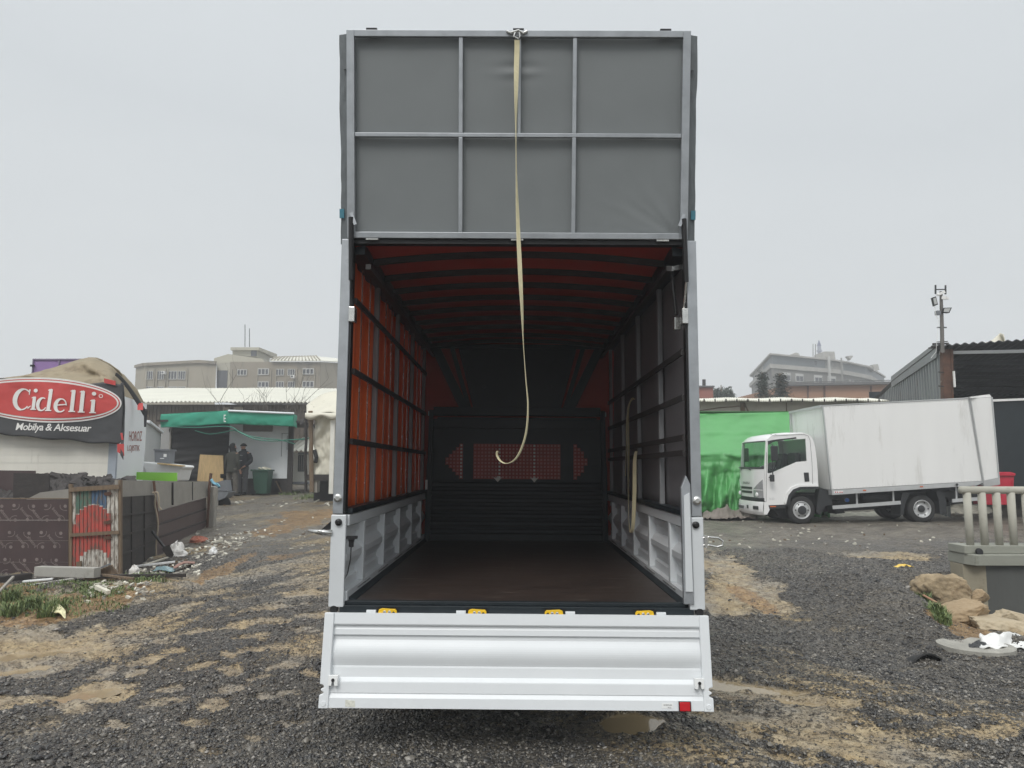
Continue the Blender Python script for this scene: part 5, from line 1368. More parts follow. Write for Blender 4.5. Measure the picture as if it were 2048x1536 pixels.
# ------------------------------------------------------------ right: the white box lorry
WD = 18.7
m_cab = M('white cab paint', (.80, .80, .79), .22, 0, .02, 2, coat=.4)
m_boxw = M('white box panel', (.80, .80, .785), .30, 0, .03, .8, dirt=(.60, .59, .56), ds=1.0, dth=.56, stretch=(2.6, 2.6, .4))
m_glass = glass('cab glass', (.03, .04, .04), .03, .72)
m_alut = M('aluminium trim', (.50, .51, .51), .4, .3, .08, 6)
m_plast = M('black plastic trim', (.022, .024, .026), .5, 0, .15, 6)
m_lens = M('headlight lens', (.42, .43, .44), .08, .4, .2, 12)
def lorry():
    M('amber lens', (.55, .12, .03), .3)
    d = WD; W = 2.0
    gx = G(1605, 1047)
    t = T('white_box_lorry', 'white box lorry parked side on before the green tarpaulin, its box tilted nose down', 'truck', P(1740, 1047, d))
    def q(px, py, y=d): return P(px, py, y)
    rows = [1012, 1003, 985, 965, 937, 934, 905, 882, 876, 870]; xe = [1533, 1531.5, 1530.5, 1529.5, 1528.5, 1529, 1531, 1534.5, 1538, 1547]
    def front(v, row, out=0.0):
        x = P(float(np.interp(-row, [-r for r in rows], xe)), row, d)
        b = .14 * (1 - abs(2 * v - 1) ** 3.2)
        return Vector((x.x - b - out, d + W * v, x.z))
    body = MB()
    body.grid(lambda u, v: front(u, 1003 - (1003 - 936) * v), 24, 10)
    body.grid(lambda u, v: front(u, 881.5 - 11.5 * v), 24, 4)
    # roof
    z868 = q(1560, 868).z
    def roof(u, v):
        if v < .12:
            a = front(u, 870); k = v / .12; return Vector((a.x + .09 * k, a.y, a.z + .03 * math.sin(k * 1.57)))
        k = (v - .12) / .88; a = front(u, 870); xr = q(1622, 870).x; x = a.x + .09 + (xr - a.x - .09) * k
        e = abs(2 * u - 1) ** 8
        return Vector((x, a.y, a.z + .03 + .05 * math.sin(min(1, k * 2) * 1.57) - .05 * e - .10 * max(0, k - .85) / .15 * 1))
    body.grid(roof, 24, 14)
    for y0, y1 in ((d, d + .05), (d + W - .05, d + W)):
        th = y1 - y0
        def pr(pts): body.prism([Vector((q(a, b).x, y0, q(a, b).z)) for a, b in pts], (0, th, 0))
        pr([(1532, 881), (1545, 869.5), (1607, 866.5), (1618, 869), (1625, 877), (1611, 877.3), (1541, 880.5), (1536, 884)])
        pr([(1529, 937), (1532, 881), (1536, 884), (1535, 946)])
        pr([(1611, 877.3), (1625, 877), (1630, 892), (1634, 922), (1613.5, 922)])
        pr([(1529, 937), (1535, 946), (1541, 946.5), (1593, 924), (1613.5, 922), (1634, 922), (1637, 973), (1600, 973.5), (1586, 979), (1577, 990), (1572, 1009), (1534, 1010.5), (1531, 1000)])
    a, b = q(1624, 877), q(1636, 973)
    body.prism([Vector((a.x, d + .05, a.z)), Vector((q(1634, 925).x, d + .05, q(1634, 925).z)), Vector((b.x, d + .05, b.z)), Vector((b.x - .05, d + .05, b.z)), Vector((a.x - .06, d + .05, a.z))], (0, W - .1, 0))
    cab = body.build('cab', m_cab, t); fix_normals(cab)
    g = MB(); g.grid(lambda u, v: front(.03 + .94 * u, 934.5 - 52 * v, .004), 20, 10); g.build('windscreen', m_glass, cab, smooth=True)
    g = MB(); g.grid(lambda u, v: front(.0 + 1.0 * u, 938 - 4 * v, .008), 20, 2); g.grid(lambda u, v: front(u, 883.5 - 2.5 * v, .008), 20, 2); g.build('windscreen_seal', m_plast, cab)
    for yy in (d + .02, d + W - .02):
        g = MB(); g.add([Vector((q(a, b).x, yy, q(a, b).z)) for a, b in ((1536, 883), (1541, 880.5), (1611, 877.3), (1613.5, 922), (1593, 924), (1541, 946.5), (1535, 945))], [tuple(range(7))]); g.build('side_window', m_glass, cab)
    # door: shut lines, arch lip, handle, step
    dr = MB()
    for pts in ([(1533, 905), (1532.5, 1008)], [(1620, 880), (1624, 925), (1625.5, 968)], [(1545, 871.6), (1607, 868.6)], [(1607, 868.6), (1616, 871.5), (1620, 880)]):
        for (a, b), (c, e) in zip(pts[:-1], pts[1:]): dr.bar(P(a, b, d - .003), P(c, e, d - .003), .004, .012, (0, 1, 0))
    door = dr.build('door', m_plast, cab)
    MB().px([(1607.5, 945), (1617.5, 945), (1619, 963), (1609.5, 963.5)], d - .012, .01).build('door_handle', m_plast, door, bevel=.006)
    mb = MB(); mb.px([(1536, 882), (1551, 879), (1580, 876), (1592, 874), (1593, 877), (1575, 879), (1552, 882), (1542, 886), (1536.5, 890)], d - .02, .018); fix_normals(mb.build('wind_deflector', m_plast, door))
    arch = [(1572, 1009), (1577, 990), (1586, 979), (1600, 973.5), (1637, 973)]
    ain = [(1578, 1014), (1583, 993), (1591, 984), (1602, 979), (1638, 978)]
    mb = MB(); mb.px([(x - 3.5, y - 4) for x, y in arch] + [(x, y) for x, y in arch[::-1]], d - .03, .03); fix_normals(mb.build('wheel_arch_lip', m_cab, cab))
    mb = MB(); mb.px(arch + ain[::-1], d - .02, .5); fix_normals(mb.build('mudguard', m_plast, cab))
    mb = MB(); mb.px([(1534, 1010.7), (1572, 1009.2), (1571, 1016), (1536, 1018)], d + .01, .5); mb.px([(1545, 1018), (1580, 1016), (1600, 1040), (1560, 1036)], d + .35, .9); fix_normals(mb.build('step', m_plast, cab))
    mb = MB(); mb.px([(1540.5, 1012), (1552, 1011.8), (1552, 1014), (1540.5, 1014.2)], d + .002, .008); mb.build('side_marker', M('amber lens', (.55, .12, .03), .3), cab)
    # front: grille, headlights, badge, bumper, plate
    g = MB(); g.grid(lambda u, v: front(.30 + .56 * u, 980 - 5 * v, .006), 14, 1); g.grid(lambda u, v: front(.30 + .56 * u, 988.5 - 5 * v, .006), 14, 1); g.grid(lambda u, v: front(.02 + .96 * u, 1004 - 8 * v, .004), 14, 1); g.build('grille', m_plast, cab, solid=.004)
    for a, b in ((.03, .25), (.75, .97)):
        g = MB()
        def hl(u, v): return front(a + (b - a) * u, 996.5 - (17 + 20 * ((1 - u) if a < .5 else u)) * v, .008)
        g.grid(hl, 6, 4); h = g.build('headlight', m_lens, cab, solid=.01)
        p = front((a + b) / 2 + .01, 990, .022); MB().lathe([(.055, 0), (.04, .015), (0, .02)], p, (-1, -.4, 0), 14).build('bulb', m_white, h)
        g = MB(); g.grid(lambda u, v: front(a + (b - a) * u, 981 - 1.2 * v, .02), 4, 1); g.build('divider', m_cab, h)
    g = MB(); fit_text(g, 'ISUZU', lambda u, v: front(.66 - .28 * u, 969.5 - 4.5 * v, .012), offset=.02); g.build('badge', m_plast, cab)
    bp = MB()
    def bmp(u, v):
        row = 1031 - 27 * v; s = .05 + .02 * math.sin(v * 3.1)
        p = front(u, 1003, s + (.0 if v > .2 else -.03 * (1 - v / .2))); p.z = q(1530, row).z; return p
    bp.grid(bmp, 24, 8)
    for sd in (0, W):
        bp.prism([Vector((q(1531, 1004).x - .04, d + sd - .01, q(1531, 1004).z)), Vector((q(1535, 1004).x, d + sd - .01, q(1535, 1004).z)), Vector((q(1539, 1020).x, d + sd - .01, q(1539, 1020).z)), Vector((q(1534, 1029).x, d + sd - .01, q(1534, 1029).z)), Vector((q(1531, 1029).x - .04, d + sd - .01, q(1531, 1029).z))], (0, .02, 0))
    bu = bp.build('bumper', m_cab, t, smooth=False)
    g = MB(); g.grid(lambda u, v: (lambda p: Vector((p.x - .012, p.y, q(1530, 1023 - 9 * v).z)))(front(.50 + .3 * u, 1003, .075)), 4, 1); pl = g.build('number_plate', M('white plate', (.55, .56, .57), .5), bu, solid=.01)
    g = MB()
    for k in range(7): g.grid(lambda u, v, k=k: (lambda p: Vector((p.x - .024, p.y, q(1530, 1021.5 - 6 * v).z)))(front(.52 + .04 * k + .024 * u, 1003, .075)), 1, 1)
    g.build('plate_characters', m_plast, pl)
    for a, b in ((.36, .41), (.08, .2)):
        g = MB(); g.grid(lambda u, v: (lambda p: Vector((p.x - .008, p.y, q(1530, 1020 - 7 * v).z)))(front(a + (b - a) * u, 1003, .075)), 3, 1); g.build('fog_light', m_plast, bu, solid=.01)
    # mirrors, wipers, roof light
    for sgn, yy in ((1, d - .16), (-1, d + W + .16)):
        mb = MB(); mb.tube([P(1537, 884, d + (0 if sgn > 0 else W)) if sgn > 0 else Vector((q(1537, 884).x, d + W, q(1537, 884).z)), Vector((q(1541, 890).x, yy, q(1541, 890).z)), Vector((q(1541, 950).x, yy, q(1541, 950).z)), Vector((q(1537, 955).x, yy + sgn * .12, q(1537, 955).z))], .014, 6)
        mr = mb.build('mirror_arm', m_plast, cab)
        a, b = q(1536.5, 892), q(1551, 922); MB().box(a.x, b.x, yy - .06, yy + .03, b.z, a.z).build('mirror', m_plast, mr, bevel=.02)
        a, b = q(1535, 949), q(1544, 963); MB().box(a.x, b.x, yy - .05, yy + .03, b.z, a.z).build('mirror', m_plast, mr, bevel=.02)
    mb = MB(); mb.tube([front(.3, 940, .02), front(.55, 934, .03)], .012, 5); mb.tube([front(.7, 940, .02), front(.93, 934, .03)], .012, 5); mb.build('wiper', m_plast, cab)
    MB().lathe([(.05, 0), (.02, .05), (0, .06)], q(1543, 873, d + .12) + Vector((0, 0, 0)), (0, 0, 1), 8).build('aerial', m_plast, cab)
    # inside the cab
    mb = MB(); a, b = q(1598, 905), q(1612, 950)
    for y0 in (d + .25, d + 1.15): mb.box(a.x, b.x, y0, y0 + .6, b.z, a.z); mb.box(q(1572, 940).x, b.x, y0, y0 + .6, b.z - .1, q(1572, 938).z)
    mb.build('seat', m_plast, cab, bevel=.05)
    mb = MB(); mb.box(q(1531, 940).x, q(1548, 940).x, d + .08, d + W - .08, q(1, 975).z, q(1, 938).z); mb.build('dashboard', m_plast, cab, bevel=.04)
    c = q(1556, 932, d + .5); mb = MB(); mb.tube([c + Vector((.06 * math.sin(a), .2 * math.cos(a), .19 * math.sin(a))) for a in [i * .3142 for i in range(21)]], .015, 6, caps=False); mb.build('steering_wheel', m_plast, cab)
    # chassis
    mb = MB(); y0 = d + .5
    mb.px([(1600, 990), (1960, 982), (1960, 992), (1600, 1002)], d + .5, .1); mb.px([(1600, 990), (1960, 982), (1960, 992), (1600, 1002)], d + 1.4, .1)
    mb.px([(1640, 975), (1665, 984), (1664, 1010), (1650, 1012), (1640, 1030), (1632, 1024), (1636, 992)], d + .1, .25)
    mb.px([(1668, 988), (1812, 981), (1815, 1015), (1690, 1022)], d + .9, .6); mb.px([(1890, 985), (1960, 978), (1965, 1000), (1900, 1006)], d + .9, .3)
    mb.px([(1664, 1004), (1682, 1003), (1690, 1026), (1672, 1028)], d + .7, .5)
    ch = mb.build('chassis', m_plast, t); fix_normals(ch)
    mb = MB(); mb.tube([q(1722, 998, d + .45), q(1776, 995, d + .45)], .17, 14); mb.build('fuel_tank', m_plast, t)
    MB().lathe([(.05, 0), (.05, .05), (0, .06)], q(1693, 1000, d + .25), (0, -1, 0), 10).build('blue_cap', M('blue plastic', (.02, .12, .45), .4), ch)
    mb = MB(); mb.px([(1550, 985), (1640, 985), (1645, 1022), (1560, 1026)], d + .8, .3); mb.px([(1640, 985), (1900, 975), (1900, 1012), (1640, 1024)], d + 1.55, .05); fix_normals(mb.build('underbody_shade', m_plast, t))  # dark box and thin sheet added to darken the gap under the lorry
    for (cx, cy, dual) in ((1605, 1020.5, False), (1847, 1018, True)):
        c = q(cx, cy); r = 27.2 / 1480 * d
        wd = .22
        for side in (0, 1):
            yc = d + .05 if side == 0 else d + W - .05 - (.45 if dual else .22)
            ww = .45 if dual else .22
            mb = MB(); prf = [(.20, 0), (r * .80, 0), (r * .93, .012), (r, .04)]
            if dual: prf += [(r, .19), (r * .9, .205), (r * .9, .245), (r, .26)]
            prf += [(r, ww - .04), (r * .93, ww - .012), (r * .8, ww), (.20, ww)]
            mb.lathe(prf, (c.x, yc, c.z), (0, 1, 0), 40, caps=False); wl = mb.build('wheel', m_rubber, t, smooth=True)
            ri = MB(); s_ = -1 if side == 0 else 1; y_ = yc if side == 0 else yc + ww
            if dual: ri.lathe([(.222, .0), (.215, -.008), (.20, .0), (.19, .045), (.15, .065), (.10, .068), (.095, .05), (.05, .045), (0, .045)], (c.x, y_, c.z), (0, -s_, 0), 32, caps=False)
            else: ri.lathe([(.222, 0), (.215, -.01), (.20, .0), (.185, .03), (.165, .0), (.125, -.02), (.12, -.03), (0, -.035)], (c.x, y_, c.z), (0, -s_, 0), 32, caps=False)
            rim = ri.build('rim', m_alut, wl, smooth=True)
            hb = MB(); hb.lathe([(.09 if dual else .11, -.03 if not dual else .05), (.075 if dual else .10, -.045 if not dual else .02), (.03, -.05 if not dual else .01), (0, -.05 if not dual else .01)], (c.x, y_, c.z), (0, -s_, 0), 20)
            for k in range(6):
                a = k * 1.047; rr_ = .155 if not dual else .172
                hb.lathe([(.02, 0), (.018, -.008), (0, -.01)], (c.x + rr_ * math.cos(a), y_ + s_ * (.008 if not dual else -.05) , c.z + rr_ * math.sin(a)), (0, -s_, 0), 8)
            hb.build('hub', m_plast, rim)
    for pts in ([(1805, 985), (1822, 984), (1812, 1002), (1806, 1030), (1801, 1030), (1802, 1000)], [(1872, 982), (1885, 981), (1893, 1004), (1893, 1028), (1880, 1028), (1878, 1002)]):
        mb = MB(); mb.px(pts, d + .03, .5); fix_normals(mb.build('mudguard', m_plast, t))
    # box body
    by = d - .10; BW = 2.25
    mb = MB(); mb.px([(1647, 813), (1938, 797.5), (1966, 961.5), (1663.5, 979)], by, BW); bx = mb.build('cargo_box', m_boxw, t); fix_normals(bx)
    mb = MB()
    mb.px([(1663.6, 980), (1967, 962), (1968.5, 970), (1664.5, 990)], by - .01, BW + .02)
    mb.px([(1645, 812), (1647.2, 812), (1665, 979.5), (1662.5, 979.5)], by - .015, .06)
    mb.px([(1645, 810.3), (1938, 794.8), (1938.5, 797.3), (1645.2, 812)], by - .015, .06)
    mb.px([(1936, 794.5), (1940, 794.3), (1970, 971.5), (1966, 971.8)], by - .02, .08)
    tr = mb.build('aluminium_trim', m_alut, bx); fix_normals(tr)
    mb = MB(); A = P(1645, 812, by); mb.box(A.x - .012, A.x + .02, by + BW - .05, by + BW + .01, P(1, 985, by).z, A.z); mb.bar(A + Vector((-.01, .05, 0)), A + Vector((-.01, BW, 0)), .04, .06); mb.build('front_trim', m_alut, bx)
    for k in range(6):                                            # marker lamps and joints along the box
        fx = k / 5; q0 = P(1672 + 285 * fx, 984.5 - 18.5 * fx, by - .012)
        if k in (1, 3): MB().bar(q0 - Vector((.04, .004, 0)), q0 + Vector((.04, -.004, 0)), .008, .03).build('marker_lamp', MATS['amber lens'], bx, bevel=.004)
    mb = MB()
    for k in range(46):
        fx = (k + .5) / 46; 
        for (xa, ya, xb, yb) in ((1649, 815, 1939, 800), (1664, 977, 1965, 960)):
            q0 = P(xa + (xb - xa) * fx, ya + (yb - ya) * fx, by); mb.lathe([(.008, 0), (.006, .003), (0, .004)], q0, (0, -1, 0), 6)
    mb.build('rivets', m_alut, bx)['kind'] = 'stuff'
    # rear door swung open towards us
    mb = MB(); a = [P(1940.5, 797, by - .03), P(1985, 794.5, by - .25), P(1999.5, 969, by - .25), P(1969, 974, by - .03)]
    mb.prism(a, (0, .05, 0)); dd_ = mb.build('rear_door', m_boxw, t); fix_normals(dd_)
    mb = MB(); a = [P(1968, 961, by - .065), P(1998, 955, by - .285), P(1999.5, 968, by - .285), P(1969.5, 972.5, by - .065)]; mb.prism(a, (0, .02, 0)); fix_normals(mb.build('kick_plate', m_alut, dd_))
    mb = MB()
    for p_, q_ in (((1941, 797), (1969, 973)), ((1984, 794.5), (1999, 969)), ((1969, 973), (1999, 969))):
        mb.bar(P(*p_, by - .05 if p_[0] < 1975 else by - .27), P(*q_, by - .05 if q_[0] < 1975 else by - .27), .02, .03, (0, 1, 0))
    mb.build('door_seal', m_alut, dd_)
    mb = MB(); mb.px([(1940, 793.5), (1979, 788.5), (1983, 794), (1942, 796.5)], by - .1, .9); fix_normals(mb.build('roof_lip', m_boxw, bx))
    # side guards
    mb = MB(); mb.px([(1665, 1011.5), (1801, 1001.5), (1802, 1008.5), (1666, 1018.5)], d - .02, .03)
    m2 = MB(); m2.px([(1905, 998), (1966, 993.5), (1966, 1000.5), (1905, 1005)], d - .02, .03); m2.px([(1911, 974), (1914, 974), (1915, 998), (1912, 998)], d + .005, .03); fix_normals(m2.build('side_guard', m_alut, t))
    for x, y0, y1 in ((1712, 987, 1008), (1785, 982, 1004)): mb.px([(x, y0), (x + 3, y0), (x + 4, y1), (x + 1, y1)], d + .011, .03)
    sg = mb.build('side_guard', m_alut, t); fix_normals(sg)
    mb = MB(); mb.px([(1668, 982.5), (1686, 981.5), (1686.3, 985.5), (1668.3, 986.5)], by - .014, .003); st = mb.build('sticker', m_white, bx)
    mb = MB()
    for k, x in enumerate((1670, 1674, 1679, 1683)): mb.px([(x, 983.3), (x + 2.2, 983.2), (x + 2.3, 985.4), (x + .1, 985.5)], by - .019, .002)
    mb.build('sticker_mark', m_bred, st)
    mb = MB(); mb.tube([P(1914, 969, by - .02), P(1914, 969, by - .06)], .03, 10); mb.tube([P(1945, 975, by - .02), P(1965, 967, by - .03)], .012, 6); mb.build('latch', m_plast, bx)
    g = MB(); fit_text(g, 'N-3D', lambda u, v: P(1538.5 + 10 * u, 999.5 - 4.2 * v, d - .004)); g.build('badge', m_alut, door)
lorry()

# ------------------------------------------------------------ green tarpaulin load, wall and roof behind
m_gt = M('bright green tarpaulin', (.075, .30, .085), .45, 0, .12, .8, bump=.08, bs=5, dirt=(.11, .35, .12), ds=.7, dth=.58)
def green_load():
    g = MB()
    def f(u, v):
        x = 1330 + 330 * u; top = np.interp(x, [1330, 1395, 1592, 1604, 1660], [829, 827.5, 824, 826, 828]); bot = 1031 - 6 * math.sin(u * 5)
        y = top + (bot - top) * v; d = 23.6 - 1.9 * min(1, v / .42) ** 1.2
        w = max(0, (v - .42) / .58); r1 = 1 - abs(wn(u * 9 + v * 1.2, v * 1.1, 3, 2)) * 2.2
        d += (-.55 * r1 * w + .30 * wn(u * 22, v * 2.5, 7)) * min(1, w * 1.6) + .10 * wn(u * 5, v * 9, 1) - .2 * w
        cr = 1 - min(1, abs(v - .42 - .05 * wn(u * 6, 0, 2)) / .03); d -= .10 * max(0, cr) + .05 * max(0, 1 - abs(v - .20) / .02)
        p = P(x, y, d); return tuple(p)
    g.grid(f, 150, 60)
    g.grid(lambda u, v: (P(1330 + 330 * u, 826, 23.6).x, 23.6 + 2.2 * v, P(1330 + 330 * u, 826, 23.6).z + .05 - .2 * v), 20, 3)
    tag(g.build('green_tarpaulin', m_gt, smooth=True, solid=.01), 'huge bright green tarpaulin draped over a tall load behind the white lorry', 'tarpaulin')
green_load()
g = MB(); g.grid(lambda u, v: (lambda p: (p.x, p.y, p.z + .05 + math.sin(v * 3.1) * math.sin(u * 3.1) ** .5 * (.14 + .16 * wn(u * 6, v * 1.5, 3)) + .05 * wn(u * 20, v * 5, 2)))(G(1405 + 110 * u, 1040 - 14 * v)), 50, 10)
tag(g.build('grey_tarpaulin', M('dusty grey brown sheet', (.17, .145, .125), .8, 0, .2, 3, bump=.3, bs=10), smooth=True, solid=.01), 'crumpled grey brown sheet lying on the ground in front of the lorry', 'tarpaulin')

d = 30.0
t = T('boundary_wall', 'long cream wall with a ribbed pale roof edge above the green tarpaulin', 'wall', (X_at(1570, d), d, .5))
MB().box(X_at(1360, d), X_at(1790, d), d, d + .2, .5, Z_at(802, d)).build('wall', M('dirty cream wall', (.46, .43, .36), .8, 0, .07, 1.5, dirt=(.34, .31, .25), ds=1.2, dth=.56), t)
g = MB(); xa, xb = X_at(1340, d), X_at(1775, d)
g.grid(lambda u, v: (xa + (xb - xa) * u, d - .45 + 1.6 * v, Z_at(803.5, d) + .23 * v + .022 * math.sin(u * 2 * math.pi * 90) + .02 * math.sin(u * 25)), 720, 2)
g.build('roof_edge', m_roofw, t, solid=.03)
mb = MB()
for k in range(20): mb.box(xa + (xb - xa) * k / 20, xa + (xb - xa) * k / 20 + .05, d - .47, d - .452, Z_at(805.5, d), Z_at(800, d))
mb.build('roof_joint', m_char, t)
mb = MB(); mb.pxbox(1482, 805, 1490, 830, d - .06, .05); mb.bar(P(1489, 806, d - .05), P(1499, 829, d - .05), .04, .04); mb.tube([P(1395, 822, d - .04), P(1440, 815, d - .04), P(1482, 812, d - .04)], .02, 5)
for x in (1573, 1717): mb.pxbox(x, 805, x + 1.2, 830, d - .06, .05)
mb.build('downpipe', m_wood, t)

# ------------------------------------------------------------ distance, right
m_or = M('faded orange render', (.36, .20, .125), .85, 0, .08, .4, dirt=(.27, .15, .10), ds=.6, dth=.58)
d = 62
t = T('orange_building', 'long low orange building with a grey parapet behind the cream wall', 'building', (X_at(1680, d), d, 1))
mb = MB(); a, b = P(1566, 772.5, d), P(1830, 768, d); c = P(1550, 798, d)
mb.hexa([(X_at(1560, d), d, 1), (X_at(1830, d), d, 1), (X_at(1830, d), d + 12, 1), (X_at(1560, d) - 1, d + 12, 1)], [a, b, b + Vector((0, 12, 0)), a + Vector((-1, 12, 0))]); fix_normals(mb.build('wall', m_or, t))
mb = MB(); mb.bar(a + Vector((-.3, -.2, .1)), b + Vector((0, -.2, .1)), .5, .22); mb.bar(a + Vector((-.2, -.1, .3)), b + Vector((0, -.1, .35)), .06, .06); mb.bar(a + Vector((-.3, 0, .1)), c, .3, .3); mb.build('parapet', M('dark grey coping', (.13, .13, .13), .8), t)
for x in (1616, 1649, 1742): MB().bar(P(x, 772, d - .12), P(x, 796, d - .12), .12, .1, (0, 1, 0)).build('downpipe', m_rust, t)
d = 58
t = T('red_brick_house', 'small flat roofed red house with thin chimney beside the big truck', 'house', (X_at(1410, d), d, 1))
MB().box(X_at(1360, d), X_at(1431, d), d, d + 8, 1, Z_at(775, d)).build('wall', M('dusty red render', (.30, .115, .085), .85, 0, .1, .5), t)
MB().box(X_at(1358, d), X_at(1433, d), d - .2, d + 8, Z_at(775, d) + .01, Z_at(772, d)).build('roof', M('dark grey coping', (.13, .13, .13), .8), t)
MB().tube([P(1408, 772, d + 1), P(1408, 759, d + 1)], .14, 8).build('chimney', m_char, t)

m_hz = M('weathered grey render', (.20, .195, .18), .9, 0, .16, .22, dirt=(.13, .13, .125), ds=.35, dth=.50)
m_hz2 = M('pale grey balcony band', (.40, .39, .36), .85, 0, .10, .3, dirt=(.27, .26, .24), ds=.4, dth=.55)
def far_right():
    t = T('angular_building', 'hazy angular grey building with white windows and downpipes on the hill at right', 'building', (X_at(1640, 115), 115, 3))
    pl = [(1509, 136), (1551, 110), (1664, 115.5), (1700, 118.5), (1746, 124), (1780, 138)]
    plan = [Vector((X_at(a, dd), dd, 0)) for a, dd in pl]
    ZR, Z1, Z2, Z0 = 18.7, 17.1, 16.45, 4.0
    rear = [plan[-1] + Vector((2, 22, 0)), plan[0] + Vector((8, 12, 0))]
    def ring(o, z):
        cen = sum(plan, Vector()) / len(plan); pts = []
        for p in plan + rear:
            dv = (p - cen); dv.z = 0; pts.append(p + dv.normalized() * o + Vector((0, 0, z)))
        return pts
    mb = MB(); mb.hexa(ring(0, Z0), ring(0, Z2)); w = mb.build('wall', m_hz, t); fix_normals(w)
    mb = MB(); mb.hexa(ring(.5, Z2 + .001), ring(.5, Z1)); fix_normals(mb.build('balcony_band', m_hz2, t))
    mb = MB(); mb.hexa(ring(-.4, Z1 + .001), ring(-.4, ZR - .25)); up = mb.build('upper_storey', M('dark glazed storey', (.13, .15, .16), .5, 0, .15, .3), t); fix_normals(up)
    mb = MB(); rr = ring(.4, ZR); r0 = ring(.4, ZR - .24); mb.hexa(r0, rr); rf = mb.build('roof', m_hz2, t); fix_normals(rf)
    mb = MB()
    for i in range(60): pass
    def on(seg, px, z, o=0.0):
        A, B = plan[seg], plan[seg + 1]; lo, hi = -.2, 1.2
        for _ in range(30):
            m = (lo + hi) / 2; q = A.lerp(B, m)
            if q.x < X_at(px, q.y): lo = m
            else: hi = m
        q = A.lerp(B, lo); dv = (B - A).normalized(); n = Vector((dv.y, -dv.x, 0)); return q + n * o + Vector((0, 0, z))
    def pane(seg, x0, x1, z0, z1, name, mat, par, o, th=.1):
        a, b = on(seg, x0, z0, o), on(seg, x1, z0, o); a1, b1 = on(seg, x0, z1, o), on(seg, x1, z1, o); a2, b2 = on(seg, x0, z0, o - th), on(seg, x1, z0, o - th); a3, b3 = on(seg, x0, z1, o - th), on(seg, x1, z1, o - th)
        m_ = MB(); m_.hexa([a, b, b1, a1], [a2, b2, b3, a3]); ob = m_.build(name, mat, par); fix_normals(ob); return ob
    for x0, x1 in ((1572, 1588), (1598, 1614), (1636, 1652), (1663, 1679)):
        f = pane(1 if x1 < 1664 else 1, x0, min(x1, 1663.5) if x0 < 1660 else x1, 14.7, 15.95, 'window', m_wfar, t, .12)
        w_ = (x1 - x0)
        for k in (0, 1): pane(1, x0 + w_ * (.08 + .46 * k), x0 + w_ * (.46 + .46 * k), 14.8, 15.55, 'pane', m_win, f, .16, .03)
    for s_, x0, x1 in ((3, 1706, 1710), (3, 1713, 1716), (3, 1728, 1732), (3, 1736, 1739), (4, 1759, 1762), (4, 1766, 1769)):
        pane(s_, x0, x1, 14.2, 15.8, 'window', m_wfar, t, .12)
    for x0 in (1563, 1600, 1640): 
        f = pane(1, x0, x0 + 7, Z1 + .25, ZR - .35, 'window', m_wfar, up, -.25, .1); pane(1, x0 + 1.2, x0 + 5.8, Z1 + .4, ZR - .5, 'pane', m_win, f, -.2, .03)
    for x0 in (1580, 1623): pane(1, x0, x0 + 2, Z1 + .05, ZR - .3, 'pillar', m_wfar, up, -.25, .1)
    for x0 in np.arange(1664, 1700, 2.6): pane(2, x0, x0 + 1.2, Z1 + .05, ZR - .3, 'slat', m_hz2, up, -.2, .1)
    pane(2, 1664.5, 1699.5, Z1 + .05, ZR - .3, 'slatted_wall', m_hz2, up, -.3, .05)
    pane(0, 1512, 1550, Z1 + .05, ZR - .3, 'slatted_wall', m_hz2, up, -.25, .05)
    for x in (1659, 1688):
        pane(1, x, x + 2.2, 7, ZR + .2, 'downpipe', m_wfar, t, .9, .3)
    mb = MB(); mb.px([(1648, 703), (1669, 703), (1671, 718), (1648, 716)], 120, 4); fix_normals(mb.build('roof_hut', m_hz2, rf))
    mb = MB(); mb.px([(1746, 729), (1756, 728), (1759, 740), (1748, 742)], 126, 5); fix_normals(mb.build('roof_hut', m_hz2, rf))
    mb = MB()
    for x, y0 in ((1626, 688), (1631, 688)): mb.tube([P(x, 716, 116), P(x, y0, 116)], .06, 5)
    mb.build('antenna', m_hz, rf)
    mb = MB(); mb.px([(1585, 709), (1590, 705), (1597, 706), (1600, 711)], 117, 2); fix_normals(mb.build('roof_vent', m_hz2, rf)); mb = MB(); mb.px([(1695, 712), (1705, 711), (1706, 713), (1701, 720), (1697, 714)], 118, 1); fix_normals(mb.build('roof_vent', m_hz2, rf))
far_right()
d = 185
t = T('minaret', 'faint bluish minaret with a pointed spire behind the angular building', 'minaret', (X_at(1640, d), d, 10))
s = d / 1480
b0 = P(1640, 730, d)
zz = lambda y: P(1640, y, d).z
MB().lathe([(3.4 * s, 0), (3.4 * s, zz(704) - b0.z), (5.2 * s, zz(703.5) - b0.z), (5.2 * s, zz(700) - b0.z), (3.6 * s, zz(700) - b0.z + .01), (3.6 * s, zz(692) - b0.z)], b0, (0, 0, 1), 16).build('shaft', M('pale blue grey stone', (.30, .32, .38), .8), t)
MB().lathe([(4.2 * s, zz(692) - b0.z + .02), (3.0 * s, zz(688) - b0.z), (0.01, zz(679) - b0.z)], b0, (0, 0, 1), 16).build('spire', M('blue lead', (.08, .09, .20), .6), t)

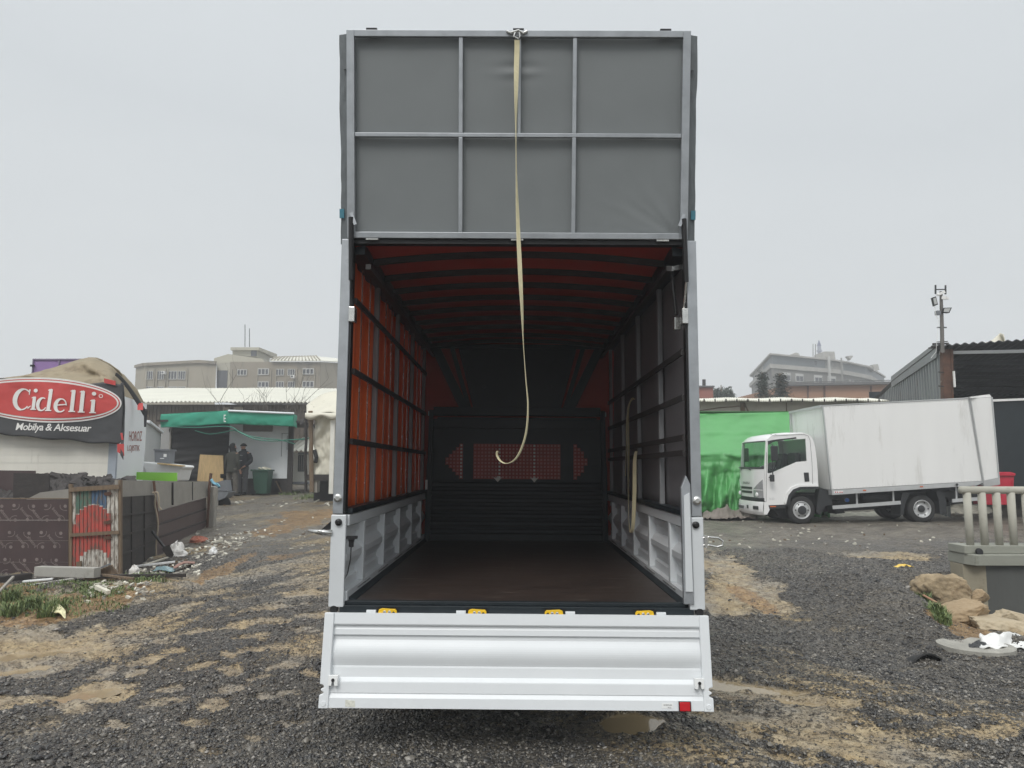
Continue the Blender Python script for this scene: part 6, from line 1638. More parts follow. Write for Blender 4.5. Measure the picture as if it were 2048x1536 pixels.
def tree(label, base, h, r, kind, seed, n=2600):
    rr = random.Random(seed); base = Vector(base)
    t = T('pine_tree' if kind == 'cone' else 'round_tree', label, 'tree', base)
    m_l = M('dark conifer needles', (.030, .045, .030), .8, 0, .35, 3) if kind == 'cone' else M('dull green leaves', (.045, .065, .040), .8, 0, .35, 2)
    MB().tube([base, base + Vector((0, 0, h * .5)), base + Vector((0, 0, h * .97))], [.25, .15, .03], 7).build('trunk', m_wood, t)
    g = MB(); lim = MB()
    if kind == 'cone':
        L = 13; 
        for k in range(L):
            z = h * (.10 + .88 * k / L); rad = r * (1 - k / L) ** .8 * rr.uniform(.8, 1.15)
            nb = 9
            for j in range(nb):
                a = j * 2 * math.pi / nb + rr.uniform(-.3, .3) + k; R_ = rad * rr.uniform(.6, 1.1)
                tip = Vector((math.cos(a) * R_, math.sin(a) * R_, z - R_ * .18 + rr.uniform(0, .25)))
                lim.tube([base + Vector((0, 0, z)), base + tip], [.05, .015], 4, caps=False)
                for q in range(int(n / (L * nb))):
                    f = rr.uniform(.15, 1) ** .8; p = Vector((0, 0, z)).lerp(tip, f) + Vector((rr.gauss(0, .14), rr.gauss(0, .14), rr.gauss(0, .09) - .08)); sz = rr.uniform(.08, .2)
                    d1 = Vector((rr.uniform(-1, 1), rr.uniform(-1, 1), rr.uniform(-.7, .4))) * sz; d2 = Vector((rr.uniform(-1, 1), rr.uniform(-1, 1), rr.uniform(-.5, .5))) * sz
                    g.add([base + p, base + p + d1, base + p + d2], [(0, 1, 2)])
        lim.build('limb', m_wood, t)
    else:
        cl = [Vector((rr.uniform(-1, 1) * r, rr.uniform(-.8, .8) * r, h * rr.uniform(.3, .85))) for _ in range(34)]
        cl = [c for c in cl if (c.x / r) ** 2 + ((c.z - h * .35) / (h * .62)) ** 2 < 1.0] or cl
        for c in cl:
            lim.tube([base + Vector((0, 0, h * .3)), base + c], [.08, .02], 4, caps=False)
            for q in range(n // len(cl)):
                p = c + Vector((rr.gauss(0, r * .16), rr.gauss(0, r * .16), rr.gauss(0, h * .09))); sz = rr.uniform(.12, .28)
                d1 = Vector((rr.uniform(-1, 1), rr.uniform(-1, 1), rr.uniform(-1, 1))) * sz; d2 = Vector((rr.uniform(-1, 1), rr.uniform(-1, 1), rr.uniform(-1, 1))) * sz
                g.add([base + p, base + p + d1, base + p + d2], [(0, 1, 2)])
        lim.build('limb', m_wood, t)
    g.build('crown', m_l, t)
d = 48
for (px, top, w, sd, lab) in ((1527, 742, 20, 1, 'dark pine tree, the left and slimmer of two before the angular building'), (1563, 744, 32, 2, 'dark pine tree, the right and wider of two before the angular building')):
    b = P(px, 800, d); tree(lab, (b.x, d, b.z - 1.2), P(px, top, d).z - b.z + 1.2, w * d / 1480, 'cone', sd)
d = 66
for i, (px, top, w, lab) in enumerate(((1443, 768, 20, 'rounded green tree directly beside the red house'), (1462, 776, 14, 'lower green tree sloping down right of the rounded tree'), (1424, 771, 13, 'green tree partly hidden behind the red house'))):
    b = P(px, 800, d); tree(lab, (b.x, d + i, b.z - 1.5), P(px, top, d).z - b.z + 1.5, w * d / 1480, 'round', 20 + i)

# ------------------------------------------------------------ corrugated shed
def shed():
    C0 = Vector((X_at(1893, 21.0), 21.0, 0)); z0 = .2
    C1 = Vector((X_at(1745, 36.0), 36.0, 0)); zt = P(1893, 700, 21.0).z
    t = T('corrugated_shed', 'dark open fronted shed with rusty corner and grey corrugated side wall', 'shed', (C0.x, C0.y, z0))
    dv = (C1 - C0); L = dv.length; dv.normalize(); n = Vector((-dv.y, dv.x, 0))
    m_cor = M('grey corrugated steel', (.22, .235, .235), .5, .35, .22, .8, dirt=(.12, .085, .06), ds=1.0, dth=.60, stretch=(2, 2, .4))
    g = MB()
    def f(u, v):
        s = u * L; p = C0 + dv * s; top = zt - .1 - .10 * (s / L) - .25 * (s > L * .55) * (s / L - .55) / .45
        w = .035 * (1 if math.sin(s * 2 * math.pi / .42) > .2 else -1)
        q = p + n * w; return (q.x, q.y, z0 + (top - z0) * v)
    g.grid(f, 460, 4); g.build('side_wall', m_cor, t)
    mb = MB(); mb.bar(C0 + Vector((0, 0, zt)) + n * .06, C0 + dv * L * .52 + Vector((0, 0, zt - .02)) + n * .06, .04, .42); mb.build('fascia', m_cor, t)
    fr = Vector((.90, -.42, 0)).normalized(); W = 11.0
    # roof sheet
    g = MB()
    def rf(u, v):
        p = C0 + fr * (u * W - .1) + dv * (v * L * .99 - .45)
        return (p.x, p.y, zt + .07 + .024 * math.sin(u * W * 2 * math.pi / .20) - .50 * u - .15 * v - .27 * max(0, (v - .55) / .45) + .18 * math.sin(u * 3.1) * (1 - v))
    g.grid(rf, 900, 6); g.build('roof', M('dark corrugated roof', (.075, .08, .085), .5, .3, .3, 1), t, solid=.02)
    mb = MB(); mb.bar(C0 + Vector((0, 0, zt - .09)) - dv * .05, C0 + fr * W + Vector((0, 0, zt - .58)) - dv * .05, .08, .09); mb.build('front_beam', m_alut, t)
    mb = MB()
    for k in range(1, 8):
        a = C0 + dv * (k * L / 8) + Vector((0, 0, zt - .12)); mb.bar(a + fr * .1, a + fr * W - Vector((0, 0, .55)), .06, .12)
    mb.build('purlin', m_dark, t)
    B0, B1 = C0 + dv * (L - .2), C0 + dv * (L - .2) + fr * W
    mb = MB(); mb.prism([B0 + Vector((0, 0, z0)), B1 + Vector((0, 0, z0)), B1 + Vector((0, 0, zt + .3)), B0 + Vector((0, 0, zt + .3))], dv * .05); mb.build('back_wall', m_dark, t)  # interior shade put into the colour: purlins, back and far walls all dark
    E0 = C0 + fr * W; mb = MB(); mb.prism([E0 + Vector((0, 0, z0)), E0 + dv * L + Vector((0, 0, z0)), E0 + dv * L + Vector((0, 0, zt)), E0 + Vector((0, 0, zt))], fr * .05); mb.build('far_wall', m_dark, t)
    # rusty corner post
    mb = MB(); mb.px([(1886, 698), (1902, 698), (1905, 900), (1890, 900)], 20.75, .16); mb.px([(1902.5, 698), (1906.5, 698), (1909, 900), (1905.5, 900)], 20.72, .1); cp = mb.build('corner_post', m_rust, t); fix_normals(cp)
    mb = MB(); mb.px([(1907, 742), (1910, 742), (1912, 774), (1909, 774)], 20.6, .05); mb.build('tube_light', m_wframe, cp)
    for y, x0, x1, w in ((687, 1866, 1896, .045), (695, 1858, 1890, .03), (692, 1864, 1906, .05), (683, 1874, 1894, .02)): MB().bar(P(x0, y + 1, 20.65), P(x1, y, 20.8), .06, w).build('scrap_iron', m_char, cp)
    for y in (744, 772): MB().bar(P(1877, y, 20.7), P(1888, y + 1, 20.7), .03, .03).build('bracket', m_char, cp)
    # inner dark panel with white top rail
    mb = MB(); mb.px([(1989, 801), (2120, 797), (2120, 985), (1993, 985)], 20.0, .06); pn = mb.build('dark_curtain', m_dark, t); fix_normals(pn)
    mb = MB(); mb.bar(P(1985, 801, 19.95), P(2120, 796, 19.95), .05, .06); mb.build('curtain_rail', m_wframe, pn)
shed()
t = T('canvas_scrap', 'pale pointed canvas scrap poking up from the dark shed roof', 'canvas', P(1985, 690, 24))
g = MB()
def cs(u, v):
    x = 1962 + 50 * u; top = np.interp(x, [1962, 1985, 2000, 2007, 2012], [689, 680, 666, 669, 690]); p = P(x, 695 + (top - 695) * v, 24 + .25 * math.sin(u * 7 + v * 3)); return tuple(p)
g.grid(cs, 30, 6); g.build('canvas', m_cream, t, smooth=True, solid=.02)

def light_pole():
    d = 20.6
    t = T('light_pole', 'slim pole with cameras and two floodlights rising above the shed corner', 'pole', P(1884, 705, d))
    MB().tube([P(1885, 705, d), P(1883.5, 640, d), P(1882, 583, d)], [.055, .05, .04], 10).build('mast', M('rusty grey mast', (.15, .14, .13), .7, .3, .3, 6), t)
    mb = MB(); mb.bar(P(1871, 579, d), P(1892, 579, d), .03, .025); mb.bar(P(1871, 570, d), P(1871, 588, d), .035, .035, (1, 0, 0)); mb.bar(P(1891, 570.5, d), P(1891, 588.5, d), .035, .035, (1, 0, 0)); mb.build('antenna', m_plast, t)
    mb = MB(); mb.bar(P(1877, 589, d - .1), P(1889, 583.5, d - .1), .07, .07); mb.lathe([(.045, 0), (.03, .05)], P(1877, 589, d - .1), (-1, -.3, -.3), 10); mb.build('camera', m_wframe, t)
    mb = MB(); mb.bar(P(1884, 595, d - .08), P(1893, 596, d - .15), .09, .09); mb.bar(P(1890, 596, d - .15), P(1897, 597, d - .15), .05, .05); mb.build('camera', m_wframe, t)
    for pts, dd in ([(1865, 595), (1872, 592.5), (1876, 609), (1869, 612)], d - .1), ([(1887.5, 615.5), (1904, 615), (1899, 625.5), (1885, 625)], d - .1):
        mb = MB(); mb.px(pts, dd, .09); fl = mb.build('floodlight', m_plast, t); fix_normals(fl)
        c = (sum(p[0] for p in pts) / 4, sum(p[1] for p in pts) / 4); mb = MB(); mb.px([(c[0] + (x - c[0]) * .72, c[1] + (y - c[1]) * .72) for x, y in pts], dd - .012, .01); mb.build('lens', M('floodlight glass', (.45, .46, .45), .3), fl)
    MB().pxbox(1874, 621, 1882, 629, d - .1, .12).build('junction_box', m_greytub, t)
    mb = MB(); mb.bar(P(1874, 655, d), P(1893, 655, d), .03, .03); mb.build('step_iron', m_plast, t)
    mb = MB(); mb.tube(smooth_path([tuple(P(a, b, d - .05)) for a, b in ((1869, 611), (1871, 625), (1874, 636), (1880, 638))], 4), .008, 5); mb.tube([P(1877, 640, d - .03), P(1872, 704, d - .02), P(1862, 716, d)], .006, 5); mb.build('cable', m_wframe, t)
light_pole()

def red_bin():
    t = T('red_bin', 'red lidded plastic bin behind the white lorry near the dark shed', 'bin', P(2000, 1012, 19.6)); d = 19.6
    m_rb = M('crimson plastic', (.50, .018, .045), .45, 0, .12, 3)
    mb = MB(); mb.px([(1965, 952), (2029, 952), (2025, 1010), (1972, 1010)], d, .55); fix_normals(mb.build('bin_body', m_rb, t, bevel=.02))
    mb = MB(); mb.px([(1962, 946), (2022, 944), (2032, 947), (2031, 952), (1963, 952)], d - .05, .65); fix_normals(mb.build('lid', m_rb, t, bevel=.015))
    MB().tube([P(2026, 960, d - .02), P(2024, 1000, d - .02)], .02, 6).build('handle', m_rb, t)
red_bin()
def rubble(name, label, pts, seed, mat, hh=.25):
    g = MB(); rr = random.Random(seed)
    (x0, x1, y0, y1) = pts
    def f(u, v):
        p = G(x0 + (x1 - x0) * u, y1 + (y0 - y1) * v); e = math.sin(u * 3.14) ** .5 * math.sin(min(1, v * 1.2) * 3.14) ** .5
        hn = mnoise.noise(Vector((u * 9 + seed, v * 5, 0))) * .5 + .6
        return (p.x, p.y, p.z - .02 + hh * e * hn)
    g.grid(f, 60, 14); return tag(g.build(name, mat), label, 'rubble', kind='stuff')
rubble('rubble', 'white crumbling rubble and foam lying on the ground behind the lorry', (1865, 1985, 1012, 1026), 3, M('white rubble', (.55, .53, .45), .9, 0, .3, 6, bump=.5, bs=20), .30)
rubble('rubble', 'pale flat rubble strip lying under the lorry between its wheels', (1640, 1800, 1024, 1032), 5, MATS['white rubble'], .12)

# ------------------------------------------------------------ concrete parapet, rocks
def parapet():
    d = 9.8; m_c = M('grey green concrete', (.27, .275, .235), .8, 0, .10, 2.2, bump=.08, bs=30, dirt=(.17, .175, .14), ds=2.5, dth=.57)
    m_cp = M('pale concrete balusters', (.43, .42, .36), .8, 0, .08, 4, bump=.1, bs=30, dirt=(.29, .275, .21), ds=6, dth=.60)
    t = T('concrete_balustrade', 'concrete balustrade with round posts on a dark retaining wall at the right edge', 'balustrade', P(1990, 1240, d))
    s = d / 1480
    xr = X_at(2600, d)
    A = P(1920, 980, d)
    mb = MB(); mb.tube([A, Vector((xr, d, A.z - .02))], 7.5 * s, 18); mb.build('handrail', m_cp, t, smooth=True)
    for k in range(20):
        x0 = 1933.5 + 29.2 * k; x1 = 1941 + 29.2 * k
        a = P(x0, 985, d); b = P(x0 + 7.5, 1094, d); mb = MB(); rr = random.Random(k)
        mb.tube([b, b.lerp(a, .5), a], [7.0 * s, 7.2 * s, 7.4 * s], 16); mb.build('baluster', m_cp, t, smooth=True)
    mb = MB(); a = P(1922, 1090, d); mb.box(a.x, xr, d - .07, d + .30, P(1, 1105.5, d).z, a.z); mb.build('upper_plinth', m_c, t, bevel=.01)
    z1 = P(1, 1105.6, d).z; z2 = P(1, 1127, d).z
    mb = MB(); x0 = X_at(1914, d); x1 = X_at(1934, d - .12); mb.prism([(x0, d - .02, z2), (x1, d - .17, z2), (xr, d - .17, z2), (xr, d + .35, z2), (x0, d + .35, z2)], (0, 0, z1 - z2)); fix_normals(mb.build('lower_plinth', m_c, t, bevel=.008))
    m_w = M('dark damp concrete', (.085, .088, .082), .75, 0, .16, 1.5, bump=.1, bs=20, dirt=(.14, .145, .135), ds=1.3, dth=.60, stretch=(1.5, 1.5, .5))
    mb = MB(); x0 = X_at(1914, d); xm = X_at(1948, d); mb.box(xm, xr, d - .10, d + .30, -.6, z2 - .002); mb.build('retaining_wall', m_w, t)
    mb = MB(); mb.prism([(x0, d + .02, -.6), (xm - .001, d - .10, -.6), (xm - .001, d + .30, -.6), (x0, d + .30, -.6)], (0, 0, z2 + .598)); fix_normals(mb.build('wall_end', M('stained pale concrete', (.30, .27, .20), .85, 0, .15, 2, bump=.2, bs=20, dirt=(.17, .14, .09), ds=2, dth=.52), t))
    MB().lathe([(.0, 0), (.05, 0), (.045, .02), (.0, .03)], P(1958, 1104, d - .09), (.1, -1, .3), 12).build('drain_hole', m_black, t)
parapet()

def rock(label, px, py, d, rx, ry, rz, seed, mat, rot=0.0, flat=0.0, name='rock'):
    import bmesh
    bm = bmesh.new(); bmesh.ops.create_icosphere(bm, subdivisions=5, radius=1.0)
    c = P(px, py, d); cr, sr = math.cos(R(rot)), math.sin(R(rot))
    rr = random.Random(seed); planes = []
    for k in range(11):
        n_ = Vector((rr.gauss(0, 1), rr.gauss(0, 1), rr.gauss(0, .8))).normalized(); planes.append((n_, rr.uniform(.55, .88)))
    for v in bm.verts:
        p = v.co.copy()
        for n_, o_ in planes:
            k = p.dot(n_)
            if k > o_: p = p - n_ * (k - o_) * .95
        nn = mnoise.fractal(p * 1.6 + Vector((seed * 7.3, 0, 0)), 1.0, 2.0, 4) * .13 + mnoise.fractal(p * 6 + Vector((0, seed * 3.1, 0)), .7, 2.2, 6) * .075
        p = p * (1 + nn); p = Vector((p.x * rx, p.y * ry, p.z * rz))
        if flat: p.z = min(p.z, rz * flat + p.z * .06)
        v.co = Vector((p.x * cr + p.z * sr, p.y, -p.x * sr + p.z * cr))
    me = bpy.data.meshes.new(name); bm.to_mesh(me); bm.free(); me.materials.append(mat)
    me.polygons.foreach_set('use_smooth', [True] * len(me.polygons))
    o = bpy.data.objects.new(name, me); COL.objects.link(o); o.location = c
    return tag(o, label, 'rock', 'rocks below the balustrade')
m_r1 = M('brown limestone', (.31, .24, .15), .95, 0, .3, 5, bump=.8, bs=22, dirt=(.15, .10, .055), ds=3, dth=.55)
m_r2 = M('tan sandstone', (.33, .245, .15), .9, 0, .15, 3, bump=.25, bs=25, dirt=(.21, .13, .065), ds=3, dth=.57)
m_r3 = M('pale tan flagstone', (.41, .34, .235), .9, 0, .14, 3, bump=.3, bs=25, dirt=(.25, .185, .11), ds=2.5, dth=.57)
rock('biggest brown craggy rock leaning against the end of the retaining wall', 1886, 1188, 9.0, .34, .28, .25, 3, m_r1, 10)
rock('rough brown rock wedged between the biggest rock and the wall', 1921, 1192, 9.35, .10, .14, .19, 8, m_r1, -20)
rock('smooth tan oblong rock lying across the middle of the pile', 1931, 1224, 8.35, .33, .20, .150, 5, m_r2, -10)
rock('small pointed orange tan rock wedged above the oblong rock', 1957, 1194, 8.9, .14, .1, .085, 6, m_r2, -15)
rock('large flat pale slab rock at the right edge of the pile', 1996, 1256, 8.1, .42, .30, .16, 12, m_r3, 4, .55)
rock('second pale slab rock behind and right of the flat one', 2044, 1248, 8.5, .34, .2, .17, 14, m_r3, 14, .6)
rock('small dark brown rock half hidden by the white sheet', 2035, 1272, 7.9, .12, .1, .07, 15, m_r1, 0)
rock('small tan rock tucked beside the white sheet', 1960, 1281, 7.8, .11, .1, .06, 16, m_r3, 0)
rock('low mossy rock at the left foot of the pile', 1850, 1204, 9.0, .13, .12, .12, 18, m_r1, 20)
c = GT(1945, 1303, .0)
t = T('concrete_ring', 'round concrete slab half buried in gravel at the lower right', 'slab', c)
mb = MB(); mb.lathe([(.0, .02), (.28, .025), (.32, .015), (.33, -.12)], (c.x + .03, c.y, c.z), (0, 0, 1), 40)
mb.build('slab', M('pale rough concrete', (.31, .30, .265), .85, 0, .2, 6, bump=.3, bs=40, dirt=(.05, .05, .05), ds=5, dth=.60), t)
g = MB(); q1 = GHQ(1950, 2125, 1310, 1280); q2 = GHQ(1935, 1980, 1308, 1294)
def wsf(u, v):
    p = q1(1962 + 150 * u + 6 * wn(v * 3, 0, 4), 1305 - 20 * v + 4 * wn(u * 5, 0, 8)); return (p.x, p.y, p.z + .04 + .05 * wn(u * 2.5, v * 1.5, 6) * (.4 + math.sin(v * 3.1)) + .025 * wn(u * 9, v * 5, 2) + .03 * v)
g.grid(wsf, 40, 14)
tag(g.build('white_sheet', M('white plastic sheet', (.74, .74, .72), .5, 0, .05, 4), smooth=True, solid=.01), 'white plastic sheet lying among the rocks below the wall', 'sheet')
g = MB(); g.grid(lambda u, v: (lambda p: (p.x, p.y, p.z + .03 + .05 * math.sin(u * 3.1) * math.sin(v * 3.1 + .3) + .02 * wn(u * 8, v * 4, 1)))(q2(1938 + 40 * u, 1306 - 10 * v)), 20, 8)
tag(g.build('black_bag', m_plast, smooth=True, solid=.01), 'torn black plastic lying between slab and white sheet', 'bag')
c = GT(1852, 1326)
g = MB(); g.grid(lambda u, v: (c.x - .16 + .32 * u, c.y - .06 + .16 * v, c.z - .055 + .11 * math.sin(u * 3.14) ** .8 * (1 - .5 * v)), 24, 6)
tag(g.build('rubber_scrap', m_rubber, smooth=True, solid=.015), 'curved black rubber scrap sticking out of the gravel', 'scrap')
c = G(1807, 1137); g = MB()
g.grid(lambda u, v: (c.x - .11 + .24 * u, c.y - .06 + .12 * v, c.z + .02 + .04 * abs(math.sin(u * 9 + v * 5)) * math.sin(u * 3.1)), 16, 8)
tag(g.build('yellow_wrapper', M('yellow plastic', (.75, .52, .10), .5, 0, .2, 20), solid=.004), 'crumpled yellow wrapper on the dark gravel left of the balustrade', 'wrapper')
mb = MB(); mb.tube([G(1848, 1212) + Vector((0, 0, .12)), G(1875, 1224) + Vector((0, 0, .1))], .012, 6); tag(mb.build('stick', m_or), 'short orange stick lying at the foot of the biggest rock', 'stick')

# ------------------------------------------------------------ debris and plants by the fence
def lying(name, label, a, b, w, h, mat, cat, lift=.02, group=None):
    A = GT(*a) + Vector((0, 0, lift + h / 2)); Bq = GT(*b) + Vector((0, 0, lift + h / 2)); mb = MB(); mb.bar(A, Bq, w, h)
    return tag(mb.build(name, mat, bevel=.004), label, cat, group)
gp_ = 'planks lying before the fence'
m_gbeam = M('grey fibrous board', (.34, .33, .30), .85, 0, .12, 4, bump=.1, bs=30, dirt=(.22, .21, .18), ds=4, dth=.58)
lying('plank', 'thick pale grey beam lying in front of the plywood fence', (74, 1165), (193, 1172), .12, .13, m_gbeam, 'plank', .06, gp_)
lying('plank', 'long thin dark batten pointing right from under the gate', (195, 1170), (372, 1160), .04, .05, m_char, 'plank', .03, gp_)
lying('plank', 'long light grey plank running from the left edge towards the beam', (-30, 1200), (145, 1174), .08, .025, m_gbeam, 'plank', .02, gp_)
lying('plank', 'white broken board under the dark plywood fence', (45, 1176), (105, 1172), .09, .02, m_white, 'plank', .04, gp_)
lying('plank', 'thin brown stick crossing the gravel edge right of the grey beam', (185, 1166), (266, 1180), .03, .03, m_wood, 'plank', .05, gp_)
lying('plank', 'pale plank end sticking out right of the grey beam', (180, 1166), (246, 1160), .07, .03, m_gbeam, 'plank', .03, gp_)
lying('plank', 'white pipe lying on the gravel below the shovel', (270, 1134), (350, 1127), .03, .03, m_white, 'pipe', .03, gp_)
lying('plank', 'cream stick lying up against the shovel head', (285, 1133), (335, 1116), .025, .025, m_cream, 'stick', .04, gp_)
lying('plank', 'short pale stick standing out of the grass at the left edge', (-5, 1212), (24, 1188), .03, .03, m_greyboard, 'stick', .08, gp_)
lying('plank', 'pale club shaped stick lying in the grass', (192, 1193), (216, 1205), .05, .05, m_cream, 'stick', .03, gp_)
lying('plank', 'dark log lying along the foot of the plywood fence', (-40, 1180), (60, 1166), .1, .08, m_char, 'plank', .02, gp_)
mb = MB(); mb.px([(165, 1152), (222, 1130), (238, 1150), (232, 1160), (170, 1158)], 10.3, .03); fix_normals(tag(mb.build('dirt_mound', m_wood), 'triangular brown board and soil under the painted gate', 'board'))
mb = MB(); mb.bar(P(160, 1152, 10.25), P(220, 1128, 10.25), .05, .02); tag(mb.build('metal_strip', m_greytub), 'thin shiny metal strip slanting across the gate foot', 'strip')
def blob(name, label, px, py, w, h, mat, cat, seed, hh=.5):
    p = GT(px, py); s = p.y / 1480; g = MB()
    def f(u, v):
        a = u * 6.2832; n = 1 + .35 * mnoise.noise(Vector((math.cos(a) * 1.5 + seed, math.sin(a) * 1.5, v * 3)))
        r = math.sin((v * .5 + .5) * math.pi) ** .6 if v < 1 else 0
        return (p.x + math.cos(a) * w * s * .5 * r * n, p.y + math.sin(a) * w * s * .4 * r * n, p.z + h * s * v * n * .95)
    g.grid(f, 20, 8); return tag(g.build(name, mat, smooth=False), label, cat)
m_bag = M('crumpled white plastic', (.66, .65, .62), .5, 0, .12, 20, bump=.4, bs=25)
blob('white_bag', 'crumpled white bag under the shovel by the fence', 354, 1108, 36, 26, m_bag, 'bag', 1)
blob('white_rag', 'frayed white rag at the foot of the black board', 268, 1145, 22, 18, m_bag, 'rag', 2)
blob('red_rag', 'muddy red brown rag lying right of the white bag', 396, 1086, 40, 12, M('muddy red cloth', (.24, .085, .055), .9, 0, .3, 12, bump=.4), 'rag', 3)
blob('paper_cup', 'small white cup lying among debris right of the red rag', 426, 1105, 16, 15, m_white, 'cup', 4)
g = MB(); g.grid(lambda u, v: (lambda p: (p.x, p.y, p.z + .05 + .02 * math.sin(u * 5)))(GT(305 + 40 * u + 8 * v, 1150 - 12 * v)), 6, 4)
tag(g.build('blue_sheet', M('pale blue glass sheet', (.22, .34, .37), .2), solid=.01), 'pale blue sheet of plastic on the ground before the black board', 'sheet')
g = MB(); g.grid(lambda u, v: (lambda p: (p.x, p.y, p.z + .06 + .03 * math.sin(u * 4)))(GT(347 + 42 * u, 1144 - 14 * u - 5 * v)), 6, 2)
tag(g.build('brown_sheet', M('pinkish board', (.26, .15, .12), .8), solid=.01), 'brown curved strip lying right of the blue sheet', 'strip')
g = MB(); g.grid(lambda u, v: (lambda p: (p.x, p.y, p.z + .03 + .03 * math.sin(u * 3.1)))(GT(100 + 30 * u, 1236 - 12 * v + 8 * u)), 8, 4)
tag(g.build('cream_scrap', M('cream foam', (.72, .68, .42), .8), solid=.01), 'curved cream foam scrap in the grass near the mud', 'scrap')

def litter():
    rs = np.random.RandomState(8); g = [MB(), MB(), MB()]
    def put(px, py, s):
        p = GT(px, py, .004); k = rs.choice(3, p=[.5, .35, .15]); a = rs.rand() * 3.14; l = s * (0.5 + rs.rand()); w = s * (.25 + .4 * rs.rand())
        dv = Vector((math.cos(a), math.sin(a), rs.rand() * .5 - .1)).normalized()
        g[k].bar(p, p + dv * l, w, .01 + .03 * rs.rand())
    for _ in range(170):                                   # rubbish spill between fence and track
        t_ = rs.rand(); px = 365 + 150 * t_ + rs.randn() * 14; py = 1112 - 45 * t_ + rs.randn() * 8; put(px, py, .07)
    for _ in range(110): put(250 + rs.rand() * 150, 1150 - rs.rand() * 30 + rs.randn() * 5, .06)
    for _ in range(120): put(170 + rs.rand() * 130, 1205 - rs.rand() * 25 + rs.randn() * 6, .05)
    for _ in range(60): put(300 + rs.rand() * 380, 1075 + rs.randn() * 25, .05)
    for _ in range(80): put(1400 + rs.rand() * 550, 1040 + rs.rand() * 60, .05)
    for _ in range(50): put(1890 + rs.rand() * 120, 1010 + rs.rand() * 25, .10)
    for _ in range(50): put(380 + rs.rand() * 280, 995 + rs.rand() * 20, .1)
    for k, mt in enumerate((MATS['white rubble'], m_greyboard, m_wood)):
        tag(g[k].build('litter', mt), ('pale scraps of litter strewn along fence and yard', 'grey scraps of litter strewn along fence and yard', 'brown splinters strewn along fence and yard')[k], 'litter', kind='stuff')
litter()
def grass():
    rs = np.random.RandomState(5); g = MB(); 
    def tuft(px, py, n, h, sp):
        c = GT(px, py)
        for _ in range(n):
            a = rs.rand() * 6.28; r = sp * rs.rand() ** .7; x = c.x + math.cos(a) * r; y = c.y + math.sin(a) * r * 1.3
            z = c.z - .015
            hh = h * (.5 + rs.rand() * .7); b = rs.rand() * 6.28; ln = hh * (.2 + .7 * rs.rand()); w = .0045 + .004 * rs.rand()
            dx, dy = math.cos(b), math.sin(b); sxx, syy = -dy * w, dx * w
            p0 = (x, y, z); m_ = (x + dx * ln * .35, y + dy * ln * .35, z + hh * .65); tip = (x + dx * ln, y + dy * ln, z + hh)
            g.add([(p0[0] - sxx, p0[1] - syy, p0[2]), (p0[0] + sxx, p0[1] + syy, p0[2]), (m_[0] + sxx * .8, m_[1] + syy * .8, m_[2]), (m_[0] - sxx * .8, m_[1] - syy * .8, m_[2]), tip], [(0, 1, 2, 3), (3, 2, 4)])
    for _ in range(60): tuft(rs.rand() * 250 - 10, 1188 + rs.rand() * 44 - 0, 45, .045, .17)
    for _ in range(34): tuft(120 + rs.rand() * 130, 1176 + rs.rand() * 22, 45, .04, .14)
    for _ in range(18): tuft(262 + rs.rand() * 60, 1152 + rs.rand() * 24, 50, .06, .14)
    for px, py in ((25, 1232), (95, 1236), (60, 1222), (110, 1228), (20, 1215)): tuft(px, py, 160, .15, .10)
    for _ in range(10): tuft(600 + rs.rand() * 60, 990 + rs.rand() * 10, 50, .12, .35)
    for _ in range(8): tuft(540 + rs.rand() * 50, 984 + rs.rand() * 6, 50, .12, .35)
    for px, py in ((1880, 1250), (1890, 1262), (1870, 1243), (1850, 1210), (1885, 1256)): tuft(px, py, 120, .11, .07)
    m = bpy.data.materials.new('grass blade'); m.use_nodes = True; t = m.node_tree; b = t.nodes['Principled BSDF']; b.inputs['Roughness'].default_value = .6
    ge = t.nodes.new('ShaderNodeNewGeometry'); r = t.nodes.new('ShaderNodeValToRGB'); r.color_ramp.elements[0].color = (.05, .09, .025, 1); r.color_ramp.elements[1].color = (.20, .25, .09, 1)
    t.links.new(ge.outputs['Random Per Island'], r.inputs[0]); t.links.new(r.outputs[0], b.inputs['Base Color'])
    tag(g.build('grass', m), 'short wet grass in tufts beside the fence and the rocks', 'grass', kind='stuff')
grass()

# ------------------------------------------------------------ two men
m_skin = M('skin', (.42, .24, .17), .55, 0, .06, 20)
def skinned(name, nodes, edges, mat, parent, loc, yaw, root, sub=2):
    names = list(nodes); c, s = math.cos(yaw), math.sin(yaw)
    me = bpy.data.meshes.new(name)
    me.from_pydata([(nodes[n][0] * c - nodes[n][1] * s, nodes[n][0] * s + nodes[n][1] * c, nodes[n][2]) for n in names], [(names.index(a), names.index(b)) for a, b in edges], [])
    me.materials.append(mat)
    o = bpy.data.objects.new(name, me); COL.objects.link(o)
    if parent: o.parent = parent
    else: o.location = loc
    md = o.modifiers.new('skin', 'SKIN'); md.use_smooth_shade = True
    lay = me.skin_vertices[0].data if len(me.skin_vertices) else None
    if lay is None:
        bpy.context.view_layer.objects.active = o; bpy.ops.mesh.customdata_skin_add(); lay = me.skin_vertices[0].data
    for i, n in enumerate(names):
        r = nodes[n][3]; r = r if isinstance(r, tuple) else (r, r); lay[i].radius = r; lay[i].use_root = (n == root)
    sb = o.modifiers.new('sub', 'SUBSURF'); sb.levels = sub; sb.render_levels = sub
    return o
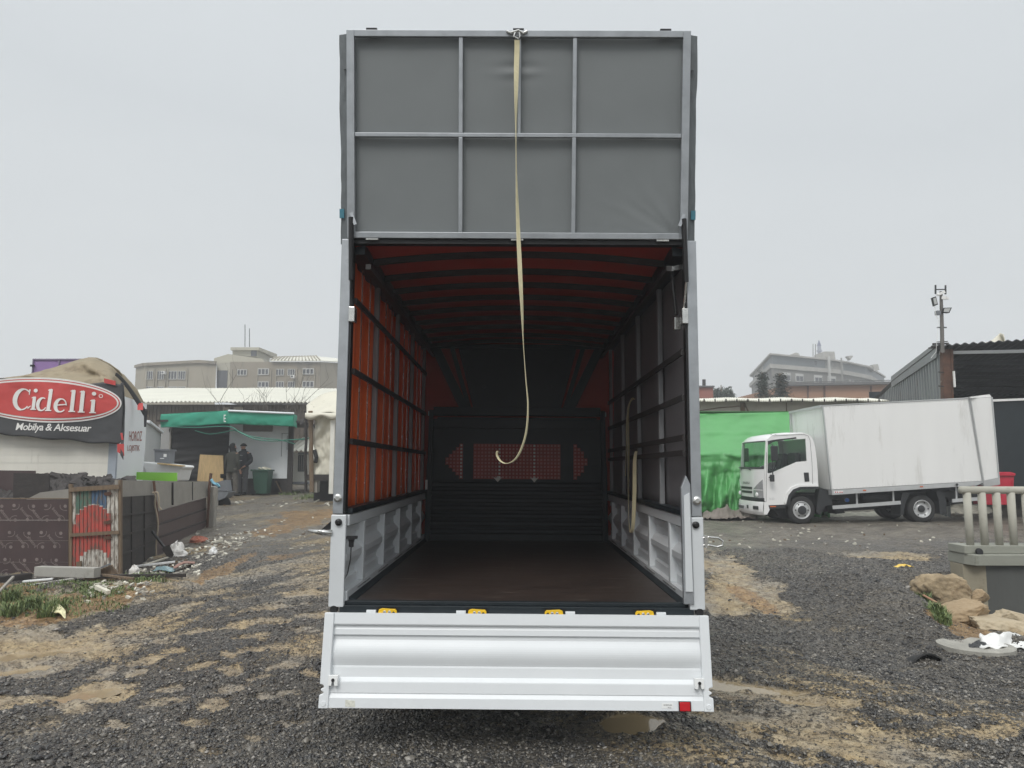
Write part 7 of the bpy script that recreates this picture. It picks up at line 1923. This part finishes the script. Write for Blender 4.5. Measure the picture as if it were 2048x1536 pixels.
def person(label, loc, yaw, top_m, leg_m, hat_m, shoe_m, pose, hood=False, cut=1.0):
    """x to the right of the figure, -y where it faces"""
    J = pose
    body = {k: v for k, v in J.items()}
    E = [('pel', 'waist'), ('waist', 'chest'), ('chest', 'neck'), ('neck', 'head0'), ('head0', 'head1'), ('head1', 'head2')]
    for s in 'LR':
        E += [('pel', 'hip' + s), ('hip' + s, 'knee' + s), ('knee' + s, 'ank' + s), ('ank' + s, 'toe' + s), ('chest', 'sho' + s), ('sho' + s, 'elb' + s), ('elb' + s, 'wri' + s), ('wri' + s, 'palm' + s)]
        w = Vector(J['palm' + s][:3]); dr = (w - Vector(J['wri' + s][:3])).normalized()
        sd = Vector((0, 1, 0)).cross(dr).normalized(); fw = dr.cross(sd).normalized()
        for i, (off, ln) in enumerate(((-.03, .062), (-.010, .075), (.011, .07), (.03, .055))):
            a = w + fw * off + dr * .035; b = a + dr * ln * .55 + sd * .004; c_ = a + dr * ln + sd * (.02 if s == 'L' else -.02)
            body[f'f{i}a' + s] = (*a, .009); body[f'f{i}b' + s] = (*b, .0085); body[f'f{i}c' + s] = (*c_, .007)
            E += [('palm' + s, f'f{i}a' + s), (f'f{i}a' + s, f'f{i}b' + s), (f'f{i}b' + s, f'f{i}c' + s)]
        a = w - dr * .01 - fw * .035; b = a + dr * .035 - fw * .018
        body['ta' + s] = (*a, .011); body['tb' + s] = (*b, .009); E += [('palm' + s, 'ta' + s), ('ta' + s, 'tb' + s)]
    o = skinned('person', body, E, m_skin, None, loc, yaw, 'pel')
    tag(o, label, 'person', 'men talking by the stall')
    # face features on the head
    c, s = math.cos(yaw), math.sin(yaw)
    def W(x, y, z): return Vector((x * c - y * s, x * s + y * c, z)) + Vector(loc)
    h = Vector(J['head1'][:3]); th = J.get('turn', (0,))[0] if 'turn' in J else 0
    def grow(keys, ed, g, name, mat, root, ov=None):
        nd = {}
        for k in keys:
            v = J[k]; r = v[3]; r = r if isinstance(r, tuple) else (r, r); nd[k] = (v[0], v[1], v[2], (r[0] + g, r[1] + g))
        if ov: nd.update(ov)
        return skinned(name, nd, ed, mat, o, loc, yaw, root)
    def cloth(name, fnb, mat):
        g = MB(); fnb(g); g.v = [tuple(W(*v)) for v in g.v]; return g.build(name, mat, o, smooth=True)
    f = Vector(J['face']).normalized(); ch, pl_ = J['chest'], J['pel']; ly = ch[1]
    def loft(g, rings, n=24):
        def fn(u, v):
            i = min(int(v * (len(rings) - 1) + 1e-6), len(rings) - 2); k = v * (len(rings) - 1) - i; a_, b_ = rings[i], rings[i + 1]
            q = [x + (y - x) * k for x, y in zip(a_, b_)]; an = u * 2 * math.pi; fold = 1 + .035 * wn(math.cos(an) * 2 + cut * 9, math.sin(an) * 2, q[4] * 4)
            return (q[0] + math.cos(an) * q[2] * fold, q[1] + math.sin(an) * q[3] * fold, q[4])
        g.grid(fn, n, (len(rings) - 1) * 3)
    def jacket(g):
        loft(g, [(0, 0, .02, .02, pl_[2] - cut + .02), (0, 0, .205, .165, pl_[2] - cut), (0, 0, .20, .16, pl_[2] - .02), (0, ly * .4, .185, .15, 1.10), (0, ly * .7, .205, .155, 1.25), (0, ly, .225, .15, 1.38), (0, ly, .17, .12, 1.47), (0, ly * 1.1, .085, .085, 1.51), (0, ly * 1.1, .075, .08, 1.56)])
        for s_ in 'LR':
            q = [Vector(J[k + s_][:3]) for k in ('sho', 'elb', 'wri')]; q[0] = q[0] + Vector((0, 0, -.02))
            pts = smooth_path([tuple(x) for x in q], 6); N = len(pts); g.tube(pts, [(.082 - .034 * i / (N - 1)) * (1 + .05 * math.sin(i * 2.1)) for i in range(N)], 14)
    def trousers(g):
        for s_ in 'LR':
            q = [Vector(J[k + s_][:3]) for k in ('hip', 'knee', 'ank')]; q[0] = q[0] + Vector((0, 0, .06)); q[2] = q[2] + Vector((0, 0, .0))
            pts = smooth_path([tuple(x) for x in q], 8); N = len(pts); g.tube(pts, [(.115 - .045 * (i / (N - 1)) ** .7) * (1 + .05 * math.sin(i * 1.7)) for i in range(N)], 14)
        loft(g, [(0, 0, .17, .13, .82), (0, 0, .18, .14, .92), (0, 0, .165, .13, 1.02)])
    cloth('jacket', jacket, top_m); cloth('trousers', trousers, leg_m)
    for s_ in 'LR':
        a, b = Vector(J['ank' + s_][:3]), Vector(J['toe' + s_][:3]); dv = (b - a); dv.z = 0; dv.normalize()
        cloth('shoe', lambda g: g.tube([tuple(Vector((a.x, a.y, .055)) - dv * .075), tuple(Vector((a.x, a.y, .058)) - dv * .05), tuple(Vector((a.x, a.y, .06)) + dv * .02), tuple(Vector((a.x, a.y, .05)) + dv * .13), tuple(Vector((a.x, a.y, .045)) + dv * .19), tuple(Vector((a.x, a.y, .04)) + dv * .205)], [.02, .052, .058, .05, .04, .015], 12), shoe_m)
    H = Vector(J['head1'][:3])
    if hood:
        def hd_(g):
            def fn(u, v):
                an = u * 2 * math.pi; el = -1.2 + v * 2.75; d_ = Vector((math.cos(an) * math.cos(el), math.sin(an) * math.cos(el), math.sin(el)))
                r_ = .128 if el > -.3 else .128 * (1 - .15 * (-.3 - el)); k = max(0, d_.dot(f) - .55)
                return tuple(H - f * .025 + Vector((d_.x * r_, d_.y * r_, d_.z * .145 + .01)) - f * k * .22)
            g.grid(fn, 24, 14); loft(g, [(0, ly * 1.1, .12, .115, 1.46), (-f.x * .02, ly * 1.1 - f.y * .02, .105, .11, 1.54), (-f.x * .03, ly * 1.1 - f.y * .03, .11, .115, 1.62)])
        cloth('hood', hd_, hat_m)
    else:
        def be(g):
            def fn(u, v):
                an = u * 2 * math.pi; el = .12 + v * 1.45; d_ = Vector((math.cos(an) * math.cos(el), math.sin(an) * math.cos(el), math.sin(el)))
                return tuple(H - f * .008 + Vector((d_.x * .103, d_.y * .112, d_.z * .125 + .005)))
            g.grid(fn, 24, 10); g.grid(lambda u, v: tuple(H - f * .008 + Vector((math.cos(u * 6.2832) * .108, math.sin(u * 6.2832) * .117, .02 + .045 * v))), 24, 2)
        cloth('beanie', be, hat_m)
    # eyes, nose and mouth
    hd = Vector(J['head1'][:3]); sdv = Vector((-f.y, f.x, 0))
    me_ = MB()
    def ww(v): return W(v.x, v.y, v.z)
    for q in (-1, 1): me_.lathe([(.012, 0), (.009, .005), (0, .006)], ww(hd + f * .088 + sdv * .032 * q + Vector((0, 0, -.012))), (f.x * c - f.y * s, f.x * s + f.y * c, 0), 8)
    me_.build('eye', m_black, o)
    nm = MB(); a = hd + f * .085; nm.add([ww(a + Vector((0, 0, .0))), ww(a + f * .03 + Vector((0, 0, -.04))), ww(a + sdv * .016 + Vector((0, 0, -.05))), ww(a - sdv * .016 + Vector((0, 0, -.05)))], [(0, 1, 2), (0, 3, 1), (1, 3, 2)]); nm.build('nose', m_skin, o)
    mt = MB(); a = hd + f * .088 + Vector((0, 0, -.078)); mt.add([ww(a - sdv * .022), ww(a + sdv * .022), ww(a + sdv * .018 - Vector((0, 0, .010))), ww(a - sdv * .018 - Vector((0, 0, .010)))], [(0, 1, 2, 3)]); mt.build('mouth', M('lips', (.28, .11, .09), .6), o)
    return o
def pose(stride, armL, armR, lean=0, face=(0, -1, 0)):
    k = dict(pel=(0, 0, .95, (.135, .105)), waist=(0, -lean * .3, 1.10, (.125, .10)), chest=(0, -lean, 1.34, (.155, .115)), neck=(0, -lean * 1.1, 1.50, (.055, .055)),
             head0=(face[0] * .02, face[1] * .02 - lean * 1.1, 1.56, (.062, .07)), head1=(face[0] * .02, face[1] * .02 - lean * 1.1, 1.635, (.086, .105)), head2=(0, -lean * 1.1, 1.72, (.07, .08)),
             hipL=(-.10, 0, .88, (.095, .10)), hipR=(.10, 0, .88, (.095, .10)), kneeL=(-.12, -stride * .4 - .02, .49, .058), kneeR=(.12, stride * .4 - .02, .49, .058),
             ankL=(-.13, -stride, .09, .04), ankR=(.13, stride, .09, .04), toeL=(-.15, -stride - .16, .035, .035), toeR=(.15, stride - .16, .035, .035),
             shoL=(-.19, -lean, 1.42, .062), shoR=(.19, -lean, 1.42, .062), elbL=armL[0], elbR=armR[0], wriL=armL[1], wriR=armR[1], palmL=armL[2], palmR=armR[2])
    out = {a: (*v[:3], v[3]) for a, v in k.items()}
    return out
class PoseD(dict): pass
dA = G(462, 992)
armL = ((-.27, .03, 1.14, .045), (-.27, -.05, .90, .032), (-.27, -.09, .83, (.018, .038)))
armR = ((.27, .02, 1.14, .045), (.27, -.08, .90, .032), (.27, -.12, .83, (.018, .038)))
pa = pose(.07, armL, armR, .02, (.45, -.9, 0))
def mk(label, loc, yaw, tm, lm, hm, sm, ps, face, hood, cut, sc):
    fx = ps; face_ = face
    class D(dict):
        pass
    J = dict(ps)
    global _face
    J2 = dict(J)
    o = person_with_face(label, loc, yaw, tm, lm, hm, sm, J2, face_, hood, cut)
    o.scale = (sc, sc, sc)
    return o
def person_with_face(label, loc, yaw, tm, lm, hm, sm, J, face, hood, cut):
    class JJ(dict):
        def items(self): return [(k, v) for k, v in dict.items(self) if k != 'face']
    jj = JJ(J); jj['face'] = face
    return person(label, loc, yaw, tm, lm, hm, sm, jj, hood, cut)
m_olive = M('dark olive quilted coat', (.030, .032, .024), .8, 0, .2, 12, bump=.3, bs=30)
m_camo = M('grey brown camouflage cloth', (.12, .11, .095), .85, 0, .25, 10, dirt=(.05, .048, .04), ds=12, dth=.52)
m_navy = M('navy tracksuit', (.013, .016, .022), .7, 0, .2, 10)
m_jean = M('grey denim', (.10, .10, .105), .85, 0, .2, 10)
m_wool = M('black wool', (.008, .008, .009), .9, 0, .2, 20)
# the nearer man has his back to us and turns his face right, towards the other
mk('person in dark olive coat and black hood, back turned, beside the plywood board', tuple(dA), R(155), m_olive, m_camo, m_wool, m_wool, pa, (-.75, -.65, 0), True, .16, .985)
dB = P(484, 987, 25.5); dB.z = float(base_z(dB.x, 25.5))
armL2 = ((-.27, -.02, 1.16, .045), (-.17, -.20, .98, .032), (-.12, -.24, .93, (.018, .038)))
armR2 = ((.28, .02, 1.16, .045), (.19, -.18, .98, .032), (.13, -.23, .93, (.018, .038)))
pb = pose(-.05, armL2, armR2, .0, (-.3, -.95, 0))
ob = mk('person in black beanie and navy tracksuit top facing the camera, hands together', (dB.x, dB.y, dB.z), R(-12), m_navy, m_jean, m_wool, m_black, pb, (-.3, -.95, 0), False, .06, 1.0)
mb = MB()
for z0, x0, x1 in ((1.325, -.10, .055), (1.15, -.05, .05)):
    c_, s_ = math.cos(R(-12)), math.sin(R(-12))
    def w_(x, y, z): return (x * c_ - y * s_ + dB.x, x * s_ + y * c_ + dB.y, z + dB.z)
    for k in range(8):
        a = x0 + (x1 - x0) * k / 8; b = a + (x1 - x0) / 11
        mb.add([w_(a, -.152, z0), w_(b, -.152, z0), w_(b, -.152, z0 + .025), w_(a, -.152, z0 + .025)], [(0, 1, 2, 3)])
mb.build('chest_print', M('grey chest print', (.45, .46, .47), .7), ob)

# ------------------------------------------------------------ damp air between the camera and the far buildings
def haze():
    mb = MB(); mb.box(-230, 230, -230, 230, -3, 48); o = mb.build('haze', None)
    o.data.materials.clear()
    m = bpy.data.materials.new('damp air'); m.use_nodes = True; t = m.node_tree
    t.nodes.remove(t.nodes['Principled BSDF'])
    v = t.nodes.new('ShaderNodeVolumePrincipled'); v.inputs['Color'].default_value = (.93, .95, .97, 1); v.inputs['Density'].default_value = .0036; v.inputs['Anisotropy'].default_value = 0.1
    t.links.new(v.outputs[0], t.nodes['Material Output'].inputs['Volume'])
    o.data.materials.append(m); tag(o, 'thin damp haze in the air over the whole yard', 'haze', kind='stuff')
haze()
